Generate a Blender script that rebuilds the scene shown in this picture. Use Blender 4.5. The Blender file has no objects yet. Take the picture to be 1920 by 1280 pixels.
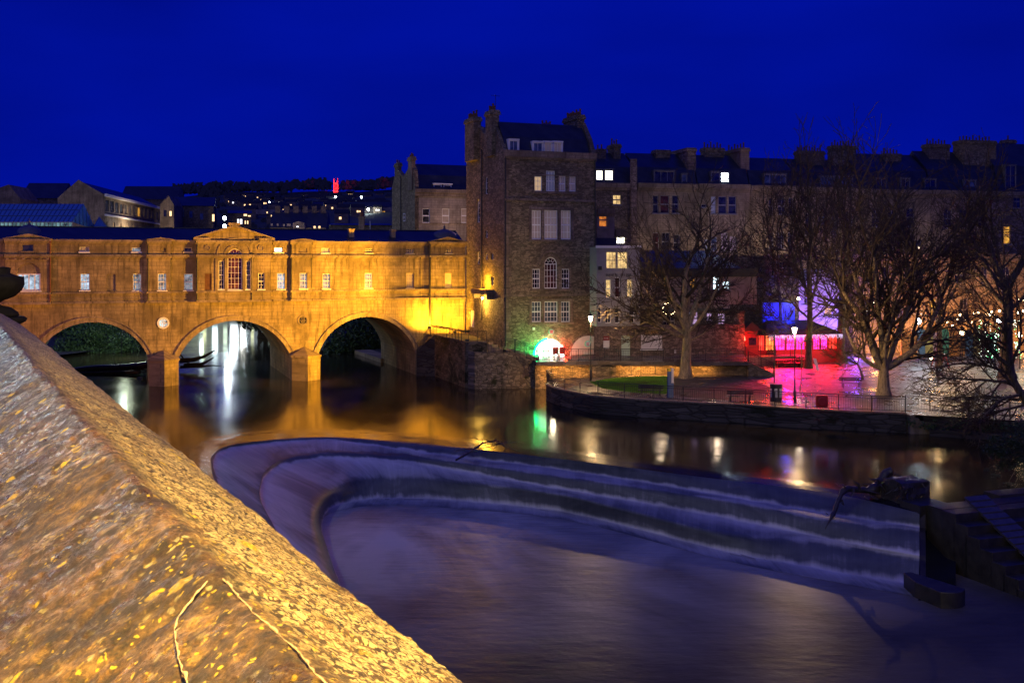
import bpy, math, random
from mathutils import Vector, Matrix, noise
R = math.radians
random.seed(7)
sc = bpy.context.scene
col = sc.collection
# ---------------------------------------------------------------- camera
F, CX, HY, H = 2000.0, 960.0, 492.0, 12.5      # focal length / centre column / horizon row in photo pixels, eye height over the river
cd = bpy.data.cameras.new('camera'); cam = bpy.data.objects.new('camera', cd); col.objects.link(cam)
cd.sensor_width = 36.0; cd.lens = 36.0*F/1920.0; cd.shift_y = -(640.0-HY)/1920.0
cd.clip_start = 0.05; cd.clip_end = 8000.0
cam.location = (0, 0, H); cam.rotation_euler = (R(90), 0, 0)
sc.camera = cam
# ---------------------------------------------------------------- sky, glow, exposure
wd = bpy.data.worlds.new("World"); sc.world = wd; wd.use_nodes = True
wn = wd.node_tree.nodes; wl = wd.node_tree.links
bg = wn['Background']
sky = wn.new('ShaderNodeTexSky'); sky.sky_type = 'NISHITA'; sky.sun_disc = False
sky.sun_elevation = R(-4.0); sky.sun_rotation = R(200); sky.altitude = 50; sky.ozone_density = 6.0; sky.air_density = 1.5
bw = wn.new('ShaderNodeRGBToBW'); wl.new(sky.outputs[0], bw.inputs[0])
pw = wn.new('ShaderNodeMath'); pw.operation = 'POWER'; pw.inputs[1].default_value = 0.06
mxm = wn.new('ShaderNodeMath'); mxm.operation = 'MAXIMUM'; mxm.inputs[1].default_value = 1e-4
wl.new(bw.outputs[0], mxm.inputs[0]); wl.new(mxm.outputs[0], pw.inputs[0])
mx = wn.new('ShaderNodeMix'); mx.data_type = 'RGBA'; mx.blend_type = 'MULTIPLY'; mx.inputs[0].default_value = 1.0
mx.inputs[7].default_value = (0.001, 0.028, 1.62, 1)
cn = wn.new('ShaderNodeTexNoise'); cn.inputs['Scale'].default_value = 2.2; cn.inputs['Detail'].default_value = 4
cm = wn.new('ShaderNodeMapRange'); cm.inputs[1].default_value = .3; cm.inputs[2].default_value = .7; cm.inputs[3].default_value = .70; cm.inputs[4].default_value = 1.14
mpn = wn.new('ShaderNodeMapping'); mpn.inputs['Scale'].default_value = (1, 1, 3.2); wl.new(wn.new('ShaderNodeTexCoord').outputs['Generated'], mpn.inputs[0]); wl.new(mpn.outputs[0], cn.inputs['Vector']); wl.new(cn.outputs[0], cm.inputs[0])
pm_ = wn.new('ShaderNodeMath'); pm_.operation = 'MULTIPLY'; wl.new(pw.outputs[0], pm_.inputs[0]); wl.new(cm.outputs[0], pm_.inputs[1])
wl.new(pm_.outputs[0], mx.inputs[6]); wl.new(mx.outputs[2], bg.inputs[0])
SKY = 0.32
bg.inputs[1].default_value = SKY
sd = bpy.data.lights.new('city_glow', 'SUN'); so = bpy.data.objects.new('city_glow', sd); col.objects.link(so)
sd.energy = 0.19; sd.angle = R(70); sd.color = (1.0, 0.93, 0.72)
so.rotation_euler = (R(46), 0, R(-30))
sc.view_settings.view_transform = 'Standard'; sc.view_settings.look = 'None'
sc.view_settings.exposure = 0.0; sc.view_settings.gamma = 1.0; sc.view_settings.use_curve_mapping = False
sc.render.engine = 'CYCLES'
cy = sc.cycles
cy.use_denoising = True; cy.max_bounces = 5; cy.diffuse_bounces = 2; cy.glossy_bounces = 3; cy.transmission_bounces = 3
cy.transparent_max_bounces = 6; cy.caustics_reflective = False; cy.caustics_refractive = False
cy.sample_clamp_indirect = 3.0; cy.sample_clamp_direct = 30.0
try: cy.use_light_tree = True
except Exception: pass

# ---------------------------------------------------------------- helpers
def W(px, py=None, Z=None, z=None):
    """point of the place seen at photo pixel (px,py), either at depth Z or on the level z"""
    if Z is None: Z = (H-z)*F/(py-HY)
    if z is None: z = H-(py-HY)*Z/F
    return Vector(((px-CX)/F*Z, Z, z))

class MB:
    def __init__(s): s.v = []; s.f = []; s.uv = None
    def add(s, vs, fs):
        n = len(s.v); s.v += [tuple(p) for p in vs]; s.f += [tuple(n+i for i in f) for f in fs]; return s
    def box(s, x0, x1, y0, y1, z0, z1):
        return s.add([(x0,y0,z0),(x1,y0,z0),(x1,y1,z0),(x0,y1,z0),(x0,y0,z1),(x1,y0,z1),(x1,y1,z1),(x0,y1,z1)],
                     [(0,3,2,1),(4,5,6,7),(0,1,5,4),(1,2,6,5),(2,3,7,6),(3,0,4,7)])
    def poly(s, *pts): return s.add(pts, [tuple(range(len(pts)))])
    def prism_y(s, pts, y0, y1):
        n = len(pts)
        vs = [(p[0], y0, p[1]) for p in pts]+[(p[0], y1, p[1]) for p in pts]
        return s.add(vs, [tuple(range(n)), tuple(range(2*n-1, n-1, -1))]+[(i, n+i, n+(i+1) % n, (i+1) % n) for i in range(n)])
    def prism_x(s, pts, x0, x1):
        n = len(pts)
        vs = [(x0, p[0], p[1]) for p in pts]+[(x1, p[0], p[1]) for p in pts]
        return s.add(vs, [tuple(range(n)), tuple(range(2*n-1, n-1, -1))]+[(i, n+i, n+(i+1) % n, (i+1) % n) for i in range(n)])
    def prism_z(s, pts, z0, z1):
        n = len(pts)
        vs = [(p[0], p[1], z0) for p in pts]+[(p[0], p[1], z1) for p in pts]
        return s.add(vs, [tuple(range(n-1, -1, -1)), tuple(range(n, 2*n))]+[(i, (i+1) % n, n+(i+1) % n, n+i) for i in range(n)])
    def tube(s, pts, rads, n=5, cap=True):
        pts = [Vector(p) for p in pts]
        if not hasattr(rads, '__len__'): rads = [rads]*len(pts)
        vs = []; fs = []; m = len(pts)
        t = (pts[1]-pts[0]).normalized()
        a = Vector((0,0,1)) if abs(t.z) < .9 else Vector((1,0,0))
        u = t.cross(a).normalized()
        for i in range(m):
            t = (pts[min(i+1, m-1)]-pts[max(i-1, 0)]).normalized()
            u = (u-t*u.dot(t)).normalized(); w = t.cross(u)
            for k in range(n):
                an = 2*math.pi*k/n
                vs.append(pts[i]+(u*math.cos(an)+w*math.sin(an))*rads[i])
        for i in range(m-1):
            for k in range(n):
                fs.append((i*n+k, i*n+(k+1) % n, (i+1)*n+(k+1) % n, (i+1)*n+k))
        if cap: fs += [tuple(range(n-1, -1, -1)), tuple((m-1)*n+k for k in range(n))]
        return s.add(vs, fs)
    def bar(s, a, b, r=.02, n=4): return s.tube([a, b], r, n)
    def lathe(s, prof, cx=0, cy=0, n=16):
        vs = []; fs = []
        for r, z in prof:
            for k in range(n):
                an = 2*math.pi*k/n; vs.append((cx+r*math.cos(an), cy+r*math.sin(an), z))
        for i in range(len(prof)-1):
            for k in range(n): fs.append((i*n+k, i*n+(k+1) % n, (i+1)*n+(k+1) % n, (i+1)*n+k))
        fs += [tuple(range(n-1, -1, -1)), tuple((len(prof)-1)*n+k for k in range(n))]
        return s.add(vs, fs)
    def ball(s, c, r, n=8, squash=1.0):
        prof = []
        m = max(4, n//2)
        vs = []; fs = []
        for i in range(m+1):
            th = math.pi*i/m
            for k in range(n):
                an = 2*math.pi*k/n
                vs.append((c[0]+r*math.sin(th)*math.cos(an), c[1]+r*math.sin(th)*math.sin(an), c[2]+r*squash*math.cos(th)))
        for i in range(m):
            for k in range(n): fs.append((i*n+k, (i+1)*n+k, (i+1)*n+(k+1) % n, i*n+(k+1) % n))
        return s.add(vs, fs)
    def build(s, name, mat, parent=None, smooth=False, loc=None, rotz=None, bevel=0):
        me = bpy.data.meshes.new(name); me.from_pydata(s.v, [], s.f); me.materials.append(mat)
        if s.uv:
            l = me.uv_layers.new(name='flow')
            for li, lp in enumerate(me.loops): l.data[li].uv = s.uv[lp.vertex_index]
        if smooth: me.polygons.foreach_set('use_smooth', [True]*len(me.polygons))
        me.update()
        o = bpy.data.objects.new(name, me); col.objects.link(o)
        if parent is not None: o.parent = parent
        if loc is not None: o.location = loc
        if rotz is not None: o.rotation_euler = (0, 0, rotz)
        if bevel:
            b = o.modifiers.new('bevel', 'BEVEL'); b.width = bevel; b.segments = 2; b.limit_method = 'ANGLE'
        return o

def tag(o, label=None, cat=None, group=None, kind=None):
    if label: o['label'] = label
    if cat: o['category'] = cat
    if group: o['group'] = group
    if kind: o['kind'] = kind
    return o
def thing(name, label, cat, loc=(0,0,0), rotz=0, group=None):
    o = bpy.data.objects.new(name, None); col.objects.link(o)
    o.empty_display_size = .3; o.location = loc; o.rotation_euler = (0, 0, rotz)
    return tag(o, label, cat, group)
def copy_tree(o, parent=None):
    c = o.copy(); col.objects.link(c); c.parent = parent
    for ch in [x for x in bpy.data.objects if x.parent is o]: copy_tree(ch, c)
    return c
def light(name, kind, loc, energy, color, parent=None, radius=.1, target=None, spot=None, blend=.5, size=None):
    ld = bpy.data.lights.new(name, kind); ld.energy = energy; ld.color = color
    if kind in ('POINT', 'SPOT'): ld.shadow_soft_size = radius
    if kind == 'AREA': ld.shape = 'RECTANGLE'; ld.size, ld.size_y = size
    if kind == 'SPOT': ld.spot_size = R(spot); ld.spot_blend = blend
    o = bpy.data.objects.new(name, ld); col.objects.link(o); o.location = loc
    if target is not None:
        o.rotation_euler = (Vector(target)-Vector(loc)).to_track_quat('-Z', 'Y').to_euler()
    if parent is not None:
        o.parent = parent
    return o

class Face:
    """a vertical plane: local x runs along it, local y into the building, z up"""
    def __init__(s, px, Z, ang, xy=None):
        s.a = R(ang); s.ox, s.oy = xy if xy else ((px-CX)/F*Z, Z)
        s.d = (math.cos(s.a), math.sin(s.a)); s.n = (-math.sin(s.a), math.cos(s.a))
    def L(s, px, py, dy=0.0):
        u = (px-CX)/F
        t = (dy+s.n[0]*s.ox+s.n[1]*s.oy)/(s.n[0]*u+s.n[1])
        return ((t*u-s.ox)*s.d[0]+(t-s.oy)*s.d[1], H-(py-HY)/F*t)
    def X(s, px, dy=0.0): return s.L(px, HY, dy)[0]
    def Zat(s, px, py, dy=0.0): return s.L(px, py, dy)[1]
    def rect(s, r, dy=0.0):
        x0, z1 = s.L(r[0], r[1], dy); x1, z0 = s.L(r[2], r[3], dy)
        xm = (r[0]+r[2])/2
        return (x0, x1, s.Zat(xm, r[3], dy), s.Zat(xm, r[1], dy))
    def world(s, x, y=0.0, z=0.0): return Vector((s.ox+x*s.d[0]+y*s.n[0], s.oy+x*s.d[1]+y*s.n[1], z))
    def empty(s, name, label, cat, group=None): return thing(name, label, cat, (s.ox, s.oy, 0), s.a, group)

def holed(mb, x0, x1, z0, z1, holes, y=0.0, rv=0.22):
    """a wall sheet with rectangular openings and their reveals"""
    hs = [h for h in holes if h[0] > x0-1e-3 and h[1] < x1+1e-3 and h[2] > z0-1e-3 and h[3] < z1+1e-3]
    xs = sorted({x0, x1}|{h[0] for h in hs}|{h[1] for h in hs})
    zs = sorted({z0, z1}|{h[2] for h in hs}|{h[3] for h in hs})
    for j in range(len(zs)-1):
        zc = (zs[j]+zs[j+1])/2; run = None
        for i in range(len(xs)):
            solid = i < len(xs)-1 and not any(h[0] < (xs[i]+xs[i+1])/2 < h[1] and h[2] < zc < h[3] for h in hs)
            if solid and run is None: run = xs[i]
            if not solid and run is not None:
                mb.poly((run,y,zs[j]), (xs[i],y,zs[j]), (xs[i],y,zs[j+1]), (run,y,zs[j+1])); run = None
    for h in hs:
        a, b, c, d = h[:4]; q = y+rv
        mb.poly((a,y,c),(a,q,c),(a,q,d),(a,y,d)); mb.poly((b,y,c),(b,y,d),(b,q,d),(b,q,c))
        mb.poly((a,y,c),(b,y,c),(b,q,c),(a,q,c)); mb.poly((a,y,d),(a,q,d),(b,q,d),(b,y,d))
        if len(h) > 4 and h[4] == 'arch':      # spandrels that turn the head into a half circle
            r = (b-a)/2; cx = (a+b)/2; cz = d-r; n = 12
            arc = [(cx-r*math.cos(math.pi*k/n), cz+r*math.sin(math.pi*k/n)) for k in range(n+1)]
            L_ = [(a, d)]+arc[n//2::-1]; R_ = [(b, d)]+arc[n//2:]
            mb.poly(*[(p[0], y, p[1]) for p in L_]); mb.poly(*[(p[0], y, p[1]) for p in R_])
            for k in range(n):
                mb.poly((arc[k][0],y,arc[k][1]),(arc[k+1][0],y,arc[k+1][1]),(arc[k+1][0],q,arc[k+1][1]),(arc[k][0],q,arc[k][1]))
    return mb

def window(parent, h, cols, rows, pane, frame, y=0.0, fw=.06, mw=.03, sill=None, arch=False, rotz=None, name='window', depth=.13):
    """frame with glazing bars, a pane under it"""
    x0, x1, z0, z1 = h[:4]; m = MB(); q = y+depth
    x0 += .004; x1 -= .004; z0 += .004; z1 -= .004
    if arch:
        r = (x1-x0)/2; cx = (x0+x1)/2; cz = z1-r; n = 14
        arc = [(cx-r*math.cos(math.pi*k/n), cz+r*math.sin(math.pi*k/n)) for k in range(n+1)]
        arci = [(cx-(r-fw)*math.cos(math.pi*k/n), cz+(r-fw)*math.sin(math.pi*k/n)) for k in range(n+1)]
        for k in range(n):
            m.prism_y([arc[k], arc[k+1], arci[k+1], arci[k]], q, q+.05)
        m.box(x0, x0+fw, q, q+.05, z0, cz); m.box(x1-fw, x1, q, q+.05, z0, cz); m.box(x0, x1, q, q+.06, z0, z0+fw*1.2)
        m.box(x0+fw, x1-fw, q+.01, q+.045, cz-mw, cz+mw)
        for i in range(1, cols):
            x = x0+(x1-x0)*i/cols; m.box(x-mw/2, x+mw/2, q+.012, q+.04, z0, cz)
        for j in range(1, rows):
            z = z0+(cz-z0)*j/rows; m.box(x0, x1, q+.014, q+.038, z-mw/2, z+mw/2)
        for k in (3, 5.5, 8.5, 11):
            an = math.pi*k/n; m.bar((cx-.42*r*math.cos(an), q+.025, cz+.42*r*math.sin(an)), (cx-r*math.cos(an), q+.025, cz+r*math.sin(an)), mw/2)
        pts = [(cx-.42*r*math.cos(math.pi*k/10), q+.025, cz+.42*r*math.sin(math.pi*k/10)) for k in range(11)]
        m.tube(pts, mw/2, 4)
        pm = MB().poly((x0,q+.06,z0),(x1,q+.06,z0),*[(p[0],q+.06,p[1]) for p in arc[::-1]])
    else:
        m.box(x0, x0+fw, q, q+.05, z0, z1); m.box(x1-fw, x1, q, q+.05, z0, z1)
        m.box(x0+fw, x1-fw, q, q+.05, z0, z0+fw*1.2); m.box(x0+fw, x1-fw, q, q+.05, z1-fw, z1)
        for i in range(1, cols):
            x = x0+(x1-x0)*i/cols; m.box(x-mw/2, x+mw/2, q+.012, q+.04, z0+fw, z1-fw)
        for j in range(1, rows):
            z = z0+(z1-z0)*j/rows; t = mw*(1.5 if rows % 2 == 0 and j == rows//2 else .5); m.box(x0+fw, x1-fw, q+.014, q+.038, z-t, z+t)
        pm = MB().poly((x0,q+.055,z0),(x1,q+.055,z0),(x1,q+.055,z1),(x0,q+.055,z1))
    if sill: m.box(x0-.1, x1+.1, y-.1, y+depth, z0-.13, z0-.006)
    o = m.build(name, frame, parent, rotz=rotz)
    pm.build('pane', pane, o)
    return o
# ---------------------------------------------------------------- materials
class NT:
    def __init__(s, name):
        s.m = bpy.data.materials.new(name); s.m.use_nodes = True; s.t = s.m.node_tree; s.n = s.t.nodes; s.l = s.t.links
        s.b = s.n['Principled BSDF']
    def new(s, kind, **kw):
        n = s.n.new(kind)
        for k, v in kw.items(): setattr(n, k, v)
        return n
    def link(s, a, b): s.l.new(a, b)
    def coords(s, uv=None):
        if uv: return s.new('ShaderNodeUVMap', uv_map=uv).outputs[0]
        return s.new('ShaderNodeTexCoord').outputs['Object']
    def wallvec(s, sx=1, sz=1):
        """x+y along the wall, z up it: courses lie level on walls of any side"""
        sep = s.new('ShaderNodeSeparateXYZ'); s.link(s.coords(), sep.inputs[0])
        ad = s.new('ShaderNodeMath', operation='ADD'); s.link(sep.outputs[0], ad.inputs[0]); s.link(sep.outputs[1], ad.inputs[1])
        m1 = s.new('ShaderNodeMath', operation='MULTIPLY'); s.link(ad.outputs[0], m1.inputs[0]); m1.inputs[1].default_value = sx
        m2 = s.new('ShaderNodeMath', operation='MULTIPLY'); s.link(sep.outputs[2], m2.inputs[0]); m2.inputs[1].default_value = sz
        c = s.new('ShaderNodeCombineXYZ'); s.link(m1.outputs[0], c.inputs[0]); s.link(m2.outputs[0], c.inputs[1])
        return c.outputs[0]
    def scaled(s, vec, sc3):
        m = s.new('ShaderNodeMapping'); m.inputs['Scale'].default_value = sc3; s.link(vec, m.inputs[0]); return m.outputs[0]
    def noise(s, vec, scale, detail=4, rough=.6, dist=0):
        n = s.new('ShaderNodeTexNoise'); n.inputs['Scale'].default_value = scale; n.inputs['Detail'].default_value = detail
        n.inputs['Roughness'].default_value = rough; n.inputs['Distortion'].default_value = dist
        if vec is not None: s.link(vec, n.inputs['Vector'])
        return n.outputs[0]
    def ramp(s, fac, stops):
        r = s.new('ShaderNodeValToRGB'); e = r.color_ramp.elements
        e[0].position, e[0].color = stops[0][0], c4(stops[0][1]); e[1].position, e[1].color = stops[-1][0], c4(stops[-1][1])
        for p, c in stops[1:-1]:
            x = e.new(p); x.color = c4(c)
        s.link(fac, r.inputs[0]); return r.outputs[0]
    def mix(s, fac, a, b, mode='MIX'):
        m = s.new('ShaderNodeMix', data_type='RGBA', blend_type=mode)
        for sock, v in ((m.inputs[0], fac), (m.inputs[6], a), (m.inputs[7], b)):
            if isinstance(v, (int, float)): sock.default_value = v if sock.type == "VALUE" else c4(v)
            elif isinstance(v, tuple): sock.default_value = c4(v)
            else: s.link(v, sock)
        return m.outputs[2]
    def bump(s, h, strength=.5, dist=.05, prev=None):
        b = s.new('ShaderNodeBump'); b.inputs['Strength'].default_value = strength; b.inputs['Distance'].default_value = dist
        s.link(h, b.inputs['Height'])
        if prev is not None: s.link(prev, b.inputs['Normal'])
        return b.outputs[0]
    def out(s, color=None, rough=None, normal=None, spec=None):
        for k, v in (('Base Color', color), ('Roughness', rough), ('Normal', normal), ('Specular IOR Level', spec)):
            if v is None: continue
            if isinstance(v, (int, float)): s.b.inputs[k].default_value = v
            elif isinstance(v, tuple): s.b.inputs[k].default_value = c4(v)
            else: s.link(v, s.b.inputs[k])
        return s.m
def c4(c):
    if isinstance(c, (int, float)): return (c, c, c, 1)
    return tuple(c)+(1,) if len(c) == 3 else tuple(c)
def mul(c, k): return tuple(x*k for x in c)

def ashlar(name, c, cw=.9, ch=.38, grime=.5, rough=.85, wet=0):
    t = NT(name); v = t.wallvec()
    br = t.new('ShaderNodeTexBrick'); t.link(v, br.inputs[0])
    br.inputs['Scale'].default_value = 1; br.inputs['Brick Width'].default_value = cw; br.inputs['Row Height'].default_value = ch
    br.inputs['Mortar Size'].default_value = .020; br.inputs['Mortar Smooth'].default_value = .4
    br.inputs['Color1'].default_value = c4(c); br.inputs['Color2'].default_value = c4(mul(c, .78)); br.inputs['Mortar'].default_value = c4(mul(c, .38))
    big = t.noise(v, .35, 6, .65)
    streak = t.noise(t.scaled(v, (1.6, .16, 1)), 1.6, 5, .7)
    g = t.mix(t.ramp(big, [(.40, 0), (.62, 1)]), br.outputs[0], mul(c, .42))
    g = t.mix(t.ramp(streak, [(.48, 0), (.68, grime)]), g, mul(c, .18))
    g = t.mix(t.ramp(t.noise(t.scaled(v, (.5, 1.3, 1)), .8, 6, .75), [(.54, 0), (.68, grime*.8)]), g, mul(c, .30))
    fine = t.noise(v, 9, 4, .7)
    g = t.mix(.35, g, t.ramp(fine, [(.3, .55), (.7, 1.0)]), 'MULTIPLY')
    n = t.bump(br.outputs[1], -.4, .03); n = t.bump(fine, .5, .04, n)
    return t.out(g, rough, n, .25)
def rubble(name, c, s=(2.3, 5.2), var=.5, rough=.88, moss=None, mossamt=.0):
    t = NT(name); v = t.wallvec()
    wob = t.new('ShaderNodeMix', data_type='VECTOR'); wob.inputs[0].default_value = .06
    nz = t.new('ShaderNodeTexNoise'); nz.inputs['Scale'].default_value = 1.5; t.link(v, nz.inputs[0])
    t.link(v, wob.inputs[4]); t.link(nz.outputs[1], wob.inputs[5])
    sv = t.scaled(wob.outputs[1], (s[0], s[1], 1))
    vo = t.new('ShaderNodeTexVoronoi', feature='F1'); vo.inputs['Scale'].default_value = 1; t.link(sv, vo.inputs[0]); vo.inputs['Randomness'].default_value = .8
    ve = t.new('ShaderNodeTexVoronoi', feature='DISTANCE_TO_EDGE'); ve.inputs['Scale'].default_value = 1; t.link(sv, ve.inputs[0]); ve.inputs['Randomness'].default_value = .8
    bwn = t.new('ShaderNodeRGBToBW'); t.link(vo.outputs['Color'], bwn.inputs[0])
    g = t.ramp(bwn.outputs[0], [(.2, mul(c, 1-var)), (.5, c), (.85, mul(c, 1+var*.6))])
    g = t.mix(t.ramp(ve.outputs[0], [(.02, 1), (.09, 0)]), g, mul(c, .4))
    big = t.noise(v, .25, 6, .7)
    g = t.mix(t.ramp(big, [(.4, 0), (.66, .6)]), g, mul(c, .35))
    st = t.noise(t.scaled(v, (1.2, .12, 1)), 1.5, 5, .7)
    g = t.mix(t.ramp(st, [(.55, 0), (.75, .6)]), g, mul(c, .25))
    if moss:
        mo = t.noise(v, .55, 7, .75)
        g = t.mix(t.ramp(mo, [(.62-mossamt*.3, 0), (.70-mossamt*.3, 1)]), g, moss)
    fine = t.noise(v, 11, 4, .7)
    n = t.bump(t.ramp(ve.outputs[0], [(.0, 0), (.14, 1)]), .7, .06); n = t.bump(fine, .5, .04, n)
    return t.out(g, rough, n, .25)
def plain(name, c, rough=.6, spec=.4, metal=0, var=.25, scale=3):
    t = NT(name)
    if var:
        g = t.ramp(t.noise(t.coords(), scale, 5, .65), [(.3, mul(c, 1-var)), (.7, mul(c, 1+var))])
    else: g = tuple(c)
    t.b.inputs['Metallic'].default_value = metal
    return t.out(g, rough, None, spec)
def slate(name, c=(.020, .023, .030)):
    t = NT(name); v = t.wallvec(1, 1)
    br = t.new('ShaderNodeTexBrick'); t.link(v, br.inputs[0]); br.inputs['Scale'].default_value = 1
    br.inputs['Brick Width'].default_value = .35; br.inputs['Row Height'].default_value = .22; br.inputs['Mortar Size'].default_value = .01
    br.inputs['Color1'].default_value = c4(c); br.inputs['Color2'].default_value = c4(mul(c, .6)); br.inputs['Mortar'].default_value = c4(mul(c, .3))
    n = t.bump(br.outputs[1], -.5, .03)
    g = t.mix(t.ramp(t.noise(v, .6, 5), [(.4, 0), (.7, .6)]), br.outputs[0], mul(c, 1.9))
    return t.out(g, .45, n, .45)
def glow(name, c, e, var=0.0, scale=2.0, dark=None):
    """lit from behind: a lamp, or a window with something in the room"""
    t = NT(name); t.out((.02,.02,.02), .3, None, .5)
    if var:
        x = t.noise(t.coords(), scale, 4, .7)
        g = t.ramp(x, [(.5-.22*var, dark or mul(c, .08)), (.5, mul(c, .55)), (.5+.2*var, c)])
        t.link(g, t.b.inputs['Emission Color'])
    else: t.b.inputs['Emission Color'].default_value = c4(c)
    t.b.inputs['Emission Strength'].default_value = e
    return t.m

M = {}
M['bath'] = ashlar('bath_stone', (.42, .32, .17), grime=.9)
M['bath_trim'] = ashlar('bath_stone_trim', (.42, .33, .215), 1.4, 1.2, grime=.8)
M['bath_pale'] = ashlar('bath_stone_pale', (.46, .38, .30), 1.0, .32, grime=.4)
M['bath_far'] = ashlar('bath_stone_weathered', (.36, .275, .19), .8, .3, grime=.7)
M['rubble'] = rubble('rubble_stone', (.27, .215, .13))
M['rubble_dark'] = rubble('rubble_stone_dark', (.21, .165, .12))
M['rubble_pink'] = rubble('rubble_stone_warm', (.26, .19, .15), (2.2, 5.0))
M['quay'] = rubble('quay_rubble_mossy', (.24, .20, .14), (2.0, 4.8), moss=(.03, .035, .012), mossamt=.25)
M['ivy_wall'] = rubble('wet_wall_with_moss', (.16, .13, .08), (1.4, 3.0), moss=(.02, .022, .008), mossamt=.45)
M['river_wall'] = rubble('river_wall_stone', (.085, .075, .06), (1.2, 3.4), moss=(.018, .02, .008), mossamt=.2)
M['slate'] = slate('slate_roof'); M['lead'] = plain('lead_sheet', (.09, .09, .10), .5, .4)
M['render_white'] = plain('white_render', (.27, .26, .26), .8, .2, var=.12, scale=1.2)
M['render_grey'] = plain('grey_render', (.22, .18, .16), .85, .2, var=.35, scale=.8)
M['white_paint'] = plain('white_paint', (.72, .72, .72), .5, .4, var=.06)
M['dimmed_paint'] = plain('dimmed_white_paint', (.20, .19, .19), .6, .3, var=.15)  # white frame paint darkened to dim the windows of the far row
M['concrete'] = plain('wet_dark_concrete', (.030, .026, .020), .45, .45, var=.55, scale=1.6)
M['blue_wall'] = plain('blue_light_wall', (.10, .12, .42), .7, .2, var=.25, scale=.6)  # blue of the floodlight is also put into the wall colour
M['urn'] = plain('silhouette_stone', (.012, .012, .013), .9, .1, var=.4, scale=9)  # near-black colour stands in for the urn's shaded silhouette
M['cream_paint'] = plain('cream_paint', (.60, .50, .30), .5, .4, var=.1)
M['black_iron'] = plain('black_painted_iron', (.012, .012, .013), .4, .5, var=.2)
M['dark_pipe'] = plain('dark_downpipe', (.03, .028, .026), .5, .4, var=.3)
M['rust_pipe'] = plain('rusty_downpipe', (.16, .05, .03), .6, .3, var=.3)
M['pot'] = plain('terracotta_pot', (.16, .075, .045), .8, .2, var=.3)
M['door_green'] = plain('pale_green_paint', (.42, .55, .45), .5, .4, var=.08)
M['shutter'] = plain('off_white_shutter', (.62, .60, .58), .5, .4, var=.1, scale=1.0)
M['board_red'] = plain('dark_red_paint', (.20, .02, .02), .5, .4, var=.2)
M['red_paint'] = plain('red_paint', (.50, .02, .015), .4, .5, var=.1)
M['green_paint'] = plain('green_rim_paint', (.12, .35, .2), .4, .5, var=.1)
M['bench_wood'] = plain('wet_bench_timber', (.045, .03, .022), .4, .5, var=.4, scale=8)
M['bin'] = plain('black_bin_plastic', (.02, .02, .025), .35, .5, var=.2)
M['sign_blue'] = plain('blue_grey_sign', (.07, .12, .22), .4, .5, var=.1)
M['yellow'] = plain('yellow_paint', (.75, .55, .03), .4, .5, var=.05)
M['gold'] = plain('gold_lettering', (.45, .25, .05), .4, .5, var=.1)
M['plank'] = plain('wet_grey_planks', (.05, .045, .045), .4, .5, var=.4, scale=4)
M['log'] = plain('black_wet_log', (.010, .008, .007), .5, .4, var=.5, scale=4)
M['drift'] = plain('wet_driftwood', (.030, .025, .020), .35, .5, var=.5, scale=5)
M['twig'] = plain('bare_twigs', (.07, .052, .033), .8, .2, var=.4, scale=2)
M['twig_lit'] = plain('lamplit_green_twigs', (.13, .125, .03), .7, .3, var=.4, scale=2)  # lamplight is put into this lighter, greener twig colour
def bark(name, c):
    t = NT(name); v = t.scaled(t.coords(), (5, 5, .7))
    n1 = t.noise(v, 2.2, 6, .7, .6)
    g = t.ramp(n1, [(.35, mul(c, .35)), (.5, c), (.68, mul(c, 1.6))])
    g = t.mix(t.ramp(t.noise(t.coords(), .8, 4), [(.5, 0), (.7, .5)]), g, (.05, .055, .02))
    return t.out(g, .8, t.bump(n1, 1.0, .12), .25)
M['bark'] = bark('bark', (.17, .13, .085)); M['bark_lamplit'] = bark('bark_lamplit', (.33, .25, .13)); M['bark_dark'] = bark('bark_dark', (.10, .075, .05))  # the lightest bark has the lamplight on its trunks put into the colour
def leaf(name, c):
    t = NT(name)
    i = t.new('ShaderNodeObjectInfo'); x = t.noise(t.coords(), 1.3, 4, .7)
    g = t.ramp(x, [(.3, mul(c, .45)), (.7, mul(c, 1.5))]); t.b.inputs['Subsurface Weight'].default_value = 0
    return t.out(g, .55, None, .35)
M['leaf'] = leaf('evergreen_leaves', (.045, .085, .03)); M['leaf_dark'] = leaf('dark_ivy_leaves', (.02, .035, .016)); M['leaf_far'] = leaf('far_tree_foliage', (.045, .05, .05))
M['roof_far'] = plain('far_roof_tiles', (.03, .03, .035), .8, .2)
# glass
def glass(name, c=(.02,.02,.03), rough=.08):
    t = NT(name); return t.out(t.ramp(t.noise(t.coords(), 1.1, 3), [(.35, mul(c, .5)), (.65, mul(c, 2.0))]), rough, None, .8)
M['glass'] = glass('dark_window_glass'); M['glass_red'] = glass('dark_reddish_window', (.06,.02,.02)); M['glass_blue'] = glass('bluish_window_glass', (.06,.08,.11))
M['blind'] = plain('drawn_blind', (.40, .34, .28), .8, .2, var=.2, scale=2)
def curtain(name, c, e):
    t = NT(name); w = t.new('ShaderNodeTexWave', wave_type='BANDS', bands_direction='X'); t.link(t.coords(), w.inputs[0]); w.inputs['Scale'].default_value = 2.2; w.inputs['Distortion'].default_value = 1.5
    g = t.ramp(w.outputs[0], [(0, mul(c, .55)), (1, c)]); t.out(g, .8, None, .2)
    t.link(g, t.b.inputs['Emission Color']); t.b.inputs['Emission Strength'].default_value = e; return t.m
M['curtain_pink'] = curtain('backlit_pink_curtain', (.52, .42, .38), .16)
M['curtain_blue'] = curtain('backlit_blue_curtain', (.30, .30, .42), .16)
M['curtain_mauve'] = curtain('backlit_mauve_curtain', (.34, .26, .30), .16)
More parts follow.
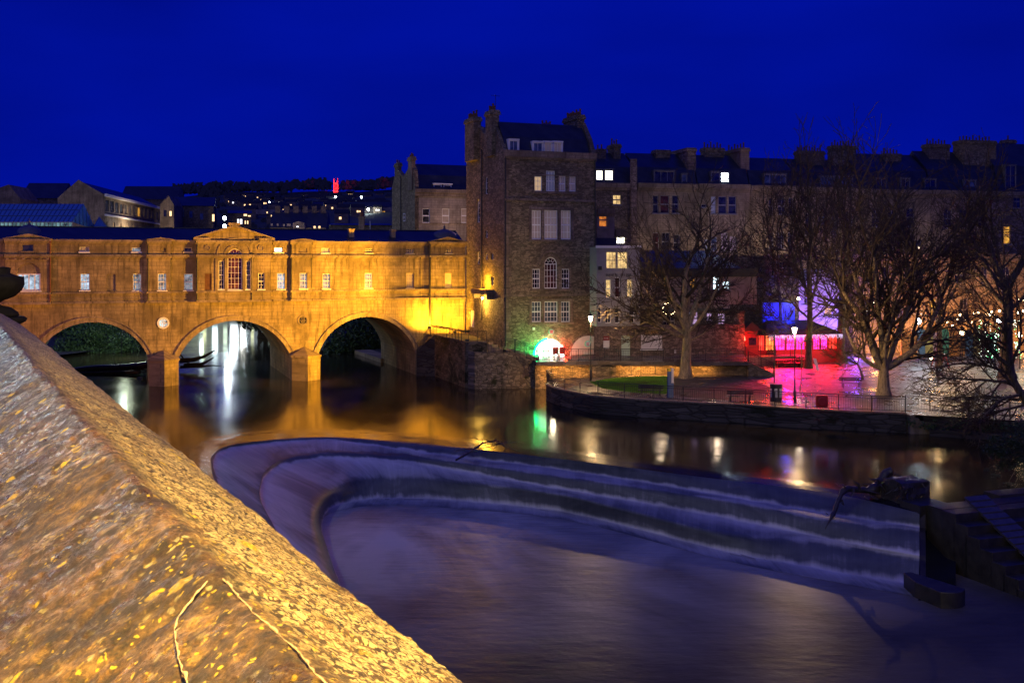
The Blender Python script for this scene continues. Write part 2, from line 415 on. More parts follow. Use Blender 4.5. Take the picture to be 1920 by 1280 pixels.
M['curtain_warm'] = curtain('backlit_warm_curtain', (.75, .52, .28), .75)
M['g_white'] = glow('window_lit_white', (1.0, .93, .72), 3.0)
M['g_cold'] = glow('window_lit_cold', (.75, .92, 1.0), 5.0, .8, 1.2, (.2, .3, .35))
M['g_shop'] = glow('shop_interior', (.62, .80, 1.0), 1.1, .9, 1.7, (.03, .03, .045))
M['g_shop_dim'] = glow('dim_shop_interior', (.6, .7, .85), .6, .9, 1.9, (.012, .012, .02))
M['g_amber'] = glow('window_lit_amber', (1.0, .48, .06), .9, .5, 1.2, (.6, .22, .02))
M['g_orange'] = glow('window_lit_orange', (1.0, .30, .04), .7, .5, 1.5, (.4, .08, .01))
M['g_rest'] = glow('restaurant_interior', (1.0, .66, .26), 1.5, 1.0, 1.6, (.10, .03, .01))
M['g_violet'] = glow('window_violet_party', (.85, .55, .95), .9, 1.0, 2.2, (.12, .03, .06))
M['g_fridge'] = glow('round_window_cold_light', (.55, .86, .95), 1.1, .3, 2)
M['lamp'] = glow('street_lamp_glass', (1.0, .82, .52), 30)
M['lamp_cold'] = glow('cold_lamp_glass', (.75, .9, 1.0), 45)
M['lamp_star'] = glow('floodlight_glass', (.85, .95, 1.0), 60)
M['bulb'] = glow('festoon_bulb', (1.0, .72, .38), 22)
M['far_win'] = glow('far_lit_window', (1.0, .62, .30), 2.2); M['far_win2'] = glow('far_lit_window_white', (.9, .92, 1.0), 2.6)
M['red_neon'] = glow('red_sign_light', (1.0, .04, .02), 30); M['arch_lit'] = glow('lit_arch_glass', (1.0, .97, .9), 4.0, .25, 1.5, (.7, .8, .7))
M['magenta'] = glow('magenta_lit_glazing', (1.0, .03, .38), 6.0, 1.0, 1.1, (.30, .0, .12))
M['redpanel'] = glow('red_lit_glazing', (1.0, .05, .03), 3.5, 1.0, 1.3, (.25, .0, .0))
M['orangepanel'] = glow('orange_lit_glazing', (1.0, .32, .06), 2.6, .8, 1.6, (.8, .03, .01))
M['icicle'] = glow('icicle_lights', (.75, .65, 1.0), 2.5, .7, 9, (.2, .0, .2))
# grounds
def ground_mats():
    t = NT('wet_paving'); c = t.coords(); n1 = t.noise(c, .35, 6, .65); n2 = t.noise(c, 6, 4, .7)
    g = t.ramp(n1, [(.35, (.050, .040, .034)), (.65, (.11, .085, .07))]); g = t.mix(.5, g, t.ramp(n2, [(.3, .5), (.7, 1.0)]), 'MULTIPLY')
    r = t.ramp(t.noise(c, .5, 8, .75), [(.40, .12), (.52, .5)])
    M['paving'] = t.out(g, r, t.bump(n2, .8, .05), .5)
    t = NT('park_lawn'); c = t.coords(); n1 = t.noise(c, .28, 6, .7); n2 = t.noise(c, 9, 5, .8)
    g = t.ramp(n1, [(.48, (.13, .28, .025)), (.66, (.11, .13, .03))]); g = t.mix(.7, g, t.ramp(n2, [(.3, .35), (.7, 1.1)]), 'MULTIPLY')
    M['lawn'] = t.out(g, .8, t.bump(n2, .8, .06), .2)
    t = NT('muddy_lawn'); c = t.coords(); n1 = t.noise(c, .45, 6, .7); n2 = t.noise(c, 7, 5, .8)
    g = t.ramp(n1, [(.42, (.055, .05, .02)), (.55, (.07, .05, .035))]); g = t.mix(.6, g, t.ramp(n2, [(.3, .4), (.7, 1.1)]), 'MULTIPLY')
    M['mud'] = t.out(g, t.ramp(t.noise(c, .5, 5), [(.56, .8), (.64, .12)]), t.bump(n2, .6, .05), .4)
    t = NT('riverside_path'); c = t.coords(); n2 = t.noise(c, 5, 4, .7)
    g = t.ramp(t.noise(c, .6, 5), [(.35, (.075, .06, .05)), (.65, (.14, .11, .095))]); g = t.mix(.5, g, t.ramp(n2, [(.3, .6), (.7, 1.0)]), 'MULTIPLY')
    M['path'] = t.out(g, t.ramp(t.noise(c, .4, 6), [(.42, .12), (.6, .5)]), t.bump(n2, .3, .02), .5)
    t = NT('bed'); M['bed'] = t.out((.02, .018, .014), .9)
    t = NT('asphalt'); c = t.coords(); M['asphalt'] = t.out(t.ramp(t.noise(c, 30, 3), [(.3, .03), (.7, .07)]), .5, None, .4)
    # still river: mirror smoothed by the long exposure
    t = NT('river_water'); c = t.coords()
    n1 = t.noise(t.scaled(c, (1.0, .25, 1)), 1.4, 3, .6); n2 = t.noise(t.scaled(c, (1, .5, 1)), .22, 3, .6)
    g = t.ramp(n2, [(.35, (.016, .013, .006)), (.65, (.030, .024, .010))])
    n = t.bump(n1, .10, .05); M['river'] = t.out(g, t.ramp(n2, [(.4, .10), (.62, .16)]), n, .5)
    t.b.inputs['IOR'].default_value = 1.33
    # water sliding over the crest
    t = NT('crest_water'); c = t.coords('flow'); n1 = t.noise(t.scaled(c, (.6, 3, 1)), 2, 3)
    M['crest'] = t.out((.008, .009, .012), .16, t.bump(n1, .08, .04), .6)
    # long exposure weir water: u along the crest, v = 0 lip, 1 foot of first fall, 2 lip, 3 foot, 4 lip, 5 foot, 6 pool
    t = NT('weir_flow_water'); c = t.coords('flow')
    sp = t.new('ShaderNodeSeparateXYZ'); t.link(c, sp.inputs[0])
    wv = t.noise(t.scaled(c, (.55, .25, 1)), 1.2, 4, .6)
    w1 = t.new('ShaderNodeMath', operation='MULTIPLY_ADD'); t.link(wv, w1.inputs[0]); w1.inputs[1].default_value = .62; w1.inputs[2].default_value = -.31
    vv = t.new('ShaderNodeMath', operation='ADD'); t.link(sp.outputs[1], vv.inputs[0]); t.link(w1.outputs[0], vv.inputs[1])
    v6 = t.new('ShaderNodeMath', operation='DIVIDE'); t.link(vv.outputs[0], v6.inputs[0]); v6.inputs[1].default_value = 6.0
    prof = t.ramp(v6.outputs[0], [(0, .04), (.135, .14), (.17, .95), (.23, .68), (.315, .52), (.35, .12), (.465, .18), (.50, 1.0), (.57, .72), (.65, .5), (.69, .10), (.795, .2), (.84, .95), (.90, .7), (1.0, .42)])  # foam bands, with lit treads and shaded fall faces painted into the colour
    st = t.noise(t.scaled(c, (1.5, .30, 1)), 1.3, 4, .65); st2 = t.noise(t.scaled(c, (7, .22, 1)), 1.3, 3, .6)
    sw = t.noise(t.scaled(c, (.16, .5, 1)), 1.3, 4, .55, .8)
    f = t.mix(.16, prof, t.ramp(st, [(.32, 0.0), (.68, 1)])); f = t.mix(.26, f, t.ramp(sw, [(.34, 0.0), (.64, 1)])); f = t.mix(.05, f, t.ramp(st2, [(.3, 0.0), (.7, 1)]))
    g = t.ramp(f, [(.08, (.025, .03, .038)), (.4, (.10, .105, .115)), (.85, (.54, .52, .53))])
    M['flow'] = t.out(g, .5, t.bump(st, .12, .05), .3)
    t = NT('pool_foam_water'); c = t.coords()
    n1 = t.noise(t.scaled(c, (.8, .45, 1)), .13, 5, .55, 1.6); n2 = t.noise(t.scaled(c, (.5, 3.5, 1)), 1.1, 4, .6)
    f = t.mix(.2, n1, n2)
    d = t.new('ShaderNodeVectorMath', operation='DISTANCE'); t.link(t.scaled(c, (.62, 1, 1)), d.inputs[0]); d.inputs[1].default_value = (-4, 64, -2.6)
    dm = t.new('ShaderNodeMapRange'); t.link(d.outputs['Value'], dm.inputs[0]); dm.inputs[1].default_value = 6; dm.inputs[2].default_value = 25
    foam = t.ramp(f, [(.36, (.12, .12, .13)), (.62, (.46, .45, .46))])
    dark = t.ramp(f, [(.36, (.022, .019, .018)), (.62, (.08, .07, .062))])
    g = t.mix(dm.outputs[0], foam, dark)                       # the foam thins out with the distance from the falls
    M['pool'] = t.out(g, .42, t.bump(n2, .10, .05, t.bump(t.noise(t.scaled(c, (.6, 1.2, 1)), .8, 4, .6), .25, .25)),.16)
ground_mats()
def coping_mat():
    t = NT('lichened_coping'); c = t.coords()
    n_big = t.noise(c, 2.6, 6, .65); n_mid = t.noise(c, 26, 7, .72); n_fine = t.noise(c, 150, 5, .8)
    g = t.ramp(n_mid, [(.38, (.016, .009, .004)), (.5, (.115, .062, .018)), (.66, (.33, .20, .06))])
    g = t.mix(.6, g, t.ramp(n_fine, [(.36, .15), (.64, 1.35)]), 'MULTIPLY')
    g = t.mix(t.ramp(t.noise(c, 4.5, 7, .75), [(.43, 0), (.58, .8)]), g, (.014, .009, .006))
    sep = t.new('ShaderNodeSeparateXYZ'); t.link(c, sep.inputs[0])
    side = t.new('ShaderNodeMapRange'); t.link(sep.outputs[0], side.inputs[0]); side.inputs[1].default_value = .35; side.inputs[2].default_value = .44
    wob = t.new('ShaderNodeMix', data_type='VECTOR'); wob.inputs[0].default_value = .022
    nz = t.new('ShaderNodeTexNoise'); nz.inputs['Scale'].default_value = 45; nz.inputs['Detail'].default_value = 4; t.link(c, nz.inputs[0])
    t.link(c, wob.inputs[4]); t.link(nz.outputs[1], wob.inputs[5])
    def spots(scale, thr, seed, colr, lo, hi, gate):
        nonlocal g
        v = t.new('ShaderNodeTexVoronoi', feature='F1'); v.inputs['Scale'].default_value = scale; v.inputs['Randomness'].default_value = 1
        mp = t.new('ShaderNodeMapping'); mp.inputs['Location'].default_value = (seed, seed*.7, seed*.3); t.link(wob.outputs[1], mp.inputs[0]); t.link(mp.outputs[0], v.inputs[0])
        b = t.new('ShaderNodeRGBToBW'); t.link(v.outputs['Color'], b.inputs[0])
        pick = t.ramp(b.outputs[0], [(thr, 0), (thr+.02, 1)])
        disc = t.ramp(v.outputs['Distance'], [(lo, 1), (hi, 0)])
        if gate is None: gate = t.ramp(t.noise(mp.outputs[0], 3.2, 5, .7), [(.44, 0), (.56, 1)])
        m = t.mix(1.0, pick, disc, 'MULTIPLY')
        if gate is not None: m = t.mix(1.0, m, gate, 'MULTIPLY')
        tex = t.mix(.75, colr, t.ramp(n_fine, [(.34, .25), (.62, 1.25)]), 'MULTIPLY')
        g = t.mix(m, g, tex); return m
    gr = t.mix(1.0, side.outputs[0], t.ramp(t.noise(c, 5, 6, .7), [(.36, .0), (.52, 1)]), 'MULTIPLY')
    m1 = spots(70, .30, 3, (.62, .50, .24), .44, .56, gr)      # cream lichen, mostly on the river side
    spots(150, .40, 11, (.58, .46, .22), .42, .56, gr)
    spots(15, .88, 31, (.50, .38, .012), .36, .46, None); m2 = spots(30, .80, 7, (.58, .42, .012), .38, .50, None)   # sulphur yellow lichen
    spots(120, .74, 17, (.46, .34, .02), .34, .50, None)
    spots(60, .78, 23, (.34, .31, .16), .34, .50, None)
    h = t.mix(.5, n_mid, n_fine)
    n = t.bump(n_mid, 1.0, .018); n = t.bump(n_fine, 1.0, .006, n); n = t.bump(m1, .5, .002, n)
    wet = t.mix(1.0, t.mix(1.0, t.ramp(side.outputs[0], [(0, 1), (.4, 0)]), t.ramp(n_big, [(.40, 0), (.50, 1)]), 'MULTIPLY'), t.ramp(n_mid, [(.46, 0), (.54, 1)]), 'MULTIPLY')
    r = t.ramp(wet, [(0, .6), (1, .26)])
    t.out(g, r, n, .6); return t.m
M['coping'] = coping_mat()
# ================================================================ SETTING: grounds and water
tag(MB().poly((-3500,-300,-4),(3500,-300,-4),(3500,4000,-4),(-3500,4000,-4)).build('ground', M['bed']), kind='structure')
tag(MB().poly((-60,-60,-2.6),(45,-60,-2.6),(45,72,-2.6),(-60,72,-2.6)).build('weir_pool_water', M['pool']), kind='structure')
def cat(P, n):
    out = []; k = len(P)
    for i in range(k-1):
        p0, p1, p2, p3 = P[max(i-1,0)], P[i], P[i+1], P[min(i+2,k-1)]
        for j in range(n):
            t = j/n
            out.append(.5*((2*p1)+(p2-p0)*t+(2*p0-5*p1+4*p2-p3)*t*t+(3*p1-p0-3*p2+p3)*t**3))
    out.append(P[-1]); return out
def curve(pts, z=None):
    return cat([W(p[0], p[1], z=(p[2] if len(p) > 2 else z)) for p in pts], 10)
C0 = curve([(407,938),(365,880),(355,852),(368,835),(400,819),(480,808),(620,803),(752,810),(830,817),(1060,843),(1340,877),(1551,909),(1724,940)], .0)
L0 = curve([(430,960),(405,911),(396,875),(398,853),(426,836),(505,825),(620,819),(752,828),(830,835),(1060,861),(1340,897),(1551,923),(1724,961)], -.1)
B1 = curve([(438,965,-.3),(414,915,-.3),(402,878,-.3),(404,856,-.3),(432,840,-.28),(508,830,-.25),(620,825,-.2),(752,840,-.35),(820,850,-.45),(1060,880,-.7),(1340,925,-.75),(1551,961,-.75),(1724,988,-.75)])
L1 = curve([(560,1090,-.6),(510,985,-.55),(487,939,-.5),(486,911,-.5),(500,878,-.5),(540,855,-.5),(620,845,-.5),(752,851,-.6),(815,861,-.65),(1060,895,-.8),(1340,936,-.85),(1551,975,-.85),(1724,996,-.85)])
B2 = curve([(566,1092,-.8),(514,987,-.8),(491,941,-.75),(490,912,-.75),(505,885,-.75),(545,867,-.75),(630,857,-.75),(752,864,-.85),(815,873,-1.0),(1060,917,-1.45),(1340,965,-1.6),(1551,1008,-1.6),(1724,1040,-1.6)])
L2 = curve([(640,1150,-1.6),(618,1080,-1.6),(590,1001,-1.55),(588,962,-1.5),(604,930,-1.5),(635,908,-1.5),(684,896,-1.5),(752,893,-1.5),(830,900,-1.55),(1060,930,-1.65),(1340,997,-1.8),(1551,1020,-1.8),(1724,1049,-1.8)])
B3 = curve([(660,1160),(636,1090),(606,1001),(608,968),(624,950),(650,941),(690,934),(752,932),(840,936),(1060,958),(1340,1027),(1551,1067),(1724,1097)], -2.58)
# upper river: a level sheet from the crest to far upstream
up = [tuple(p) for p in C0]
river = [(-15.5,56,0)]+up[1:]+[(24,54.5,0),(60,54.5,0),(60,118,0),(30,125,0),(-6,150,0),(-10,420,0),(-200,420,0),(-80,60,0)]
tag(MB().poly(*river).build('river', M['river']), kind='structure')
def loft(name, rows, mat, kind='structure', subdiv=6, bulge=None):
    m = MB(); m.uv = []
    n = len(rows[0]); s = [0]
    for i in range(1, n): s.append(s[-1]+(rows[0][i]-rows[0][i-1]).length)
    grid = []; v = 0
    for k in range(len(rows)-1):
        for j in range(subdiv if k < len(rows)-2 else subdiv+1):
            t = j/subdiv; row = []
            for i in range(n):
                p = rows[k][i].lerp(rows[k+1][i], t)
                if bulge: p = p+Vector((0,0,bulge*math.sin(math.pi*t)))
                w = noise.noise(Vector((p.x*1.1, p.y*1.1, k*3.1)))*.035*math.sin(math.pi*t)
                row.append(p+Vector((0,0,w)))
            grid.append(row)
    for j, row in enumerate(grid):
        for i, p in enumerate(row): m.v.append(tuple(p)); m.uv.append((s[i], 2.0*j/(len(grid)-1)))
    for j in range(len(grid)-1):
        for i in range(n-1): m.f.append((j*n+i, j*n+i+1, (j+1)*n+i+1, (j+1)*n+i))
    return tag(m.build(name, mat, smooth=True), kind=kind)
loft('weir_crest_water', [C0, [a.lerp(b,.45)+Vector((0,0,.03)) for a,b in zip(C0,L0)], L0], M['crest'])
B4 = [Vector((p.x, p.y-2.2, -2.585)) for p in B3]
def flow_sheet():
    """one continuous sheet of water over the three shelves, rounded where it breaks and where it lands"""
    rows = [L0, B1, L1, B2, L2, B3, B4]; n = len(L0); m = MB(); m.uv = []; K = 7
    s = [0]
    for i in range(1, n): s.append(s[-1]+(L0[i]-L0[i-1]).length)
    G = []
    for i in range(n):
        P = [r[i] for r in rows]; pts = []
        for k in range(6):
            p0, p1, p2, p3 = P[max(k-1,0)], P[k], P[k+1], P[min(k+2,6)]
            for j in range(K):
                t = j/K; a = p1.lerp(p2, t)
                c = .5*((2*p1)+(p2-p0)*t+(2*p0-5*p1+4*p2-p3)*t*t+(3*p1-p0-3*p2+p3)*t**3)
                q = a.lerp(c, .30); bump_ = .07 if k % 2 == 0 else .03
                q.z += bump_*math.sin(math.pi*t)+.05*noise.noise(Vector((q.x*.9, q.y*.9, k*3.1)))*min(1, k+t)
                if q.z < -2.60: q.z = -2.60+.02*(q.z+2.6)
                pts.append((q, k+t))
        pts.append((P[6], 6.0)); G.append(pts)
    w = len(G[0])
    for i in range(n):
        for q, v in G[i]: m.v.append(tuple(q)); m.uv.append((s[i], v))
    for i in range(n-1):
        for j in range(w-1): m.f.append((i*w+j, i*w+j+1, (i+1)*w+j+1, (i+1)*w+j))
    return tag(m.build('weir_falling_water', M['flow'], smooth=True), kind='structure')
flow_sheet()
ch = []
for py, z, w in ((944,-.12,0),(965,-.5,.1),(1000,-1.15,.2),(1045,-1.85,.25),(1085,-2.35,.2),(1125,-2.59,0)):
    a = W(1722, py, z=z); b = W(1792, py-6, z=z); ch.append([a.lerp(b, t)-Vector((0,0,w*math.sin(math.pi*t))) for t in [i/12 for i in range(13)]])
loft('side_chute_water', ch, M['crest'])
em = MB()
for a, b, c in ((L0, B1, .0), (B1, L1, 0), (L1, B2, 0), (B2, L2, 0), (L2, B3, 0)):
    p, q = a[-1], b[-1]
    em.poly((p.x+.02,p.y,p.z-.01),(q.x+.02,q.y,q.z-.01),(q.x+.02,q.y,-2.7),(p.x+.02,p.y,-2.7))
    em.poly((p.x+.3,p.y,p.z-.05),(q.x+.3,q.y,q.z-.05),(q.x+.3,q.y,-2.7),(p.x+.3,p.y,-2.7))
    em.poly((p.x+.02,p.y,p.z-.01),(q.x+.02,q.y,q.z-.01),(q.x+.3,q.y,q.z-.05),(p.x+.3,p.y,p.z-.05))
tag(em.build('weir_end_wall', M['concrete']), 'stepped stone cheek wall closing the weir shelves beside the side chute', 'wall')
# road behind the camera's parapet, riverside walk below
D = Vector((-.469, .883, 0)); N = Vector((.883, .469, 0))
def par(s, t, z): p = D*s+N*t; return (p.x, p.y, z)
tag(MB().poly(par(-40,-.3,11.32),par(-40,-30,11.32),par(75,-30,11.32),par(75,-.3,11.32)).build('road', M['asphalt']), kind='structure')
# ---------------------------------------------------------------- foreground parapet
pp = thing('parapet_wall', 'pitched stone coping wall crusted with yellow and cream lichen in the foreground', 'wall', (0,0,0), math.atan2(.469, .883))
# local x = across (to the river), local y = along
rc, re = .344, .752
m = MB(); nS = 300; nA = 120
ys = []; y = -3.0
while y < 13.4: ys.append(y); y += (.02 if y < .9 else .008) + max(0, y-1.5)*.010
prof = []
for k in range(nA+1):
    a = k/nA; x = -.064+(re+.064)*a
    d = abs(x-rc); z = 12.05-(math.sqrt(d*d+.0002)-.014)*.62
    prof.append((x, z))
for y in ys:
    for x, z in prof:
        v = Vector((x, y, z)); pit = noise.noise(v*62); ds = .006*noise.noise(v*9)+.005*noise.noise(v*3.3)+.0055*noise.noise(v*27)+.0034*noise.noise(v*70)-.012*max(0, pit-.28)+.012*noise.noise(Vector((x*.4, y*.9, 5)))
        j = 0
        for jy in (1.54, 3.05, 4.9, 6.9, 9.1, 11.5):      # joints between the coping stones
            q = abs(y+.25*math.sin(x*3)*.1-jy); j -= .010*math.exp(-(q/.012)**2)
        m.v.append((x, y, z+ds+j))
n = nA+1
for i in range(len(ys)-1):
    for k in range(nA): m.f.append((i*n+k, i*n+k+1, (i+1)*n+k+1, (i+1)*n+k))
cop = m.build('coping', M['coping'], pp, smooth=True)
m = MB(); zr = prof[-1][1]; zl = prof[0][1]
m.box(re-.10, re-.004, ys[0], ys[-1], zr-.16, zr-.015); m.box(-.06, .04, ys[0], ys[-1], zl-.16, zl-.015)
m.box(.04, re-.10, ys[0], ys[-1], 11.0, zl-.02)
m.box(.0, re-.14, ys[-1], 75, 11.0, 11.85)
m.build('coping_edge', M['coping'], pp)
MB().box(.02, re-.12, -30, 75, -3, 11.0).build('wall', M['rubble_dark'], pp)
m = MB()        # pale mortar beads along the joint
def zc(x, y): return 12.05-(math.sqrt((x-rc)**2+.0016)-.04)*.615
def bead(fn, x0, x1, n, r):
    pts = []; rr = []
    for i in range(n+1):
        x = x0+(x1-x0)*i/n; y = fn(x); q = noise.noise(Vector((x*60, 3.1, y)))
        pts.append((x, y+.010*q, zc(x, 0)+.002+.002*q)); rr.append(r*(1+.7*noise.noise(Vector((x*90, 9, 0)))))
    m.tube(pts, rr, 6)
for P_, r in (([(.249,1.25),(.252,1.33),(.268,1.45),(.30,1.50),(.344,1.545),(.349,1.44),(.352,1.34),(.362,1.22),(.360,1.12),(.372,1.0),(.37,.85)], .0015),):
    C_ = cat([Vector((a, b, 0)) for a, b in P_], 14); pts = []; rr = []
    for q in C_:
        w = noise.noise(Vector((q.x*70, q.y*70, 2))); x = q.x+.003*w; y = q.y+.004*noise.noise(Vector((q.x*60, q.y*60, 8)))
        pts.append((x, y, zc(x, y)+.0008+.001*w)); rr.append(r*max(.25, 1+1.6*w+.6*noise.noise(Vector((q.x*200,q.y*200,1)))))
    m.tube(pts, rr, 6)
m.build('mortar_bead', plain('pale_mortar', (.28, .20, .13), .9, .2, var=.5, scale=90), pp, smooth=True)
# stone urn standing on the parapet at the end of this run
ur = thing('stone_urn', 'dark stone urn silhouetted on the far end of the lichened parapet', 'urn', (W(-25, 600, Z=12.6).x, 12.6, 0))
k = 12.6/F; zf = lambda py: H-(py-HY)*k
MB().lathe([(.20,zf(500)),(42*k,zf(502)),(40*k,zf(512)),(52*k,zf(517)),(64*k,zf(519)),(65*k,zf(534)),(60*k,zf(545)),(48*k,zf(556)),(30*k,zf(563)),(22*k,zf(568)),(24*k,zf(572)),(42*k,zf(577)),(54*k,zf(586)),(56*k,zf(592)),(.05,zf(593))][::-1], n=32).build('bowl', M['urn'], ur, smooth=True)
MB().lathe([(64*k,zf(594)),(70*k,zf(598)),(66*k,zf(604)),(58*k,zf(608)),(54*k,zf(625)),(54*k,zf(760))][::-1], n=4*8).build('pedestal', M['urn'], ur, smooth=True)
# ================================================================ BRIDGE
A = 20.1
c_ = 1/114/1.0761
B = Face(960, 1/c_, A)
DB = 16.8
br = B.empty('stone_bridge', 'three arched stone bridge lined with shops, lit golden by floodlights', 'bridge')
zs_low, zs_sill, z_corn, z_eave = 8.45, 9.56, 13.17, 14.6
xL, xR = B.X(-60), B.X(872)
arches = []
for (pl, pr, pa, ys_, ya) in ((62,280,172,676,604), (333,545,436,669,601), (596,779,687,661,594)):
    x0 = B.X(pl); x1 = B.X(pr); zs0 = B.Zat(pr, ys_); za = B.Zat(pa, ya)
    h = za-zs0; w = (x1-x0)/2; r = (h*h+w*w)/(2*h); cx = (x0+x1)/2; cz = za-r
    arches.append((x0, x1, cx, cz, r, zs0))
def arch_pts(a, dr=0, n=40, ext=0):
    x0, x1, cx, cz, r, zs0 = a; th = math.asin(min(1, (x1-x0)/2/r))
    return [(cx+(r+dr)*math.sin(-th+2*th*k/n), cz+(r+dr)*math.cos(-th+2*th*k/n)) for k in range(n+1)]
wm = MB()
# spandrel wall under the shops
x = xL
for a in arches:
    P = arch_pts(a)
    wm.poly((x,0,-2),(a[0],0,-2),(a[0],0,zs_low),(x,0,zs_low))
    for k in range(len(P)-1):
        wm.poly((P[k][0],0,P[k][1]),(P[k+1][0],0,P[k+1][1]),(P[k+1][0],0,zs_low),(P[k][0],0,zs_low))
        wm.poly((P[k][0],0,P[k][1]),(P[k+1][0],0,P[k+1][1]),(P[k+1][0],DB,P[k+1][1]),(P[k][0],DB,P[k][1]))
    for xx in (a[0], a[1]): wm.poly((xx,0,-2),(xx,DB,-2),(xx,DB,a[5]),(xx,0,a[5]))
    x = a[1]
wm.poly((x,0,-2),(xR,0,-2),(xR,0,zs_low),(x,0,zs_low))
x = xL
for a in arches:   # upstream side
    P = arch_pts(a)
    wm.poly((x,DB,-2),(a[0],DB,-2),(a[0],DB,zs_low),(x,DB,zs_low))
    for k in range(len(P)-1): wm.poly((P[k][0],DB,P[k][1]),(P[k+1][0],DB,P[k+1][1]),(P[k+1][0],DB,zs_low),(P[k][0],DB,zs_low))
    x = a[1]
wm.poly((x,DB,-2),(xR,DB,-2),(xR,DB,zs_low),(x,DB,zs_low))
wm.build('arch_wall', M['bath'], br)
for a in arches:
    m = MB(); P = arch_pts(a, 0.0, 40); Q = arch_pts(a, .42, 40); Q2 = arch_pts(a, .56, 40)
    for k in range(40):
        m.add([(P[k][0],-.09,P[k][1]),(P[k+1][0],-.09,P[k+1][1]),(Q[k+1][0],-.09,Q[k+1][1]),(Q[k][0],-.09,Q[k][1]),
               (P[k][0],.0,P[k][1]),(P[k+1][0],.0,P[k+1][1]),(Q[k+1][0],-.02,Q[k+1][1]),(Q[k][0],-.02,Q[k][1])], [(0,1,2,3),(0,4,5,1),(3,2,6,7)])
        m.add([(Q[k][0],-.19,Q[k][1]),(Q[k+1][0],-.19,Q[k+1][1]),(Q2[k+1][0],-.19,Q2[k+1][1]),(Q2[k][0],-.19,Q2[k][1]),
               (Q[k][0],.0,Q[k][1]),(Q[k+1][0],.0,Q[k+1][1]),(Q2[k+1][0],.0,Q2[k+1][1]),(Q2[k][0],.0,Q2[k][1])], [(0,1,2,3),(0,4,5,1),(3,2,6,7)])
    m.build('arch_ring', M['bath_trim'], br)
# piers with pointed cutwaters
for a, b in ((arches[0], arches[1]), (arches[1], arches[2])):
    x0, x1 = a[1]-.05, b[0]+.05; xm = (x0+x1)/2; zt = a[5]+.05
    m = MB(); base = [(x0,.02),(x0,-1.2),(xm,-2.3),(x1,-1.2),(x1,.02)]
    m.prism_z(base, -2.2, zt); b2 = [(x0-.12,.02),(x0-.12,-1.27),(xm,-2.45),(x1+.12,-1.27),(x1+.12,.02)]
    m.prism_z(b2, zt, zt+.18)
    top = (xm, -.02, zt+1.0)
    for k in range(4): m.poly((b2[k][0],b2[k][1],zt+.18),(b2[k+1][0],b2[k+1][1],zt+.18), top)
    m.build('cutwater', M['bath'], br)
# shop storey: bays step forward from the wall
bays = [(-60,10,-.0,14.6),(10,94,-.55,14.6),(94,277,0,14.6),(277,320,-.35,14.6),(320,369,0,14.6),(369,508,-.60,14.6),(508,546,0,14.6),(546,583,-.35,14.6),(583,806,0,14.6),(806,872,-.55,14.6)]
G = M['glass']; fr = M['white_paint']
wins = [ # px rect, cols, rows, pane, frame, arch
 (149,463,167,472,3,1,'blind','w'),(247,464,264,472,3,1,'g_shop_dim','w'),(345,464,360,472,2,1,'glass','c'),(41,458,63,471,1,1,'glass','s'),
 (514,464,530,473,2,1,'g_white','w'),(603,465,618,474,2,1,'curtain_pink','w'),(685,466,699,474,4,2,'glass','c'),(761,467,776,475,4,2,'glass','c'),(835,467,848,475,4,2,'glass','c'),
 (150.5,513,168,544,3,4,'g_shop','w'),(249,513,265,545,3,4,'g_shop_dim','w'),(296,513,312,544,3,4,'g_shop_dim','w'),(345,513,362,544,3,4,'g_shop_dim','w'),
 (384,513,397,544,1,1,'brown','n'),(200,514,217,545,1,1,'stone','n'),
 (484,512,496,542,2,4,'glass','w'),(519.5,512,534.5,542,3,4,'g_shop','w'),(562,512,576,541,3,4,'g_shop_dim','w'),(605,513,619,541,3,4,'g_shop_dim','w'),(684,512,698,540,3,4,'g_shop_dim','w'),
 (762,512,776,540,3,4,'blind','c'),(834,512,847,540,1,1,'cream','n'),
 (303,465,311,473,1,1,'stone','n'),(560,465,576,473,1,1,'stone','n'),
 (410,489,420,542,2,6,'glass','w'),(427,466.5,454,543,4,6,'glass_red','w','arch'),(461,489,470,542,2,6,'glass','w')]
MM = {'brown': plain('brown_boards', (.13,.06,.03), .7, .2), 'stone': M['bath_trim'], 'cream': M['cream_paint']}
def at_bay(p):
    for l, r, d, _ in bays:
        if l <= p < r: return d
    return 0
zones = []
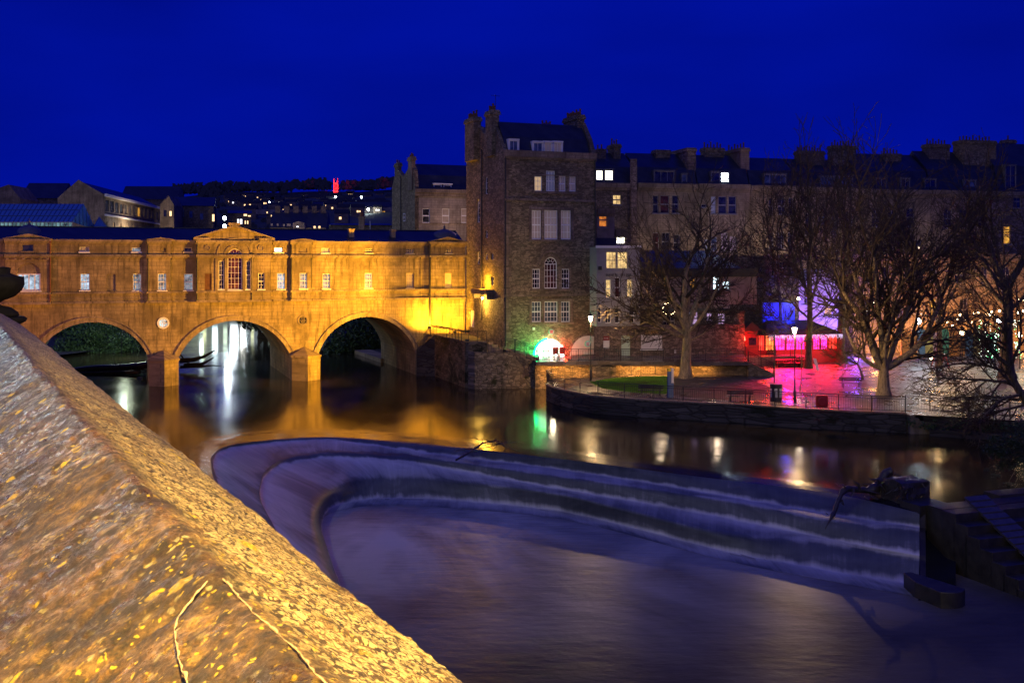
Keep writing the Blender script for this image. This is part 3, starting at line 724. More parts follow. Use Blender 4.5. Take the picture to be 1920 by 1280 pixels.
for l, r, d, ztop in bays:
    x0, x1 = B.X(l, d), B.X(r, d); hs = []
    for w in wins:
        if l <= (w[0]+w[2])/2 < r:
            q = B.rect(w[:4], d); arch = len(w) > 8
            hs.append(q+(('arch',) if arch else ()))
            pane = MM.get(w[6]) or M[w[6]]; frm = {'w': M['white_paint'], 'c': M['cream_paint'], 's': M['bath_trim'], 'n': M['bath_trim']}[w[7]]
            if w[7] == 'n':
                o = MB().box(q[0]+.004, q[1]-.004, d+.13, d+.17, q[2]+.004, q[3]-.004).build('blind_panel', pane, br)
            else: window(br, q, w[4], w[5], pane, frm, y=d, sill=True, arch=arch)
    if l == 10:
        q = B.rect((32,513,76,545), d); z_arch = B.Zat(54, 494, d)
        rr = (q[1]-q[0])/2; hs.append((q[0], q[1], q[2], q[3]+rr, 'arch'))
        xx = q[0]; 
        window(br, (q[0],q[1],q[2],q[3]), 4, 1, M['g_shop'], fr, y=d, fw=.12, mw=.1, sill=True)
        n = 14; cx = (q[0]+q[1])/2
        m = MB().poly(*[(cx-rr*math.cos(math.pi*k/n), d+.16, q[3]+rr*math.sin(math.pi*k/n)) for k in range(n+1)]); m.build('arch_infill', M['bath_trim'], br)
    m = MB(); ztp = ztop
    holed(m, x0, x1, zs_low+.02, ztp, hs, d)
    if d < 0: m.poly((x0,d,zs_low),(x0,.02,zs_low),(x0,.02,ztp),(x0,d,ztp)); m.poly((x1,d,zs_low),(x1,.02,zs_low),(x1,.02,ztp),(x1,d,ztp)); m.poly((x0,d,zs_low),(x1,d,zs_low),(x1,.0,zs_low),(x0,.0,zs_low))
    m.build('shop_wall', M['bath'], br)
    for z0, z1, pj in ((zs_low-.10, zs_low+.12, .16), (zs_sill-.22, zs_sill-.02, .16), (zs_sill-.75, zs_sill-.66, .05), (z_corn-.10, z_corn+.14, .26), (z_corn-.24, z_corn-.10, .10), (ztp-.02, ztp+.20, .28), (ztp-.20, ztp-.02, .12)):
        MB().box(x0-(.1 if d < 0 else -.16), x1+(.1 if d < 0 else -.16), d-pj, d+.02 if pj < .3 else d, z0, z1).build('string_course', M['bath_trim'], br)
# dentils under the cornice of the two end pavilions and the middle block
m = MB()
for l, r, d in ((10,94,-.55),(806,872,-.55)):
    x0, x1 = B.X(l, d), B.X(r, d); k = int((x1-x0)/.75)
    for i in range(k+1):
        xx = x0+.2+(x1-x0-.4)*i/k; m.box(xx-.12, xx+.12, d-.18, d, z_corn-.42, z_corn-.24)
m.build('dentils', M['bath_trim'], br)
def pediment(l, r, apx, apy, basey, d, dep=2.2, z_base=None):
    x0, x1 = B.X(l, d), B.X(r, d); xa = (x0+x1)/2; za = B.Zat(apx, apy, d); zb = z_base if z_base else B.Zat(apx, basey, d)
    m = MB(); m.prism_y([(x0,zb),(x1,zb),(xa,za-.16)], d+.03, d+dep)
    m.prism_y([(x0-.25,zb),(x0-.05,zb),(xa,za-.18),(xa,za)], d-.22, d+dep+.05); m.prism_y([(x1+.25,zb),(xa,za),(xa,za-.18),(x1+.05,zb)], d-.22, d+dep+.05)
    m.prism_y([(x0-.2,zb-.14),(x1+.2,zb-.14),(x1+.2,zb-.002),(x0-.2,zb-.002)], d-.20, d+.5)
    return m.build('pediment', M['bath_trim'], br)
pediment(277, 324, 301, 445, 452, -.35, 1.5, 14.84); pediment(546, 590, 568, 447, 454, -.35, 1.5, 14.84)
pediment(10, 94, 52, 438, 444, -.55, 3.2, 14.84); pediment(808, 871, 840, 444, 456, -.55, 3.2, 14.84)
# middle block: raised wall with big pediment, arched recess ring and two round windows
x0, x1 = B.X(369,-.6), B.X(508,-.6); za = B.Zat(439,422,-.6); zb = B.Zat(439,445,-.6); xa = B.X(439,-.6)
m = MB(); m.prism_y([(x0,14.82),(x1,14.82),(x1,zb),(xa,za-.2),(x0,zb)], -.57, 3.0)
m.build('shop_wall', M['bath'], br)
m = MB(); m.prism_y([(x0-.4,zb-.05),(x0-.02,zb-.05),(xa,za-.22),(xa,za)], -1.0, 3.1); m.prism_y([(x1+.4,zb-.05),(xa,za),(xa,za-.22),(x1+.02,zb-.05)], -1.0, 3.1)
m.box(x0-.35, x0+1.3, -.95, -.5, zb-.28, zb-.06); m.box(x1-1.3, x1+.35, -.95, -.5, zb-.28, zb-.06); m.box(xa-.6, xa+.6, -1.0, 1.0, za-.05, za+.22)
m.build('pediment', M['bath_trim'], br)
zc0 = z_corn+.14; rr = (B.X(472,-.6)-B.X(406,-.6))/2; m = MB()
for k in range(28):
    a0, a1 = math.pi*k/28, math.pi*(k+1)/28
    for r0, r1, pj in ((rr-.14, rr, .09), (rr*.49, rr*.57, .07)):
        m.prism_y([(xa-r0*math.cos(a0),zc0+r0*math.sin(a0)*.97),(xa-r0*math.cos(a1),zc0+r0*math.sin(a1)*.97),(xa-r1*math.cos(a1),zc0+r1*math.sin(a1)*.97),(xa-r1*math.cos(a0),zc0+r1*math.sin(a0)*.97)], -.6-pj, -.58)
m.build('arch_ring', M['bath_trim'], br)
m = MB()
for p in (406, 424, 457, 472):
    x = B.X(p,-.6); m.box(x-.13, x+.13, -.72, -.59, zs_sill, z_corn-.26)
m.build('pilasters', M['bath_trim'], br)
def roundel(px, py, rpx, d, pane, name='round_window'):
    x, z = B.L(px, py, d); r = rpx*(B.X(px+1,d)-B.X(px,d)); m = MB(); n = 24
    for k in range(n):
        a0, a1 = 2*math.pi*k/n, 2*math.pi*(k+1)/n
        for r0, r1, y0 in ((r, r*1.28, -.10), (r*.88, r, -.04)):
            m.prism_y([(x+r0*math.cos(a0),z+r0*math.sin(a0)),(x+r0*math.cos(a1),z+r0*math.sin(a1)),(x+r1*math.cos(a1),z+r1*math.sin(a1)),(x+r1*math.cos(a0),z+r1*math.sin(a0))], d+y0, d-.003)
    for q in (-.33, .33): m.box(x+q*r-.025, x+q*r+.025, d-.06, d-.03, z-r*.85, z+r*.85)
    m.box(x-.035, x+.035, d-.065, d-.03, z-r*.95, z+r*.95); m.box(x-r*.95, x+r*.95, d-.07, d-.03, z-.025, z+.025)
    o = m.build(name, M['bath_trim'] if pane != 'g_fridge' else M['white_paint'], br)
    MB().poly(*[(x+r*.95*math.cos(2*math.pi*k/n), d-.012, z+r*.95*math.sin(2*math.pi*k/n)) for k in range(n)]).build('pane', M[pane], o)
roundel(306, 605.5, 9, 0, 'g_fridge'); roundel(568, 600.5, 8, 0, 'glass'); roundel(389, 465, 4.5, -.6, 'glass'); roundel(489, 465, 4.5, -.6, 'blind')
# roof, domes, chimneys, pipes, strips for shaded bay returns
m = MB(); m.prism_x([(.3,14.75),(3.6,16.15),(DB-3.6,16.15),(DB-.3,14.75)], xL, xR); m.box(xL, xR, 3.55, 3.75, 16.15, 16.22)
m.build('roof', M['slate'], br)
MB().poly((xL,DB,zs_low),(xR,DB,zs_low),(xR,DB,14.75),(xL,DB,14.75)).build('shop_wall', M['bath'], br)
for px, top, rad, lab in ((55, 421, 28, 0), (833, 430, 26, 1)):
    x, zt = B.L(px, top, 2.8); k = B.X(px+1,2.8)-B.X(px,2.8); r = rad*k; zb = 14.8
    hh = zt-zb
    dm = MB().lathe([(r*1.05,zb-.1),(r*1.05,zb+.15)]+[(r*math.cos(t*math.pi/2/10), zb+.15+(hh-.15)*math.sin(t*math.pi/2/10)) for t in range(10)]+[(.1,zt)], x, 2.8, 32).build('dome', M['lead'], br, smooth=True)
    MB().lathe([(.16,zt-.05),(.2,zt+.05),(.08,zt+.12),(.14,zt+.3),(.03,zt+.42),(.02,zt+.6)], x, 2.8, 10).build('finial', M['lead'], dm, smooth=True)
for p0, p1 in ((655,664),(734,742)):
    x0, x1 = B.X(p0,1.5), B.X(p1,1.5); MB().box(x0, x1, 1.5, 2.3, 15, 16.05).box(x0-.08, x1+.08, 1.42, 2.38, 16.05, 16.2).build('roof_vent', M['bath_trim'], br)
for px, d, y0, y1, mt, r in ((94,-.62,455,566,'rust_pipe',.06),(277.5,-.40,452,564,'dark_pipe',.06),(369.5,-.66,452,564,'dark_pipe',.09),(472,-.68,478,563,'dark_pipe',.06),(546.5,-.40,455,562,'dark_pipe',.07),(583.5,-.12,487,541,'dark_pipe',.05),(788,-.10,485,560,'dark_pipe',.03),(806,-.66,456,608,'dark_pipe',.11),(320,-.12,487,545,'dark_pipe',.06)):  # dark pipes stand in for shade on the bay returns; the rusty one is plumbing
    x = B.X(px, d); z0, z1 = B.Zat(px, y1, d), B.Zat(px, y0, d)
    MB().tube([(x,d,z0),(x,d,z1)], r, 8).box(x-r*2.2,x+r*2.2,d-r,d+r*1.5,z1,z1+.25).build('downpipe', M[mt], br, smooth=False)
DZ = 2.75      # level of the raised riverside deck
# ================================================================ TERRACE AND QUAY AT THE BRIDGE'S EAST END
def footprint(pts): return [(p.x, p.y) for p in pts]
qy = thing('quay_wall', 'mossy rubble quay wall rising from the river between the bridge and the riverside deck', 'quay')
P1 = W(781,704,z=0); P2 = W(815,705.5,z=0); P3 = W(870,726,z=0); P4 = W(890,729,z=0); P5 = W(948,728.5,z=0); P6 = W(1011,727,z=0)
back = B.world(B.X(781), 0, 0); bk2 = B.world(B.X(872), .3, 0)
T0 = Vector((-.82, 109.0, 0))
E913 = W(913,641,z=4.6); E913.z = 0
m = MB(); m.prism_z(footprint([P2,P3,W(872,727,z=0),E913,T0+Vector((-2.6,3.2,0)),bk2,B.world(B.X(800),.1,0)]), -2, 4.55)
m.build('terrace_wall', M['ivy_wall'], qy)
m = MB(); t0 = W(807,628.5,z=4.6)
pw = [(P1.x,P1.y),(P2.x,P2.y),(P2.x-.4,P2.y+1.2),(back.x+.1,back.y+.3)]
m.prism_z(pw, -2, 2.9)
m.add([(P1.x,P1.y,2.9),(P2.x,P2.y,2.9),(P2.x,P2.y,4.55),(P1.x,P1.y+1,2.9),(P2.x-.5,P2.y+1.1,2.9),(P2.x-.5,P2.y+1.1,4.55)], [(0,1,2),(3,5,4),(0,2,5,3),(0,3,4,1),(1,4,5,2)])
m.build('wing_wall', M['river_wall'], qy)
m = MB(); m.prism_z(footprint([P3+Vector((.05,-.02,0)),P4,P5,P5+Vector((0,3.4,0)),P3+Vector((.6,2.6,0))]), -2, 3.6)
m.build('landing_wall', M['quay'], qy)
m = MB(); q0 = P5; q1 = P6; dpt = Vector((0,3.2,0))
m.add([(q0.x,q0.y,-2),(q1.x,q1.y,-2),(q1.x,q1.y,2.35),(q0.x,q0.y,3.6)]+[(q0.x,q0.y+3.2,-2),(q1.x,q1.y+3.2,-2),(q1.x,q1.y+3.2,2.35),(q0.x,q0.y+3.2,3.6)], [(0,1,2,3),(4,7,6,5),(3,2,6,7),(1,5,6,2),(0,3,7,4)])
m.build('stair_wall', M['quay'], qy)
m = MB()
for i in range(7):
    t = i/7; a = q0.lerp(q1, t); m.box(a.x, a.x+.5, a.y+.5, a.y+3, 1, 3.75-t*.9)
m.build('steps', M['bath_far'], qy)
m = MB(); m.prism_z(footprint([P2+Vector((-.05,-.05,0)),P3+Vector((-.06,-.06,0)),P3+Vector((.3,.2,0)),P2+Vector((.2,.3,0))]), 4.552, 4.66)
m.prism_z(footprint([P3+Vector((.3,.16,0)),E913+Vector((0,-.1,0)),E913+Vector((0,.25,0)),P3+Vector((.3,.5,0))]), 4.552, 4.655)
m.build('kerb', M['bath_trim'], qy)
for i in range(4):
    a = E913+Vector((0.05+.5*i, .3, 0)); MB().box(a.x, a.x+.5, a.y-.3, a.y+3, 2.5, 4.35-.25*i).build('step', M['bath_far'], qy)

def railing(label, pts, h=1.12, gap=2.2, bars=.16, mat='black_iron', rr=.034, group=None, mid=False, closed=True, name='railing'):
    """pts: 3-D foot line; handrail, lower rail, uprights and one child per post"""
    pts = [Vector(p) for p in pts]; o = thing(name, label, 'railing', tuple(pts[0]), 0, group); b = pts[0]
    L = [0]
    for i in range(1, len(pts)): L.append(L[-1]+(pts[i]-pts[i-1]).length)
    def at(s):
        for i in range(1, len(pts)):
            if s <= L[i]+1e-6: return pts[i-1].lerp(pts[i], (s-L[i-1])/max(1e-6, L[i]-L[i-1]))-b
        return pts[-1]-b
    up = Vector((0,0,1)); q = [p-b for p in pts]
    MB().tube([p+up*h for p in q], rr, 6).build('handrail', M[mat], o)
    m = MB(); m.tube([p+up*.12 for p in q], rr*.6, 4); m.tube([p+up*(h-.16) for p in q], rr*.6, 4)
    n = max(1, int(L[-1]/bars))
    for i in range(n):
        p = at(L[-1]*(i+.5)/n); m.tube([p+up*.12, p+up*(h-.16)], .011, 4, False)
    m.build('infill_bars', M[mat], o)
    k = max(1, round(L[-1]/gap))
    pm = MB().box(-.03,.03,-.03,.03,-.02,h+.02); first = None
    for i in range(k+1):
        p = at(L[-1]*i/k)
        if first is None: first = pm.build('post', M[mat], o); c = first
        else: c = first.copy(); col.objects.link(c); c.parent = o
        c.location = p
    return o
tz = 4.6
railing('iron railing on the floodlit terrace, hung with a dark leafy garland', [W(808,628.5,z=tz),W(838,634,z=tz),W(868,640,z=tz),W(912,641,z=tz)], 1.12, .95, .9)
m = MB(); rg = random.Random(3); ga = [W(808,628.5,z=tz),W(838,634,z=tz),W(868,640,z=tz),W(880,640.3,z=tz)]
for i in range(420):
    t = i/420*3; k = min(2, int(t)); p = ga[k].lerp(ga[k+1], t-k); sw = .14*abs(math.sin(t*9))
    c = p+Vector((rg.uniform(-.07,.07), rg.uniform(-.1,.06), 1.14-sw+rg.uniform(-.08,.06))); s = .05
    a = Vector((rg.uniform(-1,1),rg.uniform(-1,1),rg.uniform(-1,1))).normalized()*s; b2 = a.cross(Vector((rg.random(),rg.random(),.5))).normalized()*s
    m.poly(c-a, c+b2, c+a, c-b2)
tag(m.build('garland', M['leaf_dark']), 'leafy garland draped along the terrace handrail beside the bridge', 'garland')
railing('sloping handrail climbing the wing wall beside the right arch', [W(783,659,z=2.95)+Vector((0,.1,0)), W(807,630,z=4.5)], 1.05, 1.0, .35)
railing('iron railing across the landing below the terrace', [W(915,661,z=3.6),W(948,660.5,z=3.6),W(965,660.5,z=3.6)], 1.3, 1.2, .15)
railing('sloping iron railing on the steps down to the green lit arch', [W(966,660.5,z=3.6), W(1009,684,z=2.4)], 1.3, 1.6, .16)
railing('upper wall side handrail of the steps leading down to the green lit arch', [W(948,650,z=3.6)+Vector((0,.6,0)), W(965,652,z=3.6), W(1003,672,z=2.9)], 1.1, 2.2, .5)
# sofa-like covered furniture on the terrace, pale
cv = thing('covered_seat', 'pale pinkish cover over furniture on the floodlit terrace', 'seat', tuple(W(858,621,z=4.6)-Vector((0,0,0))))
m = MB(); m.box(-1.3,1.1,1.2,2.0,0,.75); m.box(-1.3,1.1,1.7,2.0,.75,1.15); m.build('cover', plain('pale_cover', (.45,.36,.40), .5), cv, bevel=.12)
# floodlight fittings that light the bridge
def floodlight(label, loc, target, power, colr, spot=120, size=.5, rad=.25):
    o = thing('floodlight', label, 'floodlight', tuple(loc))
    MB().box(-.18,.18,-.1,.1,.0,.26).build('housing', M['black_iron'], o, bevel=.02)
    MB().bar((0,0,-.35),(0,0,.02),.03,6).build('bracket', M['black_iron'], o)
    d = (Vector(target)-Vector(loc)).normalized()
    light('floodlight_beam', 'SPOT', tuple(d*.35+Vector((0,0,.13))), power, colr, o, rad, tuple(d*5+Vector((0,0,.13))), spot, .6)
    return o
YEL = (1.0, .455, .02); ORG = (1.0, .36, .10)
qc = W(876,640,z=4.9)
floodlight('black floodlight on the quay corner throwing golden light along the whole bridge', qc+Vector((0,-.1,0)), B.world(B.X(500), 0, 10.5), 92000, YEL, 74, rad=.35)
floodlight('black floodlight at the terrace corner shining up at the golden right end of the bridge', B.world(B.X(797), -1.7, 5.2), B.world(B.X(792), 0, 7.0), 4200, YEL, 150)
floodlight('black floodlight under the terrace railing turned to the end pavilion', B.world(B.X(836), -3.4, 4.75), B.world(B.X(838), 0, 7.5), 7000, YEL, 130)
floodlight('added amber fill light on the west bank aimed at the middle of the bridge', (-30, 86, 3.0), B.world(B.X(440), 0, 10), 7000, (1.0,.40,.03), 50)  # fill light added where the main beam fades along the bridge
floodlight('added orange fill light on the west bank aimed at the left arch', (-52, 92, 5.0), B.world(B.X(150), 0, 8.5), 4200, (1.0,.30,.06), 80)  # second fill light, added to warm the left arch
# ================================================================ CORNER TOWER HOUSE
T = Face(945, 109.0, 21.0); tw = T.empty('tower_house', 'tall dark rubble stone house at the end of the bridge, slate mansard above', 'building')
S = Face(0, 0, 21.0-90, (T.ox, T.oy)); RS = -math.pi/2
xr = T.X(1117); z_t = T.Zat(960, 288); dep = 12.1
tb = DZ
tw_w = [(1002,330,1017,359,2,3,'curtain_warm'),(1024,320,1041,359,3,2,'curtain_blue'),(1048,330,1061,359,3,2,'curtain_mauve'),(1067,330,1080,359,3,2,'curtain_mauve'),
 (997,394,1015,449,3,4,'curtain_pink'),(1021,394,1046,449,4,4,'curtain_pink'),(1052,394,1071,449,3,4,'curtain_pink'),
 (998,504,1013,541,3,4,'glass'),(1021,482,1045,541,4,4,'glass_red','arch'),(1053,504,1068,541,3,4,'glass'),
 (997,565,1015,604,3,4,'glass_blue'),(1021,565,1046,604,4,4,'glass_blue'),(1052,565,1069,604,3,4,'glass_blue')]
hs = []
for w in tw_w:
    q = T.rect(w[:4]); arch = len(w) > 7; hs.append(q+(('arch',) if arch else ()))
    window(tw, q, w[4], w[5], M[w[6]], M['white_paint'], fw=.09, mw=.045, arch=arch)
# the lit shop arch is a real opening
ax0, ax1 = T.X(999.5), T.X(1060.5); ar = (ax1-ax0)/2; acx = (ax0+ax1)/2; zA = 3.0+ar*.02
hs.append((ax0, ax1, tb, tb+ar, 'arch'))
m = MB(); holed(m, 0, xr, -1, z_t, hs, 0, .28)
m.poly((xr,0,-1),(xr,dep,-1),(xr,dep,z_t),(xr,0,z_t)); m.poly((0,dep,-1),(xr,dep,-1),(xr,dep,z_t),(0,dep,z_t))
m.build('front_wall', M['rubble'], tw)
# side wall with twin gables, in its own plane (local x runs towards the camera, 0 at the corner)
sw = [(909,332,914.5,364,1,3,'glass_blue'),(894,372,900,417,1,4,'glass_blue','arch'),(910,432,914.5,446,1,2,'glass_blue'),(894.5,472,899.5,495,1,2,'glass_blue'),(910,474,914,487,1,2,'glass_blue'),(921,474,925,487,1,2,'glass_blue'),(921,519,925.5,535,1,2,'glass'),(881,582,889,613,1,1,'curtain_pink')]
hs = []
for w in sw:
    q = S.rect(w[:4]); hs.append(q+(('arch',) if len(w) > 7 else ()))
    window(tw, q, w[4], w[5], M[w[6]], M['white_paint'], fw=.05, mw=.03, arch=len(w) > 7, rotz=RS)
m = MB(); holed(m, -dep, 0, -1, z_t, hs, 0, .3)
gp = [S.L(945,286),S.L(938,262),S.L(930,240),S.L(922,234),S.L(907,252),S.L(899,238),S.L(888,232),S.L(880,262),S.L(872,288)]
pts = [(min(0, p[0]), p[1]) for p in gp]
m.prism_y([(0,z_t)]+pts+[(-dep,z_t)], 0, .45)
m.build('gable_wall', M['rubble'], tw, rotz=RS)
# right gable party wall
zr1 = T.Zat(1030, 232, 3); yA, yB = 3.2, 9.0
gz = z_t
prof = [(0,gz),(0.9,gz+1.6),(2.6,zr1-.15),(3.4,zr1),(5.8,zr1-1.6),(8.3,zr1),(9.5,zr1-.4),(dep,gz)]
m = MB(); m.prism_x([(p[0],p[1]+.35) for p in prof]+[(dep,gz-.5),(0,gz-.5)], xr-.45, xr+.02); m.build('gable_wall', M['rubble_dark'], tw)
m = MB(); m.prism_x([(.25,gz),(1.15,gz+1.9)]+prof[2:-1]+[(dep-.2,gz)], .3, xr-.4); m.build('roof', M['slate'], tw)
for z0, z1, pj, mt in ((z_t-.35,z_t+.35,.30,'bath_far'),(z_t-.55,z_t-.35,.14,'bath_far'),(T.Zat(1000,377),T.Zat(1000,373),.18,'bath_far'),(T.Zat(1000,556),T.Zat(1000,552),.16,'bath_far')):
    MB().box(-.02, xr+.05, -pj, -.004, z0, z1).build('string_course', M[mt], tw)
def surround(face, par, px0, py0, px1, py1, ext=.28, name='window_surround', mat='bath_far'):
    q = face.rect((px0,py0,px1,py1)); m = MB()
    m.box(q[0]-ext,q[0]-.006,-.07,-.004,q[2],q[3]); m.box(q[1]+.006,q[1]+ext,-.07,-.004,q[2],q[3])
    m.box(q[0]-ext,q[1]+ext,-.08,-.004,q[3]+.006,q[3]+ext); m.box(q[0]-ext-.1,q[1]+ext+.1,-.16,-.004,q[2]-.24,q[2]-.006)
    return m.build(name, M[mat], par)
def mullions(face, par, gaps, y0, y1):
    m = MB()
    for a, b in gaps: m.box(face.X(a)+.03, face.X(b)-.03, -.06, -.004, face.Zat((a+b)/2, y1), face.Zat((a+b)/2, y0))
    return m.build('stone_mullion', M['bath_far'], par)
surround(T, tw, 997,394,1071,449); mullions(T, tw, ((1015,1021),(1046,1052)), 394, 449)
surround(T, tw, 998,504,1013,541, .16); surround(T, tw, 1053,504,1068,541, .16); mullions(T, tw, ((1014,1020),(1046,1052)), 504, 541)
surround(T, tw, 997,565,1069,604); mullions(T, tw, ((1015,1021),(1046,1052)), 565, 604)
surround(T, tw, 1002,330,1080,359, .1)
q = T.rect((1021,482,1045,541)); cx = (q[0]+q[1])/2; r0 = (q[1]-q[0])/2; cz = q[3]-r0; m = MB(); n = 20
for k in range(n):
    a0, a1 = math.pi*k/n, math.pi*(k+1)/n
    for ra, rb, pj in ((r0+.02, r0+.3, .06), (r0+.5, r0+.68, .14)):
        m.prism_y([(cx-ra*math.cos(a0),cz+ra*math.sin(a0)),(cx-ra*math.cos(a1),cz+ra*math.sin(a1)),(cx-rb*math.cos(a1),cz+rb*math.sin(a1)),(cx-rb*math.cos(a0),cz+rb*math.sin(a0))], -pj, -.005)
m.build('hood_mould', M['bath_far'], tw)
m = MB()
for k in range(18):     # corner stones
    z = 3.4+k*1.1; w = .75 if k % 2 else .5; m.box(-.03, w, -.04, -.003, z, z+.9)
m.build('quoins', M['bath_far'], tw)
for a, b, t, rws in ((955,972,263,2),(1000,1018,267,2),(1020,1036,267,2),(1038,1054,267,2)):
    dy = .35; q = T.rect((a,t,b,287), dy); m = MB()
    m.box(q[0]-.1,q[1]+.1,dy-.1,dy+1.8,q[3]+.005,q[3]+.14); m.box(q[0]-.1,q[0]-.005,dy,dy+1.6,q[2],q[3]); m.box(q[1]+.005,q[1]+.1,dy,dy+1.6,q[2],q[3])
    dm = m.build('dormer', M['white_paint'], tw)
    window(dm, q, 2, 1, M['curtain_mauve' if a > 1010 else 'glass_blue'], M['white_paint'], y=dy-.08, fw=.1)
POT = MB().lathe([(.13,0),(.15,.08),(.11,.12),(.10,.55),(.13,.6),(.13,.68),(.08,.7)][::1], n=8)
POTO = None
def chimney(face, par, px0, px1, ytop, dy0, dy1, zbase, npots, mat='rubble_dark', axis='y', px_top=None, ph=1.0):
    """stack with corbelled cap; one child per pot"""
    global POTO
    x0, x1 = face.X(px0, dy0), face.X(px1, dy0); zt = face.Zat((px0+px1)/2, ytop, dy0)
    m = MB(); m.box(x0, x1, dy0, dy1, zbase, zt-.5); m.box(x0-.12, x1+.12, dy0-.12, dy1+.12, zt-.5, zt-.2); m.box(x0-.05, x1+.05, dy0-.05, dy1+.05, zt-.2, zt)
    st = m.build('chimney', M[mat], par)
    for i in range(npots):
        if POTO is None:
            POTO = POT.build('chimney_pot', M['pot'], st); p = POTO
        else: p = POTO.copy(); col.objects.link(p); p.parent = st
        t = (i+.5)/npots
        if axis == 'y': p.location = ((x0+x1)/2, dy0+(dy1-dy0)*t, zt)
        else: p.location = (x0+(x1-x0)*t, (dy0+dy1)/2, zt)
        s = ph*(1+.25*math.sin(i*2.7+px0)); p.scale = (1, 1, s)
    return st
chimney(T, tw, 922, 936, 206, 2.6, 4.6, z_t, 4, 'rubble', 'y', ph=.9)
chimney(T, tw, 888, 902, 219, 7.6, 10.6, z_t, 6, 'rubble', 'y', ph=.9)
chimney(T, tw, 1083, 1096, 215, 2.4, 6.2, z_t+1, 8, 'rubble_dark', 'y', ph=.8)
chimney(T, tw, 1020, 1038, 236, 8.5, 10, z_t+1, 5, 'rubble_dark', 'x', ph=.8)
x, z = T.L(929, 206, 3.6); m = MB(); m.bar((x,3.6,z),(x,3.6,z+1.6),.025); m.bar((x-.5,3.6,z+1.5),(x+.5,3.6,z+1.45),.015)
for i in range(5): m.bar((x-.4+.2*i,3.4,z+1.47),(x-.4+.2*i,3.8,z+1.47),.012)
m.build('aerial', M['black_iron'], tw)
for fc, px, dy, y0, y1, rz in ((T,948,-.1,290,650,None),(T,1116,-.12,300,640,None),(S,903,-.12,280,600,RS)):
    x, z1 = fc.L(px, y0, dy); z0 = fc.Zat(px, y1, dy); MB().tube([(x,dy,z0),(x,dy,z1)], .075, 8).build('downpipe', M['dark_pipe'], tw, rotz=rz)
# little hooded balcony on the side wall with a lamp under it
q = S.rect((898,542,926,551)); m = MB(); m.box(q[0],q[1],-.9,-.004,q[2],q[3]); m.box(q[0]+.1,q[0]+.3,-.7,-.004,q[2]-.5,q[2]-.004); m.box(q[1]-.3,q[1]-.1,-.7,-.004,q[2]-.5,q[2]-.004)
m.build('stone_hood', M['bath_far'], tw, rotz=RS)
wl_ = thing('wall_lamp', 'bright lamp under the stone hood on the tower house side wall', 'lamp', tuple(S.world(S.X(912), -.45, q[2]-.45)))
MB().ball((0,0,0), .12, 8).build('globe', M['lamp'], wl_); MB().bar((0,0,.1),(0,0,.44),.02).build('stem', M['black_iron'], wl_)
light('wall_lamp_light', 'POINT', (-.3,0,-.35), 1100, (1.0,.55,.08), wl_, .12)
wl2 = thing('wall_lamp', 'second small lamp above the stone hood washing the side wall gold', 'lamp', tuple(S.world(S.X(915), -.5, q[3]+.12)))
MB().box(-.14,.14,-.1,.1,0,.14).build('housing', M['black_iron'], wl2); light('wall_lamp_light', 'POINT', (-.3,0,.5), 1100, YEL, wl2, .15)
wl3 = thing('wall_lamp', 'small unlit lantern on a bracket at the corner of the tower house', 'lamp', tuple(T.world(-.05, -.4, T.Zat(940,560))))
MB().lathe([(.08,-.3),(.14,0),(.04,.15)],n=6).build('lantern', M['glass'], wl3); MB().bar((0,.4,.1),(0,0,.12),.02).build('bracket', M['black_iron'], wl3)
# lit arch interior
ai = MB(); n = 22
ai.poly(*[(acx-ar*math.cos(math.pi*k/n), .275, tb+ar*math.sin(math.pi*k/n)) for k in range(n+1)])
fr_ = MB()
for k in range(1, 6): 
    xx = ax0+(ax1-ax0)*k/6; zz = math.sqrt(max(0, ar*ar-(xx-acx)**2)); fr_.box(xx-.05, xx+.05, .12, .2, tb, tb+zz)
fr_.box(ax0+.3, ax1-.3, .13, .19, tb+1.0, tb+1.08)
for nm, k0, k1, cc in (('added_green_strip', 0, 10, (.0, 1.0, .22)), ('added_red_strip', 17, 22, (1.0, .03, .02))):  # glowing strips added to strengthen the coloured reflections in the river
    st_ = MB().tube([(acx-(ar-.05)*math.cos(math.pi*k/n), -.06, tb+.05+(ar-.05)*math.sin(math.pi*k/n)) for k in range(k0, k1+1)], .07, 6); st_.build(nm, glow(nm, cc, 34), tw)
ao = fr_.build('arch_window', M['white_paint'], tw); ai.build('pane', M['arch_lit'], ao)
light('arch_light', 'POINT', tuple(T.world(acx, -.9, 4.1)), 300, (1,.85,.55), None, .3); bpy.data.objects['arch_light'].name = 'arch_light'
# round signs: white disc, coloured rim, two short lines of red lettering too small to read
def round_sign(label, face, px, py, r, dy, rim):
    x, z = face.L(px, py, dy); o = face.empty('round_sign', label, 'sign'); n = 24
    m = MB(); pts = [(x+r*math.cos(2*math.pi*k/n), z+r*math.sin(2*math.pi*k/n)) for k in range(n)]; m.prism_y(pts, dy-.14, dy-.004); m.build('rim', M[rim], o)
    m = MB(); m.prism_y([(x+(p[0]-x)*.82, z+(p[1]-z)*.82) for p in pts], dy-.165, dy-.142); m.build('disc', glow('sign_disc_white', (.85,.9,.85), .35), o)
    m = MB()
    for row, w in ((.10,.5),(-.16,.42)):
        for i in range(5):
            xx = x+r*w*(i-2)/2.2; m.box(xx-.045, xx+.02, dy-.178, dy-.167, z+row*r*2-.05, z+row*r*2+.07); m.box(xx-.045, xx+.055, dy-.178, dy-.167, z+row*r*2+(.03 if i%2 else -.05), z+row*r*2+(.07 if i%2 else -.01))
    m.build('lettering', M['red_paint'], o); return o
round_sign('round white sign with red lettering on the tower wall above the green lit arch', T, 1033, 621.5, .30, 0, 'green_paint')
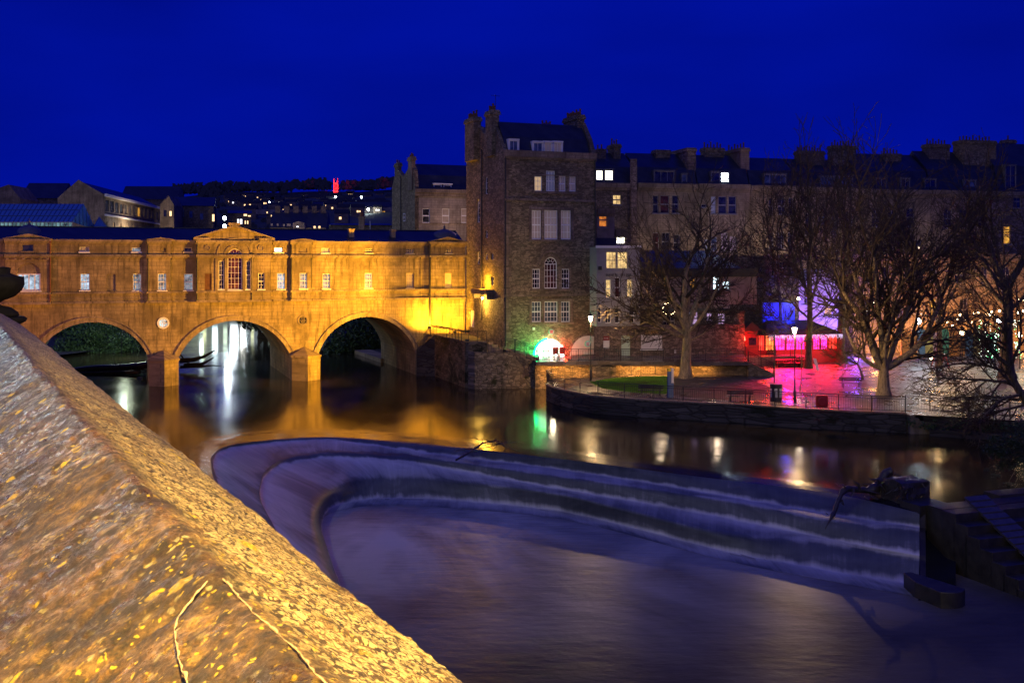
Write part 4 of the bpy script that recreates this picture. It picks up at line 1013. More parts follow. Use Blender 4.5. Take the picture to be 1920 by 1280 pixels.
sq = T.empty('wall_sign', 'small square white plate on the tower house wall left of the round sign', 'sign'); x, z = T.L(1000.5, 616, 0); MB().box(x-.14,x+.14,-.08,-.004,z-.14,z+.14).build('plate', M['shutter'], sq)
# ================================================================ DECK (raised riverside walk)
dk = thing('raised_deck', 'raised riverside walkway on a stone wall, railed along its front edge', 'walkway')
d0, d1, d2, d3 = W(1006,678,z=DZ), W(1110,677,z=DZ), W(1260,678,z=DZ), W(1403,678,z=DZ)
bkd = Vector((1.5, 9, 0))
m = MB(); m.prism_z(footprint([d0,d1,d2,d3,d3+bkd,d0+Vector((-1.5,9,0))]), DZ-.38, DZ); m.build('deck', M['path'], dk)
def back_off(p, k): return Vector((p.x, p.y+k, 0))
def wall_strip(mb, a, b, z0, z1, th=.4):
    mb.prism_z([(a.x,a.y),(b.x,b.y),(b.x,b.y+th),(a.x,a.y+th)], z0, z1)
m = MB(); wall_strip(m, back_off(d0,.9)+Vector((-.1,0,0)), back_off(d1,.9), -2, DZ-.39); m.build('recessed_wall', M['rubble'], dk)
a_, b_ = W(1110,677,z=DZ), W(1155,677,z=DZ)
m = MB(); m.prism_z([(a_.x,a_.y+.05),(b_.x,b_.y+.05),(b_.x,b_.y+1.2),(a_.x,a_.y+1.2)], 0, DZ-.39); m.build('pier', M['quay'], dk)
m = MB(); wall_strip(m, back_off(b_,.8), back_off(d3,.8), 0, DZ-.39); m.build('recessed_wall', M['rubble'], dk)
for i, (p0, p1, e) in enumerate(((1015,1105,260),(1160,1250,330),(1260,1330,130))):
    a = W((p0+p1)/2, 678, z=DZ); o = thing('strip_light', 'amber strip light hidden under the %s of the raised deck' % ('left end','middle bay','right bay')[i], 'lamp', (a.x, a.y+.2, 2.24))
    MB().box(-2,2,-.05,.05,.02,.08).build('housing', M['black_iron'], o)
    light('strip_light_glow', 'AREA', (0,.02,-.02), e, (1.0,.43,.10), o, size=(4.5,.1), target=(0,.5,-1.2))
railing('long black railing on the front edge of the raised deck', [Vector((p.x, p.y+.08, DZ)) for p in (d0,d1,d2,d3)], 1.22, 2.1, .17)
railing('inner handrail of the ramp along the arches on the raised deck', [W(1040,674,z=DZ)+Vector((0,.6,0)), W(1120,672,z=DZ), W(1160,668,z=DZ+.1)], 1.0, 1.6, .6)
# garden end steps
m = MB(); st = thing('steps', 'stone steps with a red lit handrail at the end of the raised deck', 'steps')
for i in range(6):
    a = d3+Vector((.02+i*.38, .2, 0)); m.box(a.x, a.x+.40, a.y, a.y+2.6, .9, DZ-.05-.25*i)
m.build('treads', M['bath_far'], st)
m = MB(); a = d3; m.prism_y([(a.x,1.2),(a.x+2.6,1.2),(a.x+2.6,1.55),(a.x,DZ)], a.y-.05, a.y+.15); m.build('cheek_wall', M['rubble'], st)
railing('red lit sloping handrails beside the steps at the deck end', [Vector((a.x+.05,a.y+.1,DZ)), Vector((a.x+2.5,a.y+.1,1.6))], 1.0, 1.2, .4)
# deck furniture in the coloured light
x, z = T.L(1055, 660, -2.0); ws = T.world(T.X(1055,-2.0), -2.0, DZ)
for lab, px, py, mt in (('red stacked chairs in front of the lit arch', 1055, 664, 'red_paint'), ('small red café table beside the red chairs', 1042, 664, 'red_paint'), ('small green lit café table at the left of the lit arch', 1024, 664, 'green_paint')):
    p = T.world(T.X(px,-2.0), -2.0, DZ); o = thing('cafe_chair' if 'chairs' in lab else 'cafe_table', lab, 'chair' if 'chairs' in lab else 'table', tuple(p))
    if 'chairs' in lab:
        m = MB(); m.box(-.3,.3,.1,.16,.45,1.1); m.build('backrest', M[mt], o); MB().box(-.3,.3,-.35,.1,.42,.5).build('seat', M[mt], o)
        for a in (-.28,.28):
            for b in (-.32,.1): MB().bar((a,b,0),(a,b,.43),.03).build('leg', M[mt], o)
    else:
        MB().lathe([(.3,.70),(.3,.75)],n=16).build('table_top', M[mt], o); MB().bar((0,0,0),(0,0,.7),.04,6).build('stem', M[mt], o); MB().lathe([(.28,0),(.26,.04)],n=12).build('foot', M[mt], o)
for lab, px, colr, e in (('green spotlight at the foot of the lit arch', 1006, (.0,1.0,.22), 420), ('red spotlight at the right foot of the lit arch', 1060, (1.0,.06,.02), 300)):
    p = T.world(T.X(px,-.9), -.9, DZ+.05); o = thing('spotlight', lab, 'lamp', tuple(p))
    MB().lathe([(.09,0),(.12,.2),(.12,.24)],n=10).build('housing', M['black_iron'], o); MB().lathe([(.10,.245),(.10,.25)],n=10).build('lens', glow('coloured_lens', colr, 14), o)
    light('spotlight_glow', 'POINT', (0,-.15,.5), e, colr, o, .15)
# ================================================================ WHITE HOUSE AND GROUND FLOOR ROW
E = Face(1160, 111.0, 15.0)
wh = E.empty('white_house', 'narrow white rendered three storey house with a lit restaurant behind bare branches', 'building')
ws_ = [(1137,472,1156,504,3,2,'g_rest','c'),(1158,472,1177,504,3,2,'g_rest','c'),(1136,524,1146,558,1,2,'g_rest','w'),(1153,520,1163,558,1,2,'glass_red','w'),(1176,524,1186,558,2,2,'g_rest','w'),
  (1121,576,1128,605,1,2,'glass','w'),(1135,576,1146,606,2,2,'glass','w'),(1153,577,1162,606,1,2,'glass','w'),(1180,577,1190,606,1,2,'glass','w')]
hs = []
for w in ws_:
    q = E.rect(w[:4]); hs.append(q); window(wh, q, w[4], w[5], M[w[6]], M['white_paint'] if w[7]=='w' else M['cream_paint'])
x0, x1 = E.X(1118.5), E.X(1200); zt = E.Zat(1160,463); zb = E.Zat(1160,611)
m = MB(); holed(m, x0, x1, zb, zt, hs); m.poly((x1,0,zb),(x1,9,zb),(x1,9,zt),(x1,0,zt)); m.poly((x0,0,zb),(x0,9,zb),(x0,9,zt),(x0,0,zt)); m.poly((x0,0,zt),(x1,0,zt),(x1,9,zt),(x0,9,zt)); m.build('wall', M['render_white'], wh)
MB().box(x0-.1,x1+.1,-.18,-.003,zt-.12,zt+.14).build('coping', M['white_paint'], wh)
def letters(face, par, px0, px1, py, hgt, mat, n, dy=0.0, seed=1, gap=None):
    """a short row of letters, rendered as strokes because the photo does not resolve them"""
    rg = random.Random(seed); x0, x1 = face.X(px0, dy), face.X(px1, dy); z = face.Zat((px0+px1)/2, py, dy); m = MB(); w = (x1-x0)/n
    for i in range(n):
        if gap is not None and i == gap: continue
        a = x0+w*i; t = w*.16
        m.box(a, a+t, dy-.05, dy-.01, z-hgt/2, z+hgt/2)
        if rg.random() < .6: m.box(a+w*.55, a+w*.55+t, dy-.05, dy-.01, z-hgt/2, z+hgt/2)
        for zz in (z-hgt/2, z-hgt*.08, z+hgt/2-t):
            if rg.random() < .55: m.box(a+t, a+w*.55, dy-.05, dy-.01, zz, zz+t)
    return m.build('lettering', mat, par)
letters(E, wh, 1136, 1184, 515.5, .24, M['dark_pipe'], 14, seed=4, gap=7)
o = MB().box(E.X(1121), E.X(1127), -.25, -.003, E.Zat(1124,506), E.Zat(1124,499)).build('alarm_box', M['dark_pipe'], wh)
gr = E.empty('ground_floor_row', 'low rubble stone shop row with shuttered openings behind the raised deck', 'building')
x2 = E.X(1396); q1 = E.rect((1165,629,1182,672)); q2 = E.rect((1202,627,1242,654)); q1 = (q1[0],q1[1],DZ+.02,q1[3])
zg = zb-.004
m = MB(); holed(m, x0-.3, x2, 1, zg, [q1, q2], 0, .2); m.poly((x0,0,zg),(x2,0,zg),(x2,6,zg),(x0,6,zg)); m.poly((x2,0,0),(x2,8,0),(x2,8,zg),(x2,0,zg)); m.build('wall', M['rubble_pink'], gr)
m = MB().box(q1[0]+.005,q1[1]-.005,.12,.17,q1[2],q1[3]-.005); dd = m.build('door', M['door_green'], gr); MB().ball((q1[1]-.18,.08,q1[2]+1.05),.045,8).build('handle', M['black_iron'], dd)
MB().box(q2[0]+.005,q2[1]-.005,.06,.12,q2[2]+.005,q2[3]-.005).build('shutter', M['shutter'], gr)
MB().box(q2[0]-.1,q2[1]+.1,-.15,.05,q2[2]-.12,q2[2]-.005).build('sill', M['white_paint'], gr)
letters(E, gr, 1209, 1234, 622.5, .30, M['gold'], 9, seed=9)
po = E.empty('menu_board', 'tall white menu board with a dark red heading beside the plain white arch', 'sign'); q = E.rect((1131,630,1142,654)); 
MB().box(q[0],q[1],-.1,-.004,q[2],q[3]-.45).build('panel', M['shutter'], po); MB().box(q[0],q[1],-.1,-.004,q[3]-.44,q[3]).build('heading', M['board_red'], po)
letters(E, po, 1132.5, 1141, 634, .10, M['shutter'], 5, dy=-.1, seed=2)
MB().box(E.X(1264),E.X(1267.5),-.08,-.004,E.Zat(1265,662),E.Zat(1265,656)).build('notice', M['shutter'], tag(E.empty('wall_notice','tiny white notice on the wall right of the big shutter','sign')))
# second, shuttered arch: stands against both fronts
sa = T.empty('arched_shutter', 'large half round white boarded arch right of the green lit arch', 'shutter')
ax, aw = (T.X(1069,-.12)+T.X(1136,-.12))/2, (T.X(1136,-.12)-T.X(1069,-.12))/2
m = MB(); m.prism_y([(ax-aw*math.cos(math.pi*k/26), DZ+.02+aw*.98*math.sin(math.pi*k/26)) for k in range(27)], -.16, -.05); m.build('panel', M['shutter'], sa)
m = MB(); m.bar((ax-aw*.97,-.17,DZ+.05),(ax+aw*.97,-.17,DZ+.05),.03)
for k in range(26):
    a0, a1 = math.pi*k/26, math.pi*(k+1)/26; r1, r2 = aw*1.0, aw*1.03+.12
    m.prism_y([(ax-r1*math.cos(a0),DZ+r1*math.sin(a0)),(ax-r1*math.cos(a1),DZ+r1*math.sin(a1)),(ax-r2*math.cos(a1),DZ+r2*math.sin(a1)),(ax-r2*math.cos(a0),DZ+r2*math.sin(a0))], -.14, -.01)
m.build('stone_ring', M['rubble_pink'], sa)
round_sign('round white sign with red lettering on the boarded white arch', T, 1101, 644.5, .32, -.17, 'green_paint')
# ================================================================ THE ROW OF HOUSES BEHIND THE PARK
RW = Face(1195, 140.0, 15.0)
def house(name, label, face, l, r, ytop, yridge, wins, dorms, stacks, mat='bath_far', zbase=1.0, depth=9.0, xoff=0, cat_='building', roof=True, dy=0.0, trim='bath_far', group=None, yref=None, cornice=True):
    o = face.empty(name, label, cat_, group); x0, x1 = face.X(l, dy), face.X(r, dy); pm = (l+r)/2
    ze = face.Zat(pm, ytop, dy); hs = []
    for w in wins:
        q = face.rect(w[:4], dy); hs.append(q+(('arch',) if len(w) > 8 else ()))
        window(o, q, w[4], w[5], M[w[6]], M[w[7] if len(w) > 7 else 'dimmed_paint'], y=dy, fw=.09, mw=.05, sill=True, arch=len(w) > 8)
    m = MB(); holed(m, x0, x1, zbase, ze, hs, dy); m.poly((x0,dy,zbase),(x0,dy+depth,zbase),(x0,dy+depth,ze),(x0,dy,ze)); m.poly((x1,dy,zbase),(x1,dy+depth,zbase),(x1,dy+depth,ze),(x1,dy,ze))
    if not roof: m.poly((x0,dy,ze-.05),(x1,dy,ze-.05),(x1,dy+depth,ze-.05),(x0,dy+depth,ze-.05))
    m.build('wall', M[mat], o)
    if cornice: MB().box(x0+.03,x1-.03,dy-.3,dy-.004,ze-.5,ze+.12).box(x0+.03,x1-.03,dy-.15,dy-.005,ze-.8,ze-.5).build('cornice', M[trim], o)
    if roof:
        zr = face.Zat(pm, yridge, dy+4.5); hm = zr-ze
        m = MB(); m.prism_x([(dy+.15,ze+.05),(dy+1.1,ze+hm*.52),(dy+4.5,zr),(dy+depth-1.1,ze+hm*.5),(dy+depth,ze)], x0+.05, x1-.05); m.build('roof', M['slate'], o)
    for (a, b, t, c_, rws, pane) in dorms:
        d2 = dy+.25; q = face.rect((a,t,b,ytop-1), d2); m = MB()
        m.box(q[0]-.1,q[1]+.1,d2-.1,d2+2.2,q[3]+.004,q[3]+.16); m.box(q[0]-.1,q[0]-.004,d2,d2+2,q[2],q[3]); m.box(q[1]+.004,q[1]+.1,d2,d2+2,q[2],q[3])
        dm = m.build('dormer', M['lead'], o); window(dm, q, c_, rws, M[pane], M['dimmed_paint'], y=d2-.08, fw=.08, mw=.07)
    for s in stacks: chimney(face, o, *s)
    return o
E0 = 345
house('terraced_house', 'terraced house with a bright pair of attic windows next to the tower house', RW, 1112, 1193, 345, 287,
  [(1149,365,1165,384,2,2,'g_rest')], [(1117.5,1131,319,1,1,'g_white'),(1134,1150,319,1,1,'g_white')],
  [(1122,1136,279,3,5,24,2,'rubble_dark','x'),(1151,1164,270,3,5.5,24,3,'rubble_dark','x')], 'rubble_dark')
sk = RW.empty('roof_window', 'tilted skylight glowing yellow beside the bright attic pair', 'window')
q = RW.rect((1159,325,1171,337), .6); m = MB(); m.add([(q[0],.55,q[2]),(q[1]-.15,.5,q[2]),(q[1]+.15,.95,q[3]),(q[0]-.1,1.0,q[3])],[(0,1,2,3)]); m.build('pane', M['g_white'], sk)
m = MB(); m.add([(q[0]-.12,.56,q[2]-.12),(q[1],.51,q[2]-.12),(q[1]+.3,.97,q[3]+.12),(q[0]-.25,1.03,q[3]+.12)],[(0,1,2,3)]); m.build('frame', M['dark_pipe'], sk)
house('terraced_house', 'dark terraced house with a wide triple window and slanted slate roof behind the leafless tree', RW, 1195, 1308, 346, 289,
  [(1224,366,1235,400,1,2,'glass'),(1238,366,1255,400,1,2,'glass_red'),(1260,366,1273,400,1,2,'glass'),(1224,436,1236,474,1,2,'glass_red'),(1241,436,1256,470,2,2,'glass'),(1263,440,1275,470,1,2,'glass')],
  [(1227,1264,321,3,1,'glass'),(1279,1288,327,1,1,'glass_blue')], [(1230,1257,281,3.5,5.0,24,0,'rubble_dark','x'),(1289,1305,277,1.0,6.5,22,0,'rubble_pink','y')])
house('terraced_house', 'terraced house with one dazzling white dormer window', RW, 1309, 1406, 347, 292,
  [(1315,383,1325,389,1,1,'glass'),(1333,368,1343,401,1,2,'curtain_blue'),(1347,368,1363,401,1,2,'glass'),(1366,368,1381,401,1,2,'glass'),
   (1320,448,1328,470,1,2,'curtain_blue'),(1333,444,1345,471,1,2,'glass_blue'),(1352,436,1365,471,1,2,'curtain_mauve'),(1368,443,1381,471,1,2,'curtain_mauve')],
  [(1334,1350,323,1,1,'glass'),(1352,1367,324,1,2,'lamp_cold')], [(1322,1358,277,4,5.5,25,6,'rubble_dark','x'),(1389,1405,277,1.2,6.5,24,6,'bath_far','y')])
house('terraced_house', 'terraced house with a four light dormer under a plain roof', RW, 1407, 1497, 350, 297,
  [(1442,371,1450,402,1,2,'glass'),(1459,371,1473,402,2,2,'glass'),(1479,371,1488,402,1,2,'glass'),(1442,436,1451,466,1,2,'glass'),(1456,434,1471,466,3,3,'glass'),(1477,436,1488,466,2,3,'glass')],
  [(1433,1474,327,4,1,'glass_blue')], [(1500,1546,283,3,4.6,25,9,'rubble_dark','x')])
house('terraced_house', 'terraced house seen through twigs with two fairy lit dormers', RW, 1498, 1612, 353, 300,
  [(1535,405,1549,421,2,2,'glass_blue'),(1535,468,1547,498,2,3,'glass'),(1560,400,1574,440,2,2,'glass'),(1585,400,1599,440,2,2,'glass'),(1560,470,1574,505,2,2,'glass'),(1510,400,1522,440,2,2,'glass')],
  [(1539,1565,331,4,1,'glass_blue'),(1573,1599,331,4,1,'glass_blue')], [(1563,1605,273,3,4.6,25,8,'rubble_dark','x')], 'rubble_pink')
house('terraced_house', 'terraced house hidden deepest behind the spreading pollard branches', RW, 1613, 1745, 357, 290,
  [(1635,390,1650,425,2,2,'glass'),(1665,390,1680,425,2,2,'glass'),(1700,390,1715,425,2,2,'glass'),(1635,450,1650,485,2,2,'glass'),(1675,450,1690,485,2,2,'glass'),(1715,450,1728,485,2,2,'glass')],
  [(1644,1662,335,2,1,'glass'),(1690,1706,335,2,1,'glass')], [(1743,1781,270,3,4.8,25,7,'rubble_dark','x'),(1660,1690,288,3,4.5,25,5,'rubble_dark','x')], 'bath_far')
house('terraced_house', 'terraced house below the two tallest pale chimney stacks on the far right', RW, 1746, 1872, 359, 286,
  [(1770,392,1786,428,2,2,'glass'),(1800,392,1815,428,2,2,'glass'),(1835,392,1850,428,2,2,'glass'),(1770,455,1786,490,2,2,'glass')],
  [(1735,1755,336,2,1,'glass'),(1808,1830,338,2,1,'glass_blue')], [(1807,1868,263,2,4.4,22,10,'rubble','x')], 'rubble_pink')
house('terraced_house', 'last terraced house cut by the photo edge, with a pointed dark roof', RW, 1873, 2060, 362, 272,
  [(1882,424,1895,458,1,2,'g_amber'),(1920,424,1935,458,1,2,'glass'),(1900,365,1915,390,2,2,'glass'),(1890,480,1905,500,2,2,'glass')],
  [(1886,1905,310,2,1,'glass')], [(1888,1905,262,5,6.5,25,1,'rubble_dark','x')], 'rubble_pink')
pk = RW.empty('party_chimney', 'tall flat pinkish chimney wall catching light between the first two houses', 'chimney')
MB().box(RW.X(1184,-.6), RW.X(1194.5,-.6), -.6, -.1, 10, RW.Zat(1190,298,-.6)).build('stack', M['rubble_pink'], pk)
# extensions in front of the row
F1 = Face(1130, 120.0, 15.0)
house('rear_extension', 'small rendered extension with an orange window above the white house', F1, 1119, 1152, 393, 0, [(1123,399,1139,426,1,2,'g_orange')], [], [], 'render_grey', 10, 8, roof=False)
house('rear_extension', 'flat roofed extension with a blazing square window just above the white house', F1, 1153, 1182, 432, 0, [(1155.5,439.5,1173.5,458,1,1,'g_white')], [], [], 'rubble_pink', 10, 8, roof=False)
MB().box(F1.X(1118,-2),F1.X(1155,-2),-2,-1.9,F1.Zat(1130,460,-2),F1.Zat(1130,446,-2)).build('panel', plain('navy_screen',(.02,.02,.05),.5), F1.empty('roof_screen','dark navy screen on the flat roof of the white house','screen'))
E2 = Face(1312, 113.5, 15.0)
house('low_rendered_house', 'long low pinkish rendered house with amber and cold white windows', E2, 1206, 1419, 505, 0,
  [(1244,519,1252,542,1,2,'g_amber'),(1291,519,1304,542,1,2,'g_amber'),(1221,519,1226,540,1,1,'g_orange'),(1337,518,1350,545,2,2,'g_cold'),(1355,527,1369,544,2,2,'g_cold')], [], [], 'render_grey', 8.0, 9, roof=False, trim='dark_pipe')
house('lower_shop_house', 'recessed dark stone storey with violet stained windows above the deck', Face(1312, 114.5, 15.0), 1206, 1396, 583, 0,
  [(1291,580+4,1310,610,2,2,'g_violet'),(1325,586,1337,603,2,2,'g_violet'),(1346,587,1361,610,2,2,'g_violet'),(1243,592,1266,612,3,2,'glass')], [], [], 'rubble_dark', 3.0, 7, roof=False, cornice=False)
o = E2.empty('roof_slope', 'wet lean-to slate roof behind the low rendered house', 'roof'); m = MB(); x0, x1 = E2.X(1210), E2.X(1400)
m.prism_x([(1,E2.Zat(1300,504)),(9,E2.Zat(1300,470,9)),(9,E2.Zat(1300,500,9))], x0, x1); m.build('slates', M['slate'], o)
fl = E2.empty('fairy_lights', 'loop of tiny warm fairy lights on the dark wall left of the tree', 'lights'); m = MB(); rg = random.Random(5)
for k in range(34):
    t = k/34*2*math.pi; x, z = E2.L(1254+11*math.cos(t)+rg.uniform(-1,1), 579+12*math.sin(t)*(1 if math.sin(t) > 0 else .9)+rg.uniform(-1,1), -.3); m.ball((x,-.3,z), .022, 6)
m.build('bulbs', M['bulb'], fl)
E3 = Face(1470, 122.0, 15.0)
house('bay_fronted_house', 'narrow stone house with a white four light bay window under the blue lit wall', E3, 1436, 1498, 479, 0,
  [(1447,487,1458,518,2,2,'glass'),(1461,487,1475,518,2,2,'glass'),(1478,487,1494,518,2,2,'glass')], [], [], 'rubble_dark', 1.3, 9, roof=False)
bw_ = E3.empty('blue_lit_wall', 'garden wall flooded with deep blue light above the pavilion roof', 'wall'); dy = -.7
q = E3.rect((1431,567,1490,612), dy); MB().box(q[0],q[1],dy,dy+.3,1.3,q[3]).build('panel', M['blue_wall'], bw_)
o = thing('floodlight', 'blue floodlight at the foot of the garden wall', 'floodlight', tuple(E3.world(q[0]+2.2, dy-1.3, q[2]-.2))); MB().box(-.15,.15,-.1,.1,-.1,.1).build('housing', M['black_iron'], o); light('floodlight_beam', 'POINT', (0,-.3,.9), 2000, (.0,.02,1.0), o, .3)
E4 = Face(1550, 127.0, 15.0)
house('gabled_house', 'white gabled house washed in violet light behind the twin tree trunks', E4, 1497, 1582, 535, 0,
  [(1546,575,1562,592,2,1,'g_amber'),(1508,546,1520,570,2,2,'glass')], [], [], 'render_white', 1.3, 9, roof=False, cornice=False)
q = E4.rect((1497,517,1582,535)); m = MB(); m.prism_y([(q[0],q[2]),(q[1],q[2]),((q[0]+q[1])/2,q[3]+.8)], .0, 9); m.build('gable', M['render_white'], E4.empty('gable_roof','pale gable roof of the violet lit house','roof'))
for lab, px, py, colr, e in (('violet floodlight left of the gabled house', 1500, 610, (.22,.10,1.0), 2400), ('violet floodlight right of the gabled house', 1590, 615, (.22,.10,1.0), 2600), ('pink floodlight below the gabled house', 1545, 618, (.9,.15,.4), 300)):
    o = thing('floodlight', lab, 'floodlight', tuple(E4.world(E4.X(px,-2.5), -2.5, E4.Zat(px,py,-2.5)))); MB().box(-.15,.15,-.1,.1,-.1,.1).build('housing', M['black_iron'], o); light('floodlight_beam', 'POINT', (0,0,.25), e, colr, o, .2)
# pavilion restaurant glowing magenta
PV = Face(1480, 118.0, 14.0); pz = 1.36
pv = PV.empty('garden_restaurant', 'glass sided garden restaurant glowing magenta and red under a dark hipped roof', 'restaurant')
segs = [(1422,1434,'redpanel'),(1435,1452,'orangepanel'),(1453,1473,'magenta'),(1474,1491,'magenta'),(1492,1510,'magenta'),(1524,1538,'magenta'),(1539,1552,'magenta'),(1553,1572,'redpanel')]
zt_, zm_ = PV.Zat(1480,627), PV.Zat(1480,657)
for a, b, mt in segs:
    x0, x1 = PV.X(a), PV.X(b); m = MB(); m.box(x0,x0+.08,0,.1,zm_,zt_); m.box(x1-.08,x1,0,.1,zm_,zt_); m.box(x0+.08,x1-.08,0,.1,zt_-.1,zt_); m.box(x0+.08,x1-.08,.0,.1,zm_,zm_+.1)
    for i in range(1,3): m.box(x0+(x1-x0)*i/3-.02,x0+(x1-x0)*i/3+.02,.02,.08,zm_+.1,zt_-.1)
    o = m.build('window', M['board_red'], pv); MB().poly((x0+.02,.11,zm_),(x1-.02,.11,zm_),(x1-.02,.11,zt_),(x0+.02,.11,zt_)).build('pane', M[mt], o)
x0, x1 = PV.X(1420), PV.X(1574)
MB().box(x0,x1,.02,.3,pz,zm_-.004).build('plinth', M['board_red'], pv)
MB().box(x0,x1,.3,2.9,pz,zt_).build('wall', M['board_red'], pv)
xm0, xm1 = PV.X(1452), PV.X(1530); zr_ = PV.Zat(1490,600,1.6)
m = MB(); a, b = x0+.6, x1+.3; m.add([(a,-.7,zt_+.02),(b,-.7,zt_+.02),(b,3.2,zt_+.02),(a,3.2,zt_+.02),(xm0,1.6,zr_),(xm1,1.6,zr_)], [(0,1,5,4),(1,2,5),(2,3,4,5),(3,0,4),(0,3,2,1)]); m.build('roof', M['roof_far'], pv)
m = MB(); rg = random.Random(8)
for k in range(150):
    x = x0+1+(x1-x0-1)*k/150; l = rg.uniform(.15,.6); m.box(x-.012,x+.012,-.76,-.74,zt_-l,zt_)
m.build('icicle_lights', M['icicle'], pv)
for k, (px, colr, e) in enumerate(((1440,(1,.05,.015),2600),(1478,(1,.005,.07),6000),(1512,(1,.005,.03),6000),(1548,(1,.015,.02),7000))):
    o = thing('floodlight', 'coloured lamp under the pavilion eaves, number %d from the steps' % (k+1), 'lamp', tuple(PV.world(PV.X(px,-.9), -.9, zt_-.25)), 0, 'lamps under the pavilion eaves')
    o['label'] = ('orange red lamp under the restaurant eaves next to the deck steps','pink lamp under the restaurant eaves behind the lamp post','crimson lamp under the eaves beside the tree with the white board','red lamp under the right hand end of the restaurant eaves')[k]
    MB().box(-.1,.1,-.08,.08,0,.14).build('housing', M['black_iron'], o); light('floodlight_beam', 'SPOT', (0,-.9,-.05), e*1.1, colr, o, .25, (0,-6,-3.2), 120, .7); light('floodlight_beam', 'SPOT', (0,-1.4,-.05), e*.10, colr, o, .25, (0,.3,-1.3), 150, .7)
# red lit entrance deck left of the pavilion
re_ = PV.empty('entrance_lobby', 'small red lit entrance block at the left of the glowing restaurant', 'building'); x0, x1 = PV.X(1397,-1), PV.X(1421,-1); zt2 = PV.Zat(1410,620,-1)
MB().box(x0,x1,-1,4,pz,zt2).build('wall', M['board_red'], re_)
MB().box(PV.X(1405,-1.1),PV.X(1418,-1.1),-1.08,-1.0,PV.Zat(1410,647,-1.1),PV.Zat(1410,633,-1.1)).build('opening', M['glass'], re_)
MB().prism_y([(x0-.5,zt2),(x1+.3,zt2),(x0+.6,zt2+1.0)],-1.5,4.2).build('roof', M['roof_far'], re_)
sg = thing('neon_sign', 'small glowing red orange sign at the corner of the entrance block', 'sign', tuple(PV.world(PV.X(1394,-1.4),-1.4,PV.Zat(1394,632,-1.4)))); MB().lathe([(.03,-.4),(.2,-.35),(.16,0),(.04,.4)],n=8).build('body', M['red_neon'], sg)
light('sign_glow','POINT',(.6,-1.2,0),300,(1,.05,.02),sg,.15)
railing('red lit railing of the raised restaurant terrace', [PV.world(PV.X(1398,-2.2),-2.2,2.4),PV.world(PV.X(1510,-2.2),-2.2,2.4)], 1.1, 1.7, .9)
MB().box(PV.X(1398,-2.2),PV.X(1512,-2.2),-2.3,-.1,pz-.3,2.38).build('slab', M['bath_far'], PV.empty('restaurant_terrace','low stone terrace in front of the glowing restaurant','terrace'))
for i, px in enumerate((1466,1482,1496)):
    p = PV.world(PV.X(px,-3.2),-3.2,pz); o = thing('picnic_table', ('picnic table left of the lamp post in red light','picnic table directly behind the lamp post in red light','picnic table beside the barrel in red light')[i], 'table', tuple(p), 0, 'picnic tables in front of the restaurant')
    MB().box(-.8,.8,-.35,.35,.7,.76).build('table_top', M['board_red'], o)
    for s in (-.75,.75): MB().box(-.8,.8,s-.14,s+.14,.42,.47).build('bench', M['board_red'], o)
    for s in (-.6,.6): MB().bar((s,-.8,0),(s,.3,.7),.035).bar((s,.8,0),(s,-.3,.7),.035).build('trestle', M['board_red'], o)
for i, px in enumerate((1498,1507)):
    p = PV.world(PV.X(px,-3.0),-3.0,pz); o = thing('barrel', ('dark barrel left of the leaning white board tree','second dark barrel close to the tree trunk')[i], 'barrel', tuple(p))
    MB().lathe([(.26,0),(.34,.3),(.36,.5),(.34,.75),(.28,1.0),(.25,1.02)],n=16).build('staves', M['bench_wood'], o, smooth=True); MB().lathe([(.36,.66),(.36,.72)],n=16).lathe([(.35,.3),(.35,.35)],n=16).build('hoop', M['black_iron'], o)
# orange lit long building on the right and the fairground of lights
E5 = Face(1750, 133.0, 12.0)
house('long_stone_house', 'long low stone house lit warm orange behind the playground', E5, 1600, 1990, 478, 0,
  [(1620,500,1632,530,2,2,'glass'),(1655,500,1667,530,2,2,'glass'),(1700,500,1712,530,2,2,'glass'),(1745,500,1757,530,2,2,'curtain_blue'),(1790,500,1802,530,2,2,'glass'),(1840,500,1852,530,2,2,'glass'),
   (1620,560,1632,600,2,2,'glass'),(1680,560,1694,600,2,2,'glass'),(1745,560,1757,600,2,2,'g_amber'),(1800,560,1815,600,2,2,'glass'),(1880,500,1894,530,2,2,'glass')], [], [], 'bath', 1.3, 9, roof=False)
for i, (px, e) in enumerate(((1640,1300),(1710,2200),(1790,2500),(1860,2200),(1925,2000))):
    o = thing('floodlight', ('first','second','third','fourth','fifth')[i]+' amber ground floodlight from the trees along the long stone house', 'floodlight', tuple(E5.world(E5.X(px,-4.5),-4.5,1.6)), 0, 'ground floodlights along the long stone house')
    MB().box(-.2,.2,-.12,.12,-.15,.15).build('housing', M['black_iron'], o); light('floodlight_beam','POINT',(0,-.2,.5),e,(1.0,.42,.12),o,.3)
# colourful playground mural and fence
mu = E5.empty('playground_mural', 'low mural wall of orange, green and pink shapes behind the playground', 'mural'); dy = -6
cols_ = [(.35,.12,.02),(.06,.16,.08),(.28,.15,.14),(.30,.22,.06),(.07,.12,.16),(.35,.14,.03)]
for i in range(14):
    a = 1690+i*15; q = E5.rect((a,617+6*math.sin(i*1.9),a+14.6,642), dy)
    c = cols_[i*5 % 6]; k = 'paint_%d' % (i*5 % 6)
    if k not in M: M[k] = plain(k, c, .6)
    m = MB(); n = 8; xm, hw = (q[0]+q[1])/2, (q[1]-q[0])/2
    m.prism_y([(q[0],1.3),(q[1],1.3)]+[(xm+hw*math.cos(math.pi*j/n), q[3]-hw+hw*math.sin(math.pi*j/n)) for j in range(n+1)], dy, dy+.15); m.build('board', M[k], mu)

